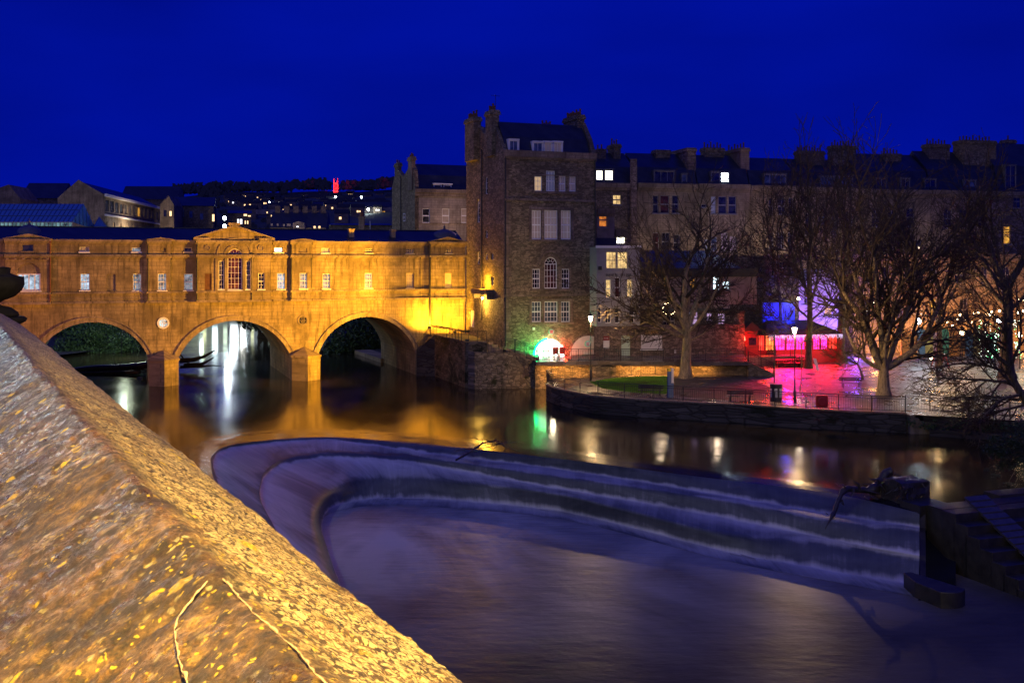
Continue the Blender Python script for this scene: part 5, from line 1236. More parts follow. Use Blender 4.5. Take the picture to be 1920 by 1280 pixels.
for i, (px, py, e, lab) in enumerate(((1240,500,420,'first'),(1345,500,420,'second'),(1470,474,420,'third'),(1545,508,600,'fourth'),(1650,470,260,'fifth'),(1800,470,240,'sixth'))):  # fill lamps added behind the low roofs to lift the dark row
    p = RW.world(RW.X(px,-4.5), -4.5, RW.Zat(px,py,-4.5)); o = thing('row_fill_lamp', 'added fill lamp washing the stone row, %s one counted from the tower' % lab, 'lamp', tuple(p), 0, 'added fill lamps of the stone row')
    MB().box(-.12,.12,-.1,.1,-.3,0).build('housing', M['black_iron'], o); light('row_fill_glow', 'POINT', (0,0,.3), e*1.1, (1.0,.74,.50), o, .4)
bs = thing('string_lights', 'dense strings of tiny white and green lights among the shrubs at the far right', 'lights', tuple(W(1850,640,Z=112))); rg = random.Random(77); b0 = W(1850,640,Z=112); m = MB(); m2 = MB()
for i in range(220):
    px = rg.choice([1850,1858,1866,1874,1905,1912,1838])+rg.uniform(-3,3); p = W(px, rg.uniform(600,672), Z=112+rg.uniform(-1,1))-b0; (m if i % 3 else m2).ball(p, rg.uniform(.025,.05), 4)
m.build('bulbs', glow('tiny_white_bulb', (.9,1,.85), 9), bs); m2.build('green_bulbs', glow('tiny_green_bulb', (.1,1,.3), 6), bs)
for i, (px, py, z) in enumerate(((1812,600,114),(1822,604,114),(1786,610,116),(1795,598,116),(1840,606,113),(1890,600,112),(1899,608,111),(1884,578,112),(1893,572,112),(1776,604,117),(1765,596,117),(1830,622,113))):
    p = W(px,py,Z=z); o = tag(MB().ball((0,0,0),.09,8).build('festoon_bulb', M['bulb'], loc=tuple(p)), 'warm festoon bulb strung between the trees on the right', 'light bulb', 'festoon bulbs between the right hand trees')

o = thing('floodlight', 'added violet floodlight among the trees right of the glowing restaurant', 'floodlight', tuple(W(1606,668,z=1.5))); MB().box(-.18,.18,-.12,.12,-.12,.12).build('housing', M['black_iron'], o, bevel=.02); light('floodlight_beam', 'POINT', (0,0,.6), 1100, (.26,.10,1.0), o, .2)  # lamp added to spread violet light over the trees
# ================================================================ PARK
PZ = 1.35
front = [(1024,722),(1034,727),(1057,733),(1112,744),(1187,750),(1267,754.5),(1352,758.5),(1399,761),(1492,768),(1645,775),(1700,777),(1800,782),(1915,789),(2060,799)]
fr3 = [W(a, b, z=PZ) for a, b in front]
backp = [W(1024,716,z=PZ), W(1040,709,z=PZ), W(1100,708,z=PZ), W(1160,705,z=PZ), W(1280,701,z=PZ), W(1403,698,z=PZ)]
park = [tuple(p) for p in fr3]+[(75,62,PZ),(110,200,PZ),(20,190,PZ),(18,112,PZ)]+[tuple(p) for p in backp[::-1]]
tag(MB().poly(*park).build('park_paving', M['paving']), kind='structure')
def flat(pts, z, mat, name):
    return tag(MB().poly(*[(p[0],p[1],z) for p in pts]).build(name, mat), kind='structure')
# path ring along the river, then lawn and muddy lawn over it
inner = [(1030,718),(1048,712),(1100,711),(1160,707),(1280,703),(1400,700),(1420,712),(1500,738),(1520,755),(1500,767),(1399,759),(1267,753),(1187,748.5),(1112,742.5),(1057,731.5)]
flat([W(a,b,z=PZ) for a,b in inner], PZ+.006, M['path'], 'riverside_path')
lawn = [(1106,716),(1150,709),(1210,706),(1260,706),(1262,722),(1255,738),(1190,736),(1130,728)]
flat(cat([W(a,b,z=PZ) for a,b in lawn+[lawn[0]]], 5)[:-1], PZ+.012, M['lawn'], 'lawn')
mud = [(1263,706),(1300,703),(1380,702),(1418,716),(1462,734),(1452,746),(1400,752),(1320,747),(1256,739),(1264,722)]
flat(cat([W(a,b,z=PZ) for a,b in mud+[mud[0]]], 5)[:-1], PZ+.013, M['mud'], 'worn_grass')
# grass blades on the lawn
m = MB(); rg = random.Random(12); c = [W(a,b,z=PZ) for a,b in lawn]
for i in range(9000):
    a, b, d = rg.sample(c, 3); u, v = rg.random(), rg.random()
    if u+v > 1: u, v = 1-u, 1-v
    p = a+(b-a)*u+(d-a)*v; s = rg.uniform(.03,.06); h = rg.uniform(.05,.12)
    m.poly((p.x-s,p.y,PZ+.01),(p.x+s,p.y+rg.uniform(-.03,.03),PZ+.01),(p.x+rg.uniform(-.04,.04),p.y,PZ+h))
tag(m.build('grass', M['lawn']), 'short green grass growing on the lamplit lawn', 'grass', kind='stuff')
# river wall
rw = thing('river_wall', 'long curved stone retaining wall holding up the park edge above the river', 'wall')
m = MB()
for a, b in zip(fr3[:11], fr3[1:11]):
    m.poly((a.x,a.y,-2),(b.x,b.y,-2),(b.x,b.y,PZ+.0),(a.x,a.y,PZ+.0))
a0 = fr3[0]; m.poly((a0.x,a0.y,-2),(a0.x,a0.y,PZ),(a0.x+.6,a0.y+6,PZ),(a0.x+.6,a0.y+6,-2))
m.build('wall', M['river_wall'], rw)
m = MB()
for a, b in zip(fr3[:11], fr3[1:11]):
    d = (b-a).normalized(); nn = Vector((d.y,-d.x,0))
    p = [a+nn*.06,b+nn*.06,b-nn*.32,a-nn*.32]; m.prism_z([(q.x,q.y) for q in p], PZ+.02, PZ+.12)
m.build('coping', M['bath_far'], rw)
def ipath(pts, s0, s1): return pts
ft = [p+Vector((0,.25,PZ+.12-PZ)) for p in fr3]
railing('long curved black park railing above the river wall', [ft[0]+Vector((.1,.1,0))]+ft[1:8], 1.15, 2.55, .17)
railing('straight black park railing past the lamp post and lifebuoy box', ft[7:11], 1.15, 2.2, .17)
railing('black railing behind the low branches at the right end of the park', [ft[10]+Vector((.15,.4,0)), ft[10]+Vector((1.1,1.5,0)), ft[11]+Vector((0,.8,0)), ft[12]+Vector((0,.6,0)), ft[13]], 1.2, 2.6, .2)
railing('railing along the foot of the amber lit deck wall', [ft[0]+Vector((.05,.3,0)), W(1034,715,z=PZ), W(1058,714,z=PZ), W(1107,709.5,z=PZ), W(1155,704.8,z=PZ), W(1280,701.6,z=PZ), W(1403,699,z=PZ)], 1.18, 2.5, .18)
# steps and hedge bank at the right end of the wall
m = MB(); st2 = thing('river_steps', 'narrow stone steps going down from the park to the water beside the hedge', 'steps'); a = fr3[10]
for i in range(7):
    m.box(a.x+.1+i*.32, a.x+.42+i*.32, a.y-.5, a.y+.9, -1, PZ-.02-.2*i)
m.build('treads', M['bath_trim'], st2)
bk = thing('river_bank_wall', 'dark lower river wall with a ledge below the hedge on the right', 'wall'); m = MB(); q = fr3[10:]
for a, b in zip(q, q[1:]):
    o1 = Vector((1.2 if a is q[0] else 0, -1.2, 0)); m.poly((a.x+o1.x,a.y-1.2,-2),(b.x,b.y-1.2,-2),(b.x,b.y-1.2,.45),(a.x+o1.x,a.y-1.2,.45)); m.poly((a.x+o1.x,a.y-1.2,.45),(b.x,b.y-1.2,.45),(b.x,b.y,.5),(a.x+o1.x,a.y,.5)); m.poly((a.x+o1.x,a.y-.01,.45),(b.x,b.y-.01,.45),(b.x,b.y-.01,PZ),(a.x+o1.x,a.y-.01,PZ))
m.build('wall', M['river_wall'], bk)
def leaves(mb, c, rx, ry, rz, n, s, rg, shell=.5):
    for i in range(n):
        d = Vector((rg.gauss(0,1),rg.gauss(0,1),rg.gauss(0,1))).normalized()*(shell+(1-shell)*rg.random())
        p = Vector(c)+Vector((d.x*rx,d.y*ry,d.z*rz)); k = s*rg.uniform(.6,1.5)
        a = Vector((rg.uniform(-1,1),rg.uniform(-1,1),rg.uniform(-1,1))).normalized(); b = a.cross(Vector((rg.random()-.5,rg.random()-.5,rg.random()-.5))).normalized()
        mb.poly(p-a*k, p+b*k*.45, p+a*k, p-b*k*.45)
hd = thing('hedge', 'low dark hedge with ivy trailing over the river wall on the right', 'hedge'); m = MB(); rg = random.Random(21)
for a, b in zip(q, q[1:]):
    L_ = (b-a).length; k = int(L_/.5)
    for i in range(k):
        p = a.lerp(b, (i+rg.random())/k); leaves(m, (p.x, p.y-.7+rg.uniform(-.3,.3), .85+rg.uniform(-.3,.25)), .5,.4,.4, 60, .085, rg, .2)
m.build('leaves', M['leaf'], hd)
# lamps
def street_lamp(label, px, py, ztop_py, power, colr=(1.0,.62,.26), mat='lamp', z=PZ, group='park lamp posts', Z=None):
    p = W(px, py, z=z) if Z is None else W(px, Z=Z, z=z)
    o = thing('street_lamp', label, 'street lamp', tuple(p), 0, group); h = H-(ztop_py-HY)*p.y/F - z
    MB().lathe([(.11,0),(.12,.08),(.10,.9),(.065,1.0),(.05,1.1),(.04,h-.3),(.05,h-.28),(.03,h-.1)],n=10).build('post', M['black_iron'], o, smooth=True)
    ln = MB()
    for k in range(4):
        an = math.pi/4+math.pi/2*k; ln.bar((.10*math.cos(an),.10*math.sin(an),h-.22),(.22*math.cos(an),.22*math.sin(an),h+.25),.012)
    ln.lathe([(.30,h+.25),(.24,h+.32),(.08,h+.46),(.03,h+.60)],n=8)
    lan = ln.build('lantern', M['black_iron'], o)
    MB().lathe([(.10,h-.22),(.21,h+.24)],n=8).build('glass', M[mat], lan)
    light('lamp_light', 'POINT', (.0,-.38,h-.3), power, colr, o, .12)
    return o
street_lamp('black lamp post standing in front of the boarded white arch', 1107.5, 713, 598, 2000)
street_lamp('black lamp post beside the river railing, with pale twigs around its lantern', 1490, 755, 620, 2000)
street_lamp('tall black lamp post beyond the pollard tree', 1757.5, 706, 580, 2000)
for lab, px, py, z, e, mt, c in (('dazzling cold white lamp behind the limbs of the pollard tree', 1722,602,118,1500,'lamp_cold',(.7,.88,1)),('warm starry lamp low among the branches at the right', 1804,624,118,500,'lamp',(1,.7,.4)),('greenish white globe lamp left of the thick right hand trunk',1873,601,120,400,'lamp_cold',(.8,1,.8)),('warm lamp right of the thick right hand trunk',1912,629,112,600,'lamp',(1,.75,.45)),('small amber lamp close to the ground behind the pollard tree',1746,671,110,120,'lamp',(1,.5,.1)),('small bright lamp beneath the violet gable',1497,560,121,80,'lamp',(1,.8,.6)),('thin white lamp between the pollard stems',1640,567,126,90,'lamp',(1,.85,.6))):
    p = W(px, py, Z=z); o = thing('globe_lamp', lab, 'lamp', tuple(p)); MB().ball((0,0,0), .30 if e > 1000 else .24 if e > 300 else .14, 10).build('globe', M[mt], o, smooth=True)
    MB().bar((0,0,PZ-p.z if e != 80 and e != 90 else -.5),(0,0,-.1),.04,6).build('post', M['black_iron'], o); light('lamp_light','POINT',(0,-.5,-.2),e,c,o,.15)
for i,(px,py,z) in enumerate(((1827,587,116),(1834,587,116),(1850,588,116),(1855,590,115),(1860,585,117),(1863,591,114),(1874,583,118),(1908,586,113),(1910,563,113),(1917,562,113),(1800,590,117),(1919,583,112))):
    p = W(px,py,Z=z); o = tag(MB().ball((0,0,0),.13,8).build('festoon_bulb', M['bulb'], loc=tuple(p)), 'warm festoon bulb strung between the trees on the right', 'light bulb', 'festoon bulbs between the right hand trees')
wr = MB()
for i in range(3):
    a, b = W(1690,575+8*i,Z=117+i), W(2000,560+12*i,Z=113); wr.tube([a.lerp(b,t/12)-Vector((0,0,1.1*math.sin(math.pi*t/12))) for t in range(13)], .012, 4)
tag(wr.build('festoon_cable', M['black_iron']), 'thin cables carrying the festoon bulbs between the trees', 'cable')
# benches
def bench(label, px, py, ang=0, L_=2.1):
    p = W(px, py, z=PZ+.01); o = thing('park_bench', label, 'bench', tuple(p), R(ang), 'park benches')
    m = MB()
    for i in range(3): m.box(-L_/2, L_/2, -.22+i*.16, -.09+i*.16, .42, .46)
    m.build('seat', M['bench_wood'], o); m = MB()
    for i in range(2): m.box(-L_/2, L_/2, .27+.03*i, .31+.03*i, .60+.17*i, .73+.17*i)
    m.build('backrest', M['bench_wood'], o)
    for s in (-L_*.36, L_*.36):
        MB().box(s-.03,s+.03,-.2,-.14,0,.42).box(s-.03,s+.03,.26,.33,0,.88).box(s-.03,s+.03,-.2,.3,.36,.41).build('leg', M['black_iron'], o)
bench('park bench between the river railing and the green lawn', 1220, 741, 176); bench('park bench in the shade of the railing below the big leafless tree', 1387, 752, 176); bench('park bench alone on the red lit paving left of the pollard tree', 1596, 727, -4, 2.0)
# bin, totem, lifebuoy box, notice on tree
p = W(1455, 752, z=PZ+.01); o = thing('litter_bin', 'round dark litter bin papered with posters beside the thin signpost', 'bin', tuple(p))
MB().lathe([(.45,0),(.48,.05),(.48,1.25),(.50,1.3),(.50,1.38),(.3,1.42)],n=20).build('drum', M['bin'], o, smooth=False); m = MB()
for k in range(3): an = R(-150+k*45); m.box(.49*math.cos(an)-.12,.49*math.cos(an)+.12,.49*math.sin(an)-.02,.49*math.sin(an)+.0,.35,1.05)
m.build('poster', plain('faded_poster', (.25,.28,.35), .6), o)
p = W(1452, 745, z=PZ+.01); o = thing('sign_post', 'thin dark pole without a lantern behind the round litter bin', 'pole', tuple(p)); MB().bar((0,0,0),(0,0,5.4),.045,8).build('pole', M['black_iron'], o); MB().box(-.08,.08,-.08,.08,0,.2).build('base', M['black_iron'], o)
p = W(1257, 745, z=PZ+.01); o = thing('information_totem', 'slim blue grey information totem with a yellow cap beside the lawn', 'sign', tuple(p), R(25)); MB().box(-.27,.27,-.08,.08,0,2.15).build('panel', M['sign_blue'], o, bevel=.01); MB().box(-.27,.0,-.085,.085,2.16,2.4).build('cap', M['yellow'], o); MB().box(.05,.27,-.09,.09,1.2,2.4).build('edge', M['shutter'], o)
p = W(1541, 771, z=PZ+.12); o = thing('lifebuoy_box', 'rounded red lifebuoy box fixed to the river railing', 'lifebuoy box', (p.x,p.y,p.z+.75))
m = MB(); n = 8; rr_ = .1; w_, h_ = .44, .44
pts = [(sx*(w_-rr_)+rr_*math.cos(math.pi/2*(q_+k/4)), sz*(h_-rr_)+rr_*math.sin(math.pi/2*(q_+k/4))) for q_,(sx,sz) in enumerate(((1,1),(-1,1),(-1,-1),(1,-1))) for k in range(5)]
m.prism_y(pts, -.08, .12); m.build('housing', M['red_paint'], o); MB().lathe([(.30,.14),(.36,.17),(.30,.2)],n=20).build('ring', M['red_paint'], o).rotation_euler = (R(90),0,0)
p = W(1405+40, 690, z=PZ)
p = W(1446, 681, z=PZ); o = thing('planter_bin', 'tall black wheeled bin with a plant on top against the red lit terrace', 'bin', tuple(W(1446,683,z=PZ))); MB().box(-.42,.42,-.4,.4,0,1.35).build('body', M['bin'], o, bevel=.05); m = MB(); leaves(m, (0,0,1.45), .45,.4,.2, 160, .09, random.Random(2)); m.build('leaves', M['leaf'], o)
p = W(1518.5, 692, z=PZ); o = thing('notice_board', 'leaning white board against the foot of the tree in front of the restaurant', 'board', tuple(p+Vector((.2,-1.0,0)))); m = MB(); m.add([(-.15,0,1.25),(.18,0,1.2),(.42,-.35,.0),(.09,-.35,.05),(-.15,.05,1.25),(.18,.05,1.2),(.42,-.30,.0),(.09,-.30,.05)],[(0,1,2,3),(4,7,6,5),(0,4,5,1),(1,5,6,2),(2,6,7,3),(3,7,4,0)]); m.build('panel', M['shutter'], o)
# playground frame (red A-frame) and small tent shape
p = W(1772, 690, z=PZ); o = thing('swing_frame', 'red A shaped playground frame behind the branches', 'playground frame', tuple(p)); MB().bar((-.45,0,0),(0,0,1.5),.05).bar((.45,0,0),(0,0,1.5),.05).build('legs', M['red_paint'], o); MB().bar((0,0,1.48),(0,2.5,1.48),.05).bar((-.45,2.5,0),(0,2.5,1.5),.05).bar((.45,2.5,0),(0,2.5,1.5),.05).build('rear_frame', M['red_paint'], o)
# ---------------------------------------------------------------- trees
def grow(mt, mc, p, d, L_, r, lvl, rg, P):
    """one limb: a bent tapering tube with its own side shoots"""
    n = max(3, min(7, int(L_/P['seg'])+2)); pts = [p]; rad = [r]; dirs = [d]
    for i in range(n):
        j = P['wig']*(1 if lvl else .4)
        d = (d+Vector((rg.gauss(0,j),rg.gauss(0,j),rg.gauss(0,j)+P['up'][min(lvl,len(P['up'])-1)]))).normalized()
        p = p+d*(L_/n); pts.append(p); dirs.append(d); rad.append(max(P['rmin'], r*(1-(1-P['taper'])*(i+1)/n)))
    (mt if lvl < P['tl'] else mc).tube(pts, rad, 8 if lvl == 0 else 6 if lvl == 1 else 4 if lvl == 2 else 3, False)
    if lvl >= P['max']: return
    k = P['kids'][lvl]
    for i in range(k):
        t = P['from'][lvl]+(1-P['from'][lvl])*((i+rg.random())/k); f = t*n; a = min(n-1, int(f)); q = pts[a].lerp(pts[a+1], f-a); dd = dirs[a+1]
        ax = dd.cross(Vector((rg.gauss(0,1),rg.gauss(0,1),rg.gauss(0,1)))).normalized(); an = R(rg.uniform(*P['ang'][lvl]))
        nd = (dd*math.cos(an)+ax*math.sin(an)).normalized(); rr = max(P['rmin'], (rad[a]*(1-f+a)+rad[a+1]*(f-a))*rg.uniform(*P['rk'][lvl]))
        grow(mt, mc, q, nd, L_*rg.uniform(*P['lk'][lvl])*(1.1-.45*t), rr, lvl+1, rg, P)
    if lvl > 0 or P.get('leader', True): # the limb forks at its tip
        for s in range(2):
            ax = d.cross(Vector((rg.gauss(0,1),rg.gauss(0,1),rg.gauss(0,1)))).normalized(); an = R(rg.uniform(10,30)); nd = (d*math.cos(an)+ax*math.sin(an)).normalized()
            grow(mt, mc, p, nd, L_*rg.uniform(.45,.7), rad[-1]*.8, lvl+1, rg, P)
BASE = dict(seg=.9, wig=.11, up=(.02,.05,.04,.02,.0,0), taper=.5, rmin=.026, tl=2, max=4, kids=(5,6,5,3,0), ang=((25,55),(30,60),(30,65),(30,70),(30,60)), rk=((.5,.7),(.5,.68),(.5,.7),(.5,.7),(.6,.8)), lk=((.6,.9),(.45,.7),(.4,.6),(.4,.6),(.4,.5)))
BASE['from'] = (.45,.2,.15,.15,.1)
def tree(label, px, py, h, r, seed, limbs=None, z=PZ, mat='bark_dark', cmat='twig', trunk=None, group='bare trees in the park', **kw):
    P = dict(BASE); P.update(kw); rg = random.Random(seed); b = W(px, py, z=z)
    o = thing('bare_tree', label, 'tree', tuple(b), 0, group); mt, mc = MB(), MB()
    trunk = trunk or [(0,0,0),(0,0,h*.3)]; pts = [Vector(t) for t in trunk]
    n = 8; T_ = cat(pts, 4) if len(pts) > 2 else [pts[0].lerp(pts[1], i/6) for i in range(7)]
    rad = []
    for i in range(len(T_)):
        t = i/(len(T_)-1); rad.append(r*(1+.7*math.exp(-t*9))*(1-.28*t))
    mt.tube([t-Vector((0,0,.2 if i == 0 else 0)) for i, t in enumerate(T_)], rad, 14, False)
    top = T_[-1]
    for L in limbs:
        start = Vector(L[0]) if L[0] is not None else top; dirn = Vector(L[1]).normalized()
        grow(mt, mc, start, dirn, L[2]*P.get('k',1.12), L[3]*1.1, 1, rg, P)
    mt.build('trunk', M[mat], o, smooth=True); mc.build('crown', M[cmat], o)
    return o
# T1: the big tree on the lawn (px/m about 19)
t1 = [(0,0,0),(.05,0,1.6),(.15,.0,3.4),(.1,0,4.6)]
tree('large leafless tree at the corner of the lawn, its forked trunk lamplit from the left', 1285, 709, 17, .52, 4, trunk=t1, mat='bark_lamplit', limbs=[
 (None,(-.12,.1,1),6.8,.34),(None,(.62,.15,1),7.2,.30),((.1,0,4.2),(-1,.2,.75),5.4,.18),((.1,0,3.9),(-1,-.35,.25),5.6,.15),((.1,0,4.4),(-.45,-.3,1),5.6,.20),
 ((.12,0,4.3),(.9,-.3,.8),4.8,.18),((.1,0,3.4),(.9,.3,.35),4.2,.10),((.05,0,4.4),(.1,.6,1),5.8,.2),((-.1,.1,6.5),(-.8,.2,.8),4.4,.14),((.05,0,4.1),(-.8,-.6,-.02),4.6,.11)], kids=(5,6,5,4,0))
tall = dict(up=(.03,.10,.06,.03,.0,0), max=4)
tree('slim tall leafless tree with a white board leaning on its foot', 1515, 690, 23, .34, 9, trunk=[(0,0,0),(.1,0,3),(.2,0,6),(.15,0,9)], limbs=[
 (None,(.05,.1,1),8,.24),((.15,0,7.2),(-.55,.1,1),6.5,.15),((.15,0,6.4),(.55,-.1,1),6.5,.15),((.1,0,5.2),(-.9,-.3,.75),5,.11),((.1,0,4.8),(.9,.2,.6),5,.11),((.1,0,8.0),(-.3,.5,1),7,.15),((.1,0,3.9),(-1,-.2,.15),4,.08)], **tall)
tree('second slim leafless tree rising right of the glowing restaurant', 1577, 679, 24, .42, 15, trunk=[(0,0,0),(-.05,0,3),(.1,0,7),(.2,0,10)], limbs=[
 (None,(.1,.1,1),8.5,.26),((.1,0,7.8),(-.5,.1,1),7,.17),((.1,0,7),(.6,.1,1),7,.17),((.05,0,5.4),(.9,-.2,.8),5.4,.12),((.05,0,5.8),(-.8,.2,.8),5.4,.12),((.1,0,9),(.2,-.5,1),7.4,.16)], **tall)
# T4: the pollard
tree('huge pollarded tree with a pale lit stump trunk and many upswept stems', 1657, 742, 22, .50, 22, trunk=[(0,0,0),(-.02,0,1.2),(.0,0,2.2),(.05,0,2.7)], mat='bark_lamplit', limbs=[
 ((-.25,0,2.4),(-.75,.1,.9),6.4,.28),((-.1,.1,2.5),(-.42,.2,1),8.0,.27),((.05,.1,2.6),(-.12,-.1,1),8.6,.27),((.1,0,2.6),(.16,.15,1),8.8,.28),((.2,0,2.5),(.42,-.1,1),8.4,.27),
 ((.35,0,2.4),(.85,.0,.8),6.8,.28),((.4,.1,2.3),(1.0,-.2,.5),5.6,.22),((-.35,-.1,2.3),(-1.0,-.1,.40),4.2,.18),((0,.3,2.5),(.05,.5,1),8.2,.24),((.0,-.3,2.4),(-.3,-.6,1),5.4,.16)], up=(.03,.09,.06,.03,0,0), max=4, kids=(4,6,6,3,0))
tree('thick trunked leafless tree against the fairground lights on the right', 1888, 708, 20, .62, 31, trunk=[(0,0,0),(-.1,0,3),(.1,0,6),(0,0,8.6)], limbs=[
 (None,(-.55,.1,1),6.6,.34),(None,(.55,0,1),6.4,.34),((0,0,7),(-1,.2,.55),5.8,.2),((0,0,6.2),(1,-.2,.5),5,.18),((0,0,8),(-.1,.5,1),6.6,.22),((0,0,5.4),(-1,-.4,.1),4.6,.12),((0,0,8.2),(-.9,-.3,.9),6,.2)], up=(.03,.07,.05,.02,0,0))
tree('leafless tree half lost among the branches between the pollard and the thick trunk', 1760, 690, 20, .30, 37, trunk=[(0,0,0),(.1,0,3),(0,0,6),(.1,0,8)], limbs=[
 (None,(-.3,.1,1),7,.2),(None,(.35,0,1),7,.2),((0,0,6.5),(-.9,.2,.8),5.4,.14),((0,0,6),(.9,-.2,.8),5.4,.14)], **tall)
tree('leafless tree behind the blue lit wall, left of the slim trees', 1462, 676, 20, .26, 41, trunk=[(0,0,0),(.1,0,3),(0,0,6.5),(-.1,0,8.5)], limbs=[
 (None,(-.3,.1,1),6.6,.17),(None,(.35,0,1),6.6,.17),((0,0,7),(-.9,.2,.8),5.0,.12),((0,0,6.5),(.9,-.2,.8),5.0,.12),((0,0,8),(0,-.5,1),6,.13)], **tall)
tree('small lamplit tree with greenish twigs reaching over the red paving', 1618, 712, 7, .12, 43, trunk=[(0,0,0),(-.2,0,.8),(-.5,0,1.5)], mat='bark', cmat='twig_lit', limbs=[
 (None,(-1,-.1,.35),2.8,.07),(None,(-.9,.2,.05),2.6,.06),(None,(-.6,-.2,.8),2.2,.06),(None,(.3,.1,1),2.0,.06),(None,(-1,-.3,-.12),2.0,.05)], up=(.0,.02,.0,0,0,0), max=3, rmin=.018, tl=1)
tree('pale lamplit twigs of a sapling growing around the lantern by the river railing', 1500, 736, 6.5, .05, 47, trunk=[(0,0,0),(.15,0,2),(.1,0,4.2)], mat='bark', cmat='twig_lit', limbs=[
 (None,(-.8,0,.6),1.8,.035),(None,(.8,.1,.7),1.8,.035),(None,(-1,-.1,.1),1.8,.03),((.1,0,4),(.6,.2,.9),1.6,.03)], max=3, rmin=.013, tl=1, seg=.5)
# near, leaning tree at the right edge
tree('near leaning tree with a dense fan of dark twigs over the right hand railing', 1945, 800, 10, .30, 53, z=.9, trunk=[(.3,0,-.4),(-.7,0,1.6),(-1.5,.1,3.0),(-2.0,.1,4.3)], limbs=[
 (None,(-.7,.1,.9),3.4,.15),(None,(.1,.0,1),4.0,.17),((-1.5,.1,2.9),(-1,.0,.25),3.8,.12),((-1.1,0,2.3),(-1,-.3,.0),3.8,.11),((-.9,0,2.0),(-1,.3,-.08),3.6,.10),((-1.7,.1,3.6),(-1,.2,.5),3.6,.11),((-1.9,.1,4.0),(.5,-.2,1),3.6,.12),((-.7,0,1.6),(-1,-.1,-.2),3.0,.09),((-1.3,.1,2.6),(-.9,-.5,.5),3.4,.1)], up=(.0,.015,.01,0,0,0), max=4, rmin=.014, seg=.6, kids=(5,7,6,4,0))
# evergreen branch hanging in from the right
ev = thing('evergreen_bush', 'dark leafy evergreen bush overhanging the river at the right edge', 'bush', tuple(W(1935,840,Z=60))); rg = random.Random(61); m = MB(); b0 = W(1935,840,Z=60); mb_ = MB()
for px, py, r, n in ((1935,800,1.1,1500),(1900,830,.9,1500),(1875,850,.7,1000),(1910,865,.8,1100),(1940,850,1.0,1200),(1855,842,.5,500),(1880,872,.5,600),(1925,885,.6,500),(1862,822,.35,250)):
    c = W(px,py,Z=60)-b0; leaves(m, c, r,r,r*.75, int(n*.8), .06, rg, .15)
for px, py in ((1850,880),(1870,890),(1890,905),(1900,915),(1860,845)):
    c = W(px,py,Z=60)-b0; mb_.tube([Vector((.6,0,.3)), c*.5+Vector((0,0,.2)), c], [.05,.03,.012], 4)
    leaves(m, c, .3,.3,.12, 70, .05, rg, .1)
m.build('leaves', M['leaf_dark'], ev); mb_.build('branches', M['bark_dark'], ev)
# ================================================================ RIGHT END OF THE WEIR
bl = thing('concrete_block', 'square mossy concrete block standing at the end of the weir crest', 'block', tuple(W(1716,941,z=0)), R(20)); m = MB(); nb = 12; V_ = []; F_ = []
for j_ in range(nb+1):
    z_ = -2.6+3.65*j_/nb
    for k_ in range(24):
        t_ = k_/6.0; a_ = t_ % 1; x_, y_ = ((-.88+1.76*a_, -.1), (.88, -.1+1.6*a_), (.88-1.76*a_, 1.5), (-.88, 1.5-1.6*a_))[int(t_)]
        q_ = noise.noise(Vector((x_*1.7, y_*1.7, z_*2.1)))*.13; V_.append((x_*(1+q_), y_+q_, z_+.14*noise.noise(Vector((x_*2, y_*2, 7)))*(j_ == nb)))
for j_ in range(nb):
    for k_ in range(24): F_.append((j_*24+k_, j_*24+(k_+1) % 24, (j_+1)*24+(k_+1) % 24, (j_+1)*24+k_))
F_.append(tuple(nb*24+k_ for k_ in range(24))); m.add(V_, F_); m.build('body', M['concrete'], bl); mm = MB(); rr3 = random.Random(5)
for _ in range(40):
    p0 = Vector((rr3.uniform(-.9,.8),rr3.uniform(-.15,.9),rr3.uniform(.2,1.1))); q1 = [p0]
    for _k in range(4): q1.append(q1[-1]+Vector((rr3.uniform(-.3,.25),rr3.uniform(-.25,.15),rr3.uniform(-.22,.16))))
    mm.tube(q1, [.035,.03,.022,.015,.008], 4)
mm.build('caught_twigs', M['drift'], bl)
BK = Face(0, 0, 20.0, (21.75, 52.9))
sb = BK.empty('stepped_bank', 'steep stepped concrete fish pass descending at the right of the weir', 'steps'); m = MB()
for i in range(7): m.box(-.55, 16, -.62-.78*i-.3, .0-.78*i, -3.2, .28-.42*i)
m.build('tiers', M['concrete'], sb, bevel=.03)
m = MB()
m.box(-.5,16,.01,1.1,-2.6,.30); m.box(4.2,16,1.1,2.2,-2.6,.42); m.box(-.9,.9,1.1,2.6,-1.0,.26); m.build('top_slab', M['concrete'], sb)
lad = BK.empty('plank_ramp', 'ladder like ramp of wet grey planks laid down the stepped bank', 'ramp'); x0, x1 = .95, 2.35
for i in range(15):
    t = i/14; y = .1-5.6*t; z = .80-2.85*t; m = MB(); m.add([(x0+.0*t,y,z),(x1,y,z),(x1,y-.34,z-.15),(x0,y-.34,z-.15),(x0,y,z-.07),(x1,y,z-.07),(x1,y-.34,z-.22),(x0,y-.34,z-.22)],[(0,1,2,3),(4,7,6,5),(0,4,5,1),(3,2,6,7),(0,3,7,4),(1,5,6,2)]); m.build('plank', M['plank'], lad)
m = MB(); m.bar((x0+.1,.1,.66),(x0+.1,-5.5,-2.2),.06); m.bar((x1-.1,.1,.66),(x1-.1,-5.5,-2.2),.06); m.build('stringers', M['plank'], lad)
pr = thing('stone_pier_head', 'rounded stone block at the foot of the side chute', 'block', tuple(W(1795,1140,z=-2.6)), R(20)); m = MB()
n = 10; pts = [(-.68,1.9),(-.68,.3)]+[(-.68+1.36*k/n, .25-.28*math.sin(math.pi*k/n)) for k in range(n+1)]+[(.68,.3),(.45,1.9),(.2,3.2),(-.2,3.2)]
m.prism_z(pts, -.6, .72); m.build('block', M['concrete'], pr, bevel=.05)
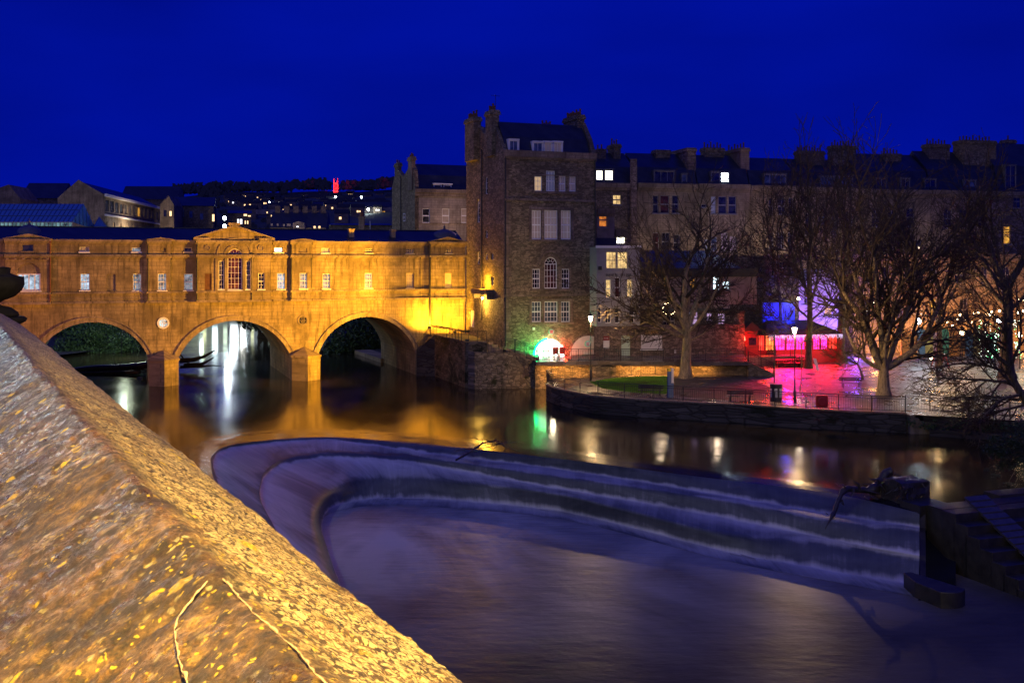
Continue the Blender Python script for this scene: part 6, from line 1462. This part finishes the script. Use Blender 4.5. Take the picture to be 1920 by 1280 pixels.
# driftwood
dw = thing('driftwood_log', 'big crooked driftwood branch caught on the weir beside the concrete block', 'log', tuple(W(1640,925,Z=57))); b0 = W(1640,925,Z=57); V = lambda px,py,Z: W(px,py,Z=Z)-b0
MB().tube(cat([V(1672,883,57.5),V(1660,888,57.5),V(1650,905,57.3),V(1638,917,57),V(1612,918,56.8),V(1585,917,56.5),V(1572,938,56),V(1564,960,55.6),V(1556,975,55.2),V(1548,993,55)],4), [q_*(1+.35*noise.noise(Vector((k_*.7,3,1)))) for k_, q_ in enumerate([.24]*10+[.30]*4+[.17]*8+[.12]*9+[.07]*6)], 8).build('trunk', M['drift'], dw, smooth=True)
m = MB(); rg = random.Random(71)
for a_, b_, c_2 in ((1612,918,(-8,-14)),(1585,917,(-12,-7)),(1572,938,(10,8)),(1564,960,(-9,6)),(1650,905,(-16,-6)),(1556,975,(5,10)),(1600,918,(-4,12))):
    p0 = V(a_,b_,56.4); p1 = V(a_+c_2[0],b_+c_2[1],56.2); m.tube([p0,p0.lerp(p1,.5)+Vector((.08,0,.1)),p1,p1+Vector((-.2,0,.15))],[.09,.06,.04,.015],5)
for i in range(90):
    p = V(rg.uniform(1636,1715), rg.uniform(900,958), 56.5+rg.random()*1.2); q = [p]
    for k in range(4): p = p+Vector((rg.uniform(-.5,.4),rg.uniform(-.3,.3),rg.uniform(-.35,.3))); q.append(p)
    m.tube(q, [.06,.05,.035,.02,.01], 4)
m.build('twigs', M['drift'], dw)
tw2 = thing('drift_twigs', 'thin dead branch with whippy twigs caught on the weir crest in the middle', 'branch', tuple(W(900,850,Z=70))); b0 = W(900,850,Z=70); m = MB(); m2 = MB()
m.tube([V(855,862,68.5),V(880,848,69.5),V(905,830,71),V(930,826,72),V(950,840,72)], [.07,.07,.06,.04,.02], 6); m.build('branch', M['drift'], tw2)
for i in range(42):
    s = rg.choice([(905,830),(890,840),(925,828),(880,848),(938,832)]); q = [V(s[0],s[1],71)]; dx, dy = rg.uniform(-14,16), rg.uniform(-6,4)
    for k in range(1,5): q.append(V(s[0]+dx*k*.9+rg.uniform(-3,3), s[1]+dy*k*.7+k*k*.8*rg.random(), 71+rg.uniform(-.5,.5)))
    m2.tube(q, [.025,.022,.018,.014,.01], 3)
m2.build('twigs', M['drift'], tw2)
# log jam under the left arch
lj = thing('log_jam', 'floating trunk and branches jammed against the left bridge pier', 'log', tuple(W(240,692,z=0))); b0 = W(240,692,z=0)
m = MB(); m.tube(cat([V(130,697,122),V(180,691,122),(V(230,689,121)),V(278,684,119),V(300,680,118)],4), .42, 8).tube(cat([V(150,701,119),V(215,699,118.5),V(262,698,117.5)],4), .22, 6).build('trunk', M['log'], lj, smooth=True)
for pts_, rr_ in (([(338,676,123),(365,674,123),(385,667,123),(404,656,123)],[.32,.28,.2,.06]),([(345,684,123),(380,682,123),(401,670,123)],[.22,.18,.06]),([(338,688,123),(375,687,123),(400,685,123),(434,688,123)],[.2,.15,.08,.03]),([(338,665,123),(352,680,123),(380,690,123)],[.1,.1,.06])):
    MB().tube([V(*a) for a in pts_], rr_, 6).build('branch', M['log'], lj, smooth=True)
m = MB()
for i in range(26):
    p = V(rg.uniform(215,285), rg.uniform(684,698), 118+rg.random()*3); m.tube([p, p+Vector((rg.uniform(-1.5,1.5),rg.uniform(-.5,.5),rg.uniform(-.1,.7)))], [.08,.03], 4)
m.build('twigs', M['log'], lj)
# ================================================================ UPSTREAM, SEEN THROUGH THE ARCHES
def bushy(label, blobs, seed, mat='leaf', s=.30, n=500, name='bush', cat_='bush', trunkto=None):
    rg = random.Random(seed); b = Vector(blobs[0][0]); b.z = 0; o = thing(name, label, cat_, tuple(b)); m = MB(); t = MB()
    for c, r in blobs:
        c = Vector(c)-b; leaves(m, c, r, r, r*.8, int(n*r), s, rg, .35)
        p0 = Vector((rg.uniform(-.5,.5),0,-.2)); t.tube([p0, p0.lerp(c, .5)+Vector((rg.uniform(-.3,.3),0,.2)), c], [.14,.09,.04], 6)
    m.build('leaves', M[mat], o); t.build('stems', M['bark_dark'], o); return o
bushy('bright green riverside bush seen through the left arch', [(W(150,640,Z=150),3.4),(W(190,630,Z=152),3.2),(W(225,650,Z=150),2.6),(W(170,672,Z=148),2.2),(W(215,676,Z=148),2.0),(W(130,668,Z=148),3.0)], 81, s=.17, n=900)
bushy('shadowy riverside bush at the right of the left arch', [(W(255,648,Z=158),2.8),(W(262,672,Z=158),2.0)], 82, 'leaf_dark', s=.2)
bushy('dark tree mass filling the top of the right arch', [(W(650,625,Z=150),3.6),(W(690,610,Z=152),3.4),(W(640,655,Z=148),2.6),(W(680,645,Z=150),3.0),(W(712,640,Z=150),2.0),(W(625,670,Z=146),1.4),(W(735,625,Z=152),2.4)], 83, 'leaf', s=.2, n=600)
for lab, px, Z, n_, sd_, mt in (('tall dark trees upstream behind the right arch',640,178,9,301,'leaf_dark'),('tall dark trees upstream behind the left arch',200,182,6,302,'leaf'),('tall dark trees far upstream closing the river bend',470,300,7,303,'leaf_dark')):
    rg = random.Random(sd_); bl_ = []
    for i in range(n_):
        c = W(px+(i-n_/2)*34, 500, Z=Z+rg.uniform(-5,5)); bl_.append(((c.x,c.y,rg.uniform(3,5)),4.5)); bl_.append(((c.x+rg.uniform(-2,2),c.y,rg.uniform(8,11)),4.2))
    bushy(lab, bl_, sd_, mt, s=.45, n=420, name='riverside_trees', cat_='trees')
q = [W(635,691,z=0),W(660,672,z=0),W(700,672,z=0),W(725,682,z=0)]
eb = thing('towpath_wall', 'low pale towpath kerb running upstream under the right arch', 'wall'); a, b = W(714,680,z=0), W(665,663,z=0); m = MB(); m.prism_z([(a.x,a.y),(b.x,b.y),(b.x+2,b.y+1),(a.x+2,a.y+1)], -1, .5); m.build('kerb', M['bath_trim'], eb)
tag(MB().poly((a.x+.5,a.y,.45),(b.x+.5,b.y,.45),(b.x+40,b.y+60,.5),(a.x+30,a.y+6,.5)).build('east_bank', M['bed']), kind='structure')
aL = W(60,690,z=0)
tag(MB().poly((-66,122,.3),(-60,140,.3),(-57,150,.3),(-60,165,.3),(-135,420,.3),(-200,420,.3),(-200,122,.3)).build('west_bank', M['bed']), kind='structure')
# a lit riverside building far upstream: only its mirror image shows in the water below the middle arch
ub = thing('riverside_hall', 'brightly lit hall upstream whose lights streak down the river under the middle arch', 'building', (W(470,500,Z=228).x, 228, 0)); m = MB(); m.box(-16,16,0,10,-1,9.5); m.build('wall', M['render_white'], ub)
rg = random.Random(91)
for i, x in enumerate((-9.8,-7.6,-5.4,-3.5,-1.6,.4,2.2,4.2,6.0,8.0)):
    c = i % 5; w_ = (.3,.55,.4,.8,.55)[c]; t = (4.6,7.4,6.8,8.2,7.8)[c]; fm = MB().box(x-w_-.1,x+w_+.1,-.12,-.004,1.5,t+.1).build('window', M['white_paint'], ub); MB().poly((x-w_,-.13,1.6),(x+w_,-.13,1.6),(x+w_,-.13,t),(x-w_,-.13,t)).build('pane', glow('hall_light_%d' % c, ((.9,.95,.5),(.75,.95,1.0),(.8,1.0,.75),(.85,.95,1.0),(.9,.9,.8))[c], (1.8,4.6,2.0,8.5,5.6)[c]), fm)
for x_, cc in ((-9,(.8,1,.55)),(0,(.75,.95,1)),(8,(.75,.95,1))):  # lamps added to widen the light streaks under the middle arch
    p = Vector((ub.location.x+x_, 222.5, 5.5)); o = thing('globe_lamp', 'added lamp washing the %s of the hall upstream' % {-9:'left end',0:'middle',8:'right end'}[x_], 'lamp', tuple(p)); MB().ball((0,0,0),.3,8).build('globe', M['lamp_cold'], o); MB().bar((0,0,-5.5),(0,0,-.2),.05,6).build('post', M['black_iron'], o); light('lamp_light','POINT',(0,.6,0),1500,cc,o,.3)
p = W(428, 560, Z=175); o = thing('globe_lamp', 'cold riverside lamp behind the bridge that leaves the longest white streak', 'lamp', (p.x, 175, 6.4)); MB().ball((0,0,0),.45,10).build('globe', M['lamp_star'], o, smooth=True); MB().bar((0,0,-6.4),(0,0,-.3),.05,6).build('post', M['black_iron'], o); light('lamp_light','POINT',(0,-.8,0),2600,(.75,.92,1),o,.3)
o = thing('globe_lamp', 'lamp on the left bank upstream lighting the bright green bush', 'lamp', (-50.5, 138, 6.5)); MB().ball((0,0,0),.2,8).build('globe', M['lamp_cold'], o); MB().bar((0,0,-6.2),(0,0,-.1),.05,6).build('post', M['black_iron'], o); light('lamp_light','POINT',(.4,0,-.3),3200,(.85,1,.7),o,.2)
# ================================================================ BEYOND THE BRIDGE
G1 = Face(778, 136.0, 21.0); gb = G1.empty('bridge_street_house', 'pale ashlar house with a slate mansard and one twin dormer behind the bridge', 'building')
GS = Face(0,0,21.0-90,(G1.ox,G1.oy)); xr_ = G1.X(900); ze = G1.Zat(800,356)
hs = []
for w in ((792,391,806,418,1,2,'glass'),(829,391,843,418,1,2,'blind'),(865,391,879,418,1,2,'blind'),(792,455,806,480,1,2,'glass')):
    q = G1.rect(w[:4]); hs.append(q); window(gb, q, w[4], w[5], M[w[6]], M['white_paint'], fw=.08, mw=.05)
m = MB(); holed(m, 0, xr_, 5, ze, hs); m.build('wall', M['bath_pale'], gb)
MB().box(-.1,xr_,-.45,-.004,ze-.35,ze+.1).box(-.05,xr_,-.25,-.005,ze-.8,ze-.35).box(-.02,xr_,-.1,-.003,G1.Zat(800,420),G1.Zat(800,418)).build('cornice', M['bath_far'], gb)
pts = [GS.L(a,b) for a,b in ((778,348),(776,318),(773,310),(768,311),(757,330),(752,326),(745,318),(740,330),(735,352))]
m = MB(); m.prism_y([(0,5)]+[(min(0,p[0]),p[1]) for p in pts]+[(pts[-1][0],5)], 0, .5); m.build('gable_wall', M['rubble'], gb, rotz=-math.pi/2)
zr_ = G1.Zat(800,308,4); m = MB(); m.prism_x([(.2,ze),(1.3,ze+(zr_-ze)*.55),(4,zr_),(8,ze+1),(11,ze)], .5, xr_); m.build('roof', M['slate'], gb)
chimney(G1, gb, 772, 779, 293, .8, 2.6, ze, 3, 'bath_far', 'y', ph=.6); chimney(G1, gb, 747, 753, 305, 8.5, 10.5, ze, 2, 'rubble', 'y', ph=.6)
q = G1.rect((813,346,847,357), .4); m = MB(); m.box(q[0]-.1,q[1]+.1,.3,2.4,q[3]+.01,q[3]+.15); d = m.build('dormer', M['white_paint'], gb)
window(d, (q[0],(q[0]+q[1])/2-.1,q[2],q[3]), 1, 1, M['glass_blue'], M['white_paint'], y=.32, fw=.14); window(d, ((q[0]+q[1])/2+.1,q[1],q[2],q[3]), 1, 1, M['glass_blue'], M['white_paint'], y=.32, fw=.14)
q = GS.rect((756,400,760,415)); window(gb, q, 1, 2, M['glass_blue'], M['white_paint'], y=-.15, fw=.08, rotz=-math.pi/2)
x, z = GS.L(753,330); MB().tube([(x,-.12,z),(x,-.12,GS.Zat(753,440))], .07, 6).build('downpipe', M['dark_pipe'], gb, rotz=-math.pi/2)
light('street_glow', 'POINT', tuple(G1.world(5, -7, 17.0)), 900, (1.0,.62,.38), None, 1.0)
# street lamps standing on the bridge street: tips show over the roofs
for lab, px, py, z, e in (('dazzling lamp on a pole just above the bridge pediment', 421,409,131,500),('second dazzling lamp close below the first, at the pediment edge', 421,424,131,300),('small dazzling lamp on the dark bridge roof line, left of the pediment', 242,429.5,128,260)):
    p = W(px,py,Z=z); o = thing('street_lamp', lab, 'street lamp', tuple(p), 0, 'lamps along the bridge street'); MB().ball((0,0,0),.22,10).build('globe', M['lamp_star'], o, smooth=True)
    MB().bar((0,0,9-p.z),(0,0,-.1),.06,6).build('post', M['black_iron'], o); light('lamp_light','POINT',(0,1.0,-.2),e,(.8,.92,1),o,.2)
p = W(678, 437, Z=140); o = thing('stone_chimney_stack', 'slender pale stone chimney rising over the bridge roof', 'chimney', tuple(p)); k = 140/F
MB().box(-5*k,5*k,-.3,.3,-3,28*k).box(-6.5*k,6.5*k,-.4,.4,28*k,31*k).build('stack', M['bath_far'], o); MB().lathe([(3.5*k,31*k),(4*k,36*k),(2*k,40*k),(1*k,44*k)],n=8).build('chimney_pot', M['pot'], o)
p = W(694, 437, Z=150); o = tag(MB().bar((0,0,-2),(0,0,1.7),.05,6).build('flag_pole', M['shutter'], loc=tuple(p)), 'thin pale pole standing beside the slender chimney', 'pole')
# glazed market roof
gl = thing('glass_roof_hall', 'hall with a blue glazed pitched roof and a lit strip of windows above the bridge', 'building'); a, b = W(-60,420,Z=190), W(135,420,Z=190); zt_ = W(0,382,Z=196).z; ze = W(0,416,Z=190).z; zb = W(0,430,Z=190).z
aT, bT = W(-40,382,Z=197), W(157,382,Z=197); cR = W(180,430,Z=204)
gm = plain('roof_glazing', (.10,.22,.30), .12, .9, var=.2)
m = MB(); m.poly((a.x,190,ze),(b.x,190,ze),(bT.x,197,zt_),(aT.x,197,zt_)); m.poly((b.x,190,ze),(cR.x,204,ze-1),(bT.x,197,zt_)); m.build('roof_glazing', gm, gl)
m = MB()
for i in range(24):
    t = i/23; p0 = Vector((a.x+(b.x-a.x)*t,189.95,ze+.03)); p1 = Vector((aT.x+(bT.x-aT.x)*t,196.95,zt_+.03)); m.bar(p0,p1,.07)
for t in (.33,.66): m.bar((a.x+(aT.x-a.x)*t,190+7*t-.05,ze+(zt_-ze)*t+.03),(b.x+(bT.x-b.x)*t,190+7*t-.05,ze+(zt_-ze)*t+.03),.06)
for t in (0,.15,.3,.45,.6,.75,.9,1): m.bar((b.x+(cR.x-b.x)*t+.05,190+14*t,ze-t),(b.x+(bT.x-b.x)*min(1,2*t) if t < .5 else bT.x+(cR.x-bT.x)*(2*t-1), 190+14*t, ze+(zt_-ze)*(2*t if t < .5 else 2-2*t)-.0),.07)
m.build('glazing_bars', M['sign_blue'], gl)
m = MB(); m.box(a.x,b.x,190.3,203,0,zb); m.build('wall', M['render_grey'], gl); m = MB()
for i in range(27): x = a.x+(b.x-a.x)*i/26; m.box(x-.07,x+.07,190,190.15,zb,ze)
m.box(a.x,b.x,189.98,190.17,ze-.16,ze); m.box(a.x,b.x,189.97,190.18,zb-.2,zb+.02); f = m.build('window', M['cream_paint'], gl); MB().poly((a.x,190.2,zb),(b.x,190.2,zb),(b.x,190.2,ze),(a.x,190.2,ze)).build('pane', glow('hall_strip_glass', (.4,.75,.8), .45, .6, .8, (.02,.03,.04)), f)
g2 = thing('glass_pyramid', 'small blue glass pyramid roof beside the big glazed hall', 'roof'); m = MB(); P0, P1, P2, P3 = W(172,431,Z=200), W(203,431,Z=200), W(206,431,Z=208), W(178,431,Z=208); tp = W(186,407,Z=204); m.poly(P0,P1,tp); m.poly(P1,P2,tp); m.poly(P0,tp,P3); m.poly(P2,P3,tp); m.build('glazing', gm, g2); m = MB()
for q in (P0,P1,P2,P3): m.bar(q,tp,.09)
for t in (.33,.66): m.bar(P0.lerp(P1,t),tp.lerp(P0.lerp(P1,t),.1),.05); m.bar(P1.lerp(P2,t),tp,.05)
m.build('glazing_bars', M['sign_blue'], g2)
# stone hotel with a long gabled wing
HF = Face(196, 232.0, 96.8); ht = HF.empty('long_stone_hotel', 'long stone hotel wing with a band of attic windows behind the bridge', 'building')
xe = HF.X(301); ze = HF.Zat(197,366); ws_ = []
hs = []
for i in range(13):
    t0 = .5+(xe-1)*i/13; r_ = (t0, t0+(xe-1)/13*.72, ze-3.4, ze-.9); hs.append(r_); window(ht, r_, 2, 1, M['g_amber' if i == 7 else 'glass_blue'], M['bath_far'], fw=.16, mw=.1, depth=.2)
for i in range(9):
    t0 = 1.2+(xe-2)*i/9; r_ = (t0, t0+1.3, ze-9.2, ze-5.6); hs.append(r_); window(ht, r_, 1, 1, M['far_win' if i in (1,2,4,7) else 'glass'], M['bath_far'], fw=.14, depth=.2)
m = MB(); holed(m, 0, xe, 0, ze, hs, 0, .3); m.build('wall', M['bath_far'], ht); MB().box(0,xe,-.5,-.01,ze-.3,ze+.3).box(0,xe,-.3,-.01,ze-4.5,ze-4.1).build('cornice', M['shutter'], ht)
zap = H+(HY-336)/F*230
m = MB(); m.prism_y([(0,ze),(0,0)]+[(-.001,0)], 0, .01)
GA = Face(0,0,6.8,(HF.ox,HF.oy)); wl0 = GA.X(108)
m = MB(); m.prism_y([(0,0),(0,ze),(GA.X(147),GA.Zat(147,337)),(wl0,GA.Zat(108,371)),(wl0,0)], .0, .6)
gw = m.build('gable_wall', M['bath_far'], ht, rotz=R(6.8-96.8))
m = MB(); xm = GA.X(147); zt = GA.Zat(147,337)-.3; m.prism_y([(.4,ze),(xm,zt),(wl0,GA.Zat(108,371)-.3)], .6, xe); m.build('roof', M['slate'], ht, rotz=R(6.8-96.8))
def far_block(label, px0, px1, ytop, yb, Z, ang=0, wins=(), gable=None, mat='bath_far', dep=12, name='stone_building', roofh=0, cat_='building', stacks=0):
    f = Face(px0, Z, ang); o = f.empty(name, label, cat_); x1 = f.X(px1); zt = f.Zat((px0+px1)/2, ytop); zb = f.Zat((px0+px1)/2, yb)
    m = MB(); m.box(0, x1, 0, dep, zb, zt); m.build('wall', M[mat], o)
    if gable is not None:
        ga = f.Zat(gable[0], gable[1]); m = MB(); m.prism_y([(0,zt+.01),(x1,zt+.01),(f.X(gable[0]),ga)], 0.02, dep); m.build('roof', M[gable[2] if len(gable) > 2 else mat], o)
    if roofh: m = MB(); m.prism_x([(-.3,zt+.01),(dep/2,zt+roofh),(dep+.3,zt+.01)], -.2, x1+.2); m.build('roof', M['slate'], o)
    for (a,b,c,d,mt) in wins:
        q = f.rect((a,b,c,d)); fm = MB().box(q[0]-.06,q[1]+.06,-.1,-.01,q[2]-.06,q[3]+.06).build('window', M['bath_far'], o); MB().poly((q[0],-.12,q[2]),(q[1],-.12,q[2]),(q[1],-.12,q[3]),(q[0],-.12,q[3])).build('pane', M[mt], fm)
    for i in range(stacks):
        x = x1*(i+.5)/stacks; m = MB(); m.box(x-.8,x+.8,dep/2-.4,dep/2+.4,zt,zt+roofh+1.8); c = m.build('chimney', M['bath_far'], o)
    return o
far_block('stone gable end of the hotel at the right of its long wing', 300, 326, 384, 440, 262, 7, [(307,394,312,406,'glass'),(318,396,322,405,'far_win')], (316,367))
far_block('leftmost stone building with a pointed gable behind the glass roof', -60, 38, 372, 430, 238, 5, [], (16,346))
far_block('dark slate roofed range joining the gables behind the glass roof', 38, 112, 372, 430, 262, 3, [], None, 'rubble_dark', roofh=4.2)
far_block('long dark block in blue shadow right of the stone gable', 326, 400, 386, 440, 275, 12, [(339,393,345,407,'glass_blue'),(355,396,361,408,'glass_blue'),(375,400,381,412,'glass_blue'),(398,402,402,415,'far_win')], None, 'rubble_dark', roofh=2.6)
far_block('slate roofed range with a small turret behind the hotel', 226, 330, 374, 400, 330, 4, [], None, 'rubble_dark', roofh=4.5)
far_block('dark tall house with lit windows just right of the bridge lamp', 428, 471, 400, 440, 285, 14, [(445,411,448,419,'far_win2'),(450,411,454,420,'far_win2'),(459,414,461,420,'far_win'),(463.5,414,465.5,420,'far_win'),(457,401.5,463,405,'far_win'),(465,404,470,406,'far_win')], None, 'rubble_dark', roofh=1.0)
far_block('pale classical terrace with a pedimented centre beyond the bridge roof', 506, 611, 427, 440, 330, 3, [(508,419,511,423,'blind'),(519,419,522,423,'blind'),(531,420,534,424,'blind'),(538,420,545,424,'blind'),(588,424,592,428,'far_win'),(597,424,601,428,'far_win'),(591,433,595,435,'far_win')], None, 'bath_pale', roofh=5.2, stacks=6)
far_block('pedimented centre block of the pale terrace', 549, 571, 418, 440, 327, 3, [(556,424,560,426,'far_win2')], (560,415), 'bath_pale', dep=4)
far_block('long low dark roof between the terrace and the slender chimney', 620, 735, 422, 445, 170, 10, [], None, 'rubble_dark', dep=20, roofh=.6)
far_block('ruined looking pale stone house on the hillside left of centre', 480, 530, 393, 402, 620, 0, [(500,397,502,400,'far_win')], None, 'bath_pale', dep=8)
far_block('square pale villa half way up the hill', 503, 523, 384, 400, 640, 0, [], None, 'bath_far', dep=8)
# church tower lit red on the skyline
ct = thing('church_tower', 'square pinnacled church tower lit bright red on the skyline', 'church tower', tuple(W(629.5,366,Z=1150))); k = 1150/F
m = MB(); w_ = 3.3*k; m.box(-w_,w_,0,2*w_,-4*k,24*k); m.build('wall', M['bath_pale'], ct)
for sx in (-1,1):
    for sy in (0,1): MB().lathe([(1.3*k,-4*k),(1.2*k,26*k),(.8*k,29*k),(.15*k,33*k)],sx*w_,sy*2*w_,8).build('pinnacle', M['bath_pale'], ct)
m = MB()
for sx in (-.45,.45): m.box(sx*w_-.28*w_,sx*w_+.28*w_,-.12,-.02,9*k,20*k)
m.build('belfry_opening', M['glass'], ct)
for sx in (-1,1): light('red_floodlight','SPOT',(sx*6*k,-24*k,-2*k),260000,(1,.02,.02),ct,1.0,(0,0,14*k),60)
# ---------------------------------------------------------------- hill
def ridge(px):
    P_ = [(-400,395),(200,380),(340,362),(420,357),(520,356),(560,353),(700,354),(735,347),(900,350),(1100,385),(2400,400)]
    for a, b in zip(P_, P_[1:]):
        if px <= b[0]: return a[1]+(b[1]-a[1])*(px-a[0])/(b[0]-a[0])
    return 370
def hill_z(px, Z):
    t = min(1, max(0, (Z-300)/1000)); top = H+(HY-ridge(px)-5)/F*1300
    return 4+(top-4)*(t**1.05) if Z < 1300 else top-(Z-1300)*.02
m = MB(); nx, ny = 60, 24
for j in range(ny+1):
    Z = 300+1500*j/ny
    for i in range(nx+1):
        px = -400+2800*i/nx; m.v.append(((px-CX)/F*Z, Z, hill_z(px, Z)+3*noise.noise(Vector((px*.01, Z*.006, 0)))))
for j in range(ny):
    for i in range(nx): m.f.append((j*(nx+1)+i, j*(nx+1)+i+1, (j+1)*(nx+1)+i+1, (j+1)*(nx+1)+i))
tag(m.build('hillside', plain('night_hillside', (.06,.07,.06), .9, .1, var=.4, scale=.01), smooth=True), kind='structure')
HL = [(457,368),(471,369),(494,368),(504,375),(494,369),(520,370),(490,375),(516,375),(540,376),(549,375),(554,375),(559,375),(563,381),(572,390),(579,369),(593,373),(600,376),(603,367),(609,375),(629,370),(654,365),(658,365),(678,370),(710,368),(622,384),(623,390),(632,384),(646,381),(651,381),(674,382),(688,384),(695,384),(714,385),(719,386),(723,391),(460,381),(445,377),(450,377),(511,398),(510,404),(638,409),(576,399),(430,372),(437,380),(545,381),(523,380),(481,369),(597,366),(633,371),(664,372)]
_r = random.Random(404); HL += [(_r.uniform(425,735), _r.uniform(368,400)) for _ in range(70)]
m = MB(); rg = random.Random(101)
for i in range(620):
    if i < 260: px, Z = rg.uniform(330,770), rg.uniform(1230,1320); r = rg.uniform(5,10)
    else: px, Z = rg.uniform(380,760), rg.uniform(380,1200); r = rg.uniform(3,6)*Z/900
    c = Vector(((px-CX)/F*Z, Z, hill_z(px, Z)+r*.6)); 
    if 614 < px < 646 and Z > 600: continue
    py_ = HY-(c.z-H)/Z*F; rp = r/Z*F*1.5
    if any(abs(px-a) < rp+1 and abs(py_-b_) < rp+2 and Z < 300+(430-b_)/73*1000+40 for a, b_ in HL) or (640 < px < 738 and py_ > 380 and Z < 810): continue
    for k in range(16):
        d = Vector((rg.gauss(0,1),rg.gauss(0,.6),abs(rg.gauss(0,.8)))).normalized()*r*rg.uniform(.3,1); s = r*.34
        p = c+d; a = Vector((rg.uniform(-1,1),0,rg.uniform(-1,1))).normalized(); b = a.cross(Vector((0,1,0)))
        m.poly(p-a*s, p+b*s*.7, p+a*s, p-b*s*.7)
tag(m.build('woodland', M['leaf_far']), 'dark woods and gardens covering the far hillside', 'woodland', kind='stuff')
# houses scattered on the hill, each with its lit window or two
grp = 'small houses scattered over the far hillside'
for i, (px, py) in enumerate(HL):
    Z = 300+ (430-py)/(430-357)*1000; Z = max(420, min(1260, Z)); p = W(px, py, Z=Z); k = Z/F; s = rg.uniform(3.0,4.5)
    o = thing('hillside_house', 'small dark hillside house with a lit window', 'house', (p.x+rg.uniform(-1,1), Z, p.z-s*.6), 0, grp)
    MB().box(-s,s,0,s*1.5,-5,s*1.3).build('wall', M['bath_far'], o); MB().prism_x([(-.4,s*1.3+.01),(s*.75,s*1.9),(s*1.5+.4,s*1.3+.01)],-s-.3,s+.3).build('roof', M['roof_far'], o)
    w_ = max(.6, .85*k*rg.uniform(.8,1.2)); x0 = p.x-o.location.x; z0 = s*.6; mt = rg.choice(['far_win','far_win','far_win2'])
    MB().box(x0-w_,x0+w_,-.14,-.02,z0-w_*1.1,z0+w_*1.1).build('window', M[mt], o)
    if i % 3 == 0: MB().box(x0+w_*2,x0+w_*3.4,-.14,-.02,z0-w_*.9,z0+w_*.9).build('window', M[mt], o)
f = far_block('long hillside terrace with street lamps before it, right of the red tower', 642, 735, 388, 402, 800, 0, [(644+i*2.6,385+3.5,645.2+i*2.6,391,'far_win') for i in (0,1,2,8,10)]+[(643+i*2.8,394,644.2+i*2.8,397,'far_win2') for i in (0,1,2,3,4,5)]+[(713,396,715,398.5,'g_amber'),(716,396,718,398.5,'g_amber'),(719,396,722,399,'g_amber')], None, 'bath_pale', dep=10, roofh=4)
far_block('small hillside block with three bright windows', 586, 604, 386, 398, 760, 0, [(588,389,589.4,392,'far_win'),(595.5,388,598,392,'far_win'),(600.5,387,602,390,'far_win')], None, 'bath_pale', dep=10, roofh=3)
for i, (px, py, e) in enumerate(((661,391.5,5000),(690.5,392.5,5000),(677.6,369.8,2500),(629,369.5,2500),(504.6,379.5,2500))):
    p = W(px, py, Z=790 if i < 2 else 1000); o = thing('street_lamp', ('bright white street lamp before the left part of the hillside terrace','bright white street lamp before the right part of the hillside terrace','lone white lamp high on the hill right of the red tower','white lamp just below the red church tower','white lamp among the houses on the left of the hill')[i], 'street lamp', tuple(p))
    MB().ball((0,0,0), .9, 8).build('globe', M['lamp_cold'], o, smooth=True); MB().bar((0,0,-8),(0,0,-.6),.2,5).build('post', M['black_iron'], o); light('lamp_light','POINT',(0,-2,-.5),e,(.85,.95,1),o,.5)
for lab, px, Z_, e in (('hidden street lamp in the lane below the long stone hotel', 262, 250, 5200), ('hidden street lamp below the glazed hall and gable', 150, 214, 2600), ('hidden street lamp in front of the pale classical terrace', 560, 312, 5000)):  # unseen lamps added to lighten the buildings beyond the bridge
    p = W(px, 446, Z=Z_); o = thing('street_lamp', lab.replace('hidden street lamp', 'added warm lamp behind the bridge roof'), 'street lamp', tuple(p), 0, 'lamps along the bridge street'); MB().ball((0,0,0),.2,8).build('globe', M['lamp'], o); MB().bar((0,0,8-p.z),(0,0,-.1),.06,6).build('post', M['black_iron'], o); light('lamp_light','POINT',(0,-.6,-.2),e,(1.0,.80,.55),o,.3)
# ================================================================ street lights on the road behind the camera
def road_lamp(label, s, t, power, colr, mat='lamp', h=5.4):
    p = par(s, t, 11.33); o = thing('street_lamp', label, 'street lamp', p, 0, 'street lamps along the riverside road'); 
    MB().lathe([(.12,0),(.1,1),(.05,1.2),(.04,h)],n=10).build('post', M['black_iron'], o, smooth=True)
    ln = MB().lathe([(.3,h+.3),(.1,h+.5),(.03,h+.6)],n=8).build('lantern', M['black_iron'], o); MB().lathe([(.12,h),(.24,h+.29)],n=8).build('glass', M[mat], ln)
    light('lamp_light', 'POINT', (.3,-.1,h-.15), power, colr, o, .10)
road_lamp('warm street lamp on the road just behind the photographer', -1.5, -.30, 9500, (1.0,.64,.18), h=3.5)
road_lamp('cold white street lamp up the road beyond the left edge of the picture', 27.5, -3.25, 450, (.5,.72,1.0), 'lamp_cold', 4.2)
road_lamp('added tall lamp down the road behind the photographer, lighting the weir', -28, -1.2, 7500, (.85,1.0,.82), h=7.5)  # unseen lamp added to light and tint the weir pool
road_lamp('added tall lamp far up the road, lighting the bend of the weir', 46, -2.5, 3200, (.80,1.0,.9), h=6.5)  # unseen lamp added as fill for the weir's bend
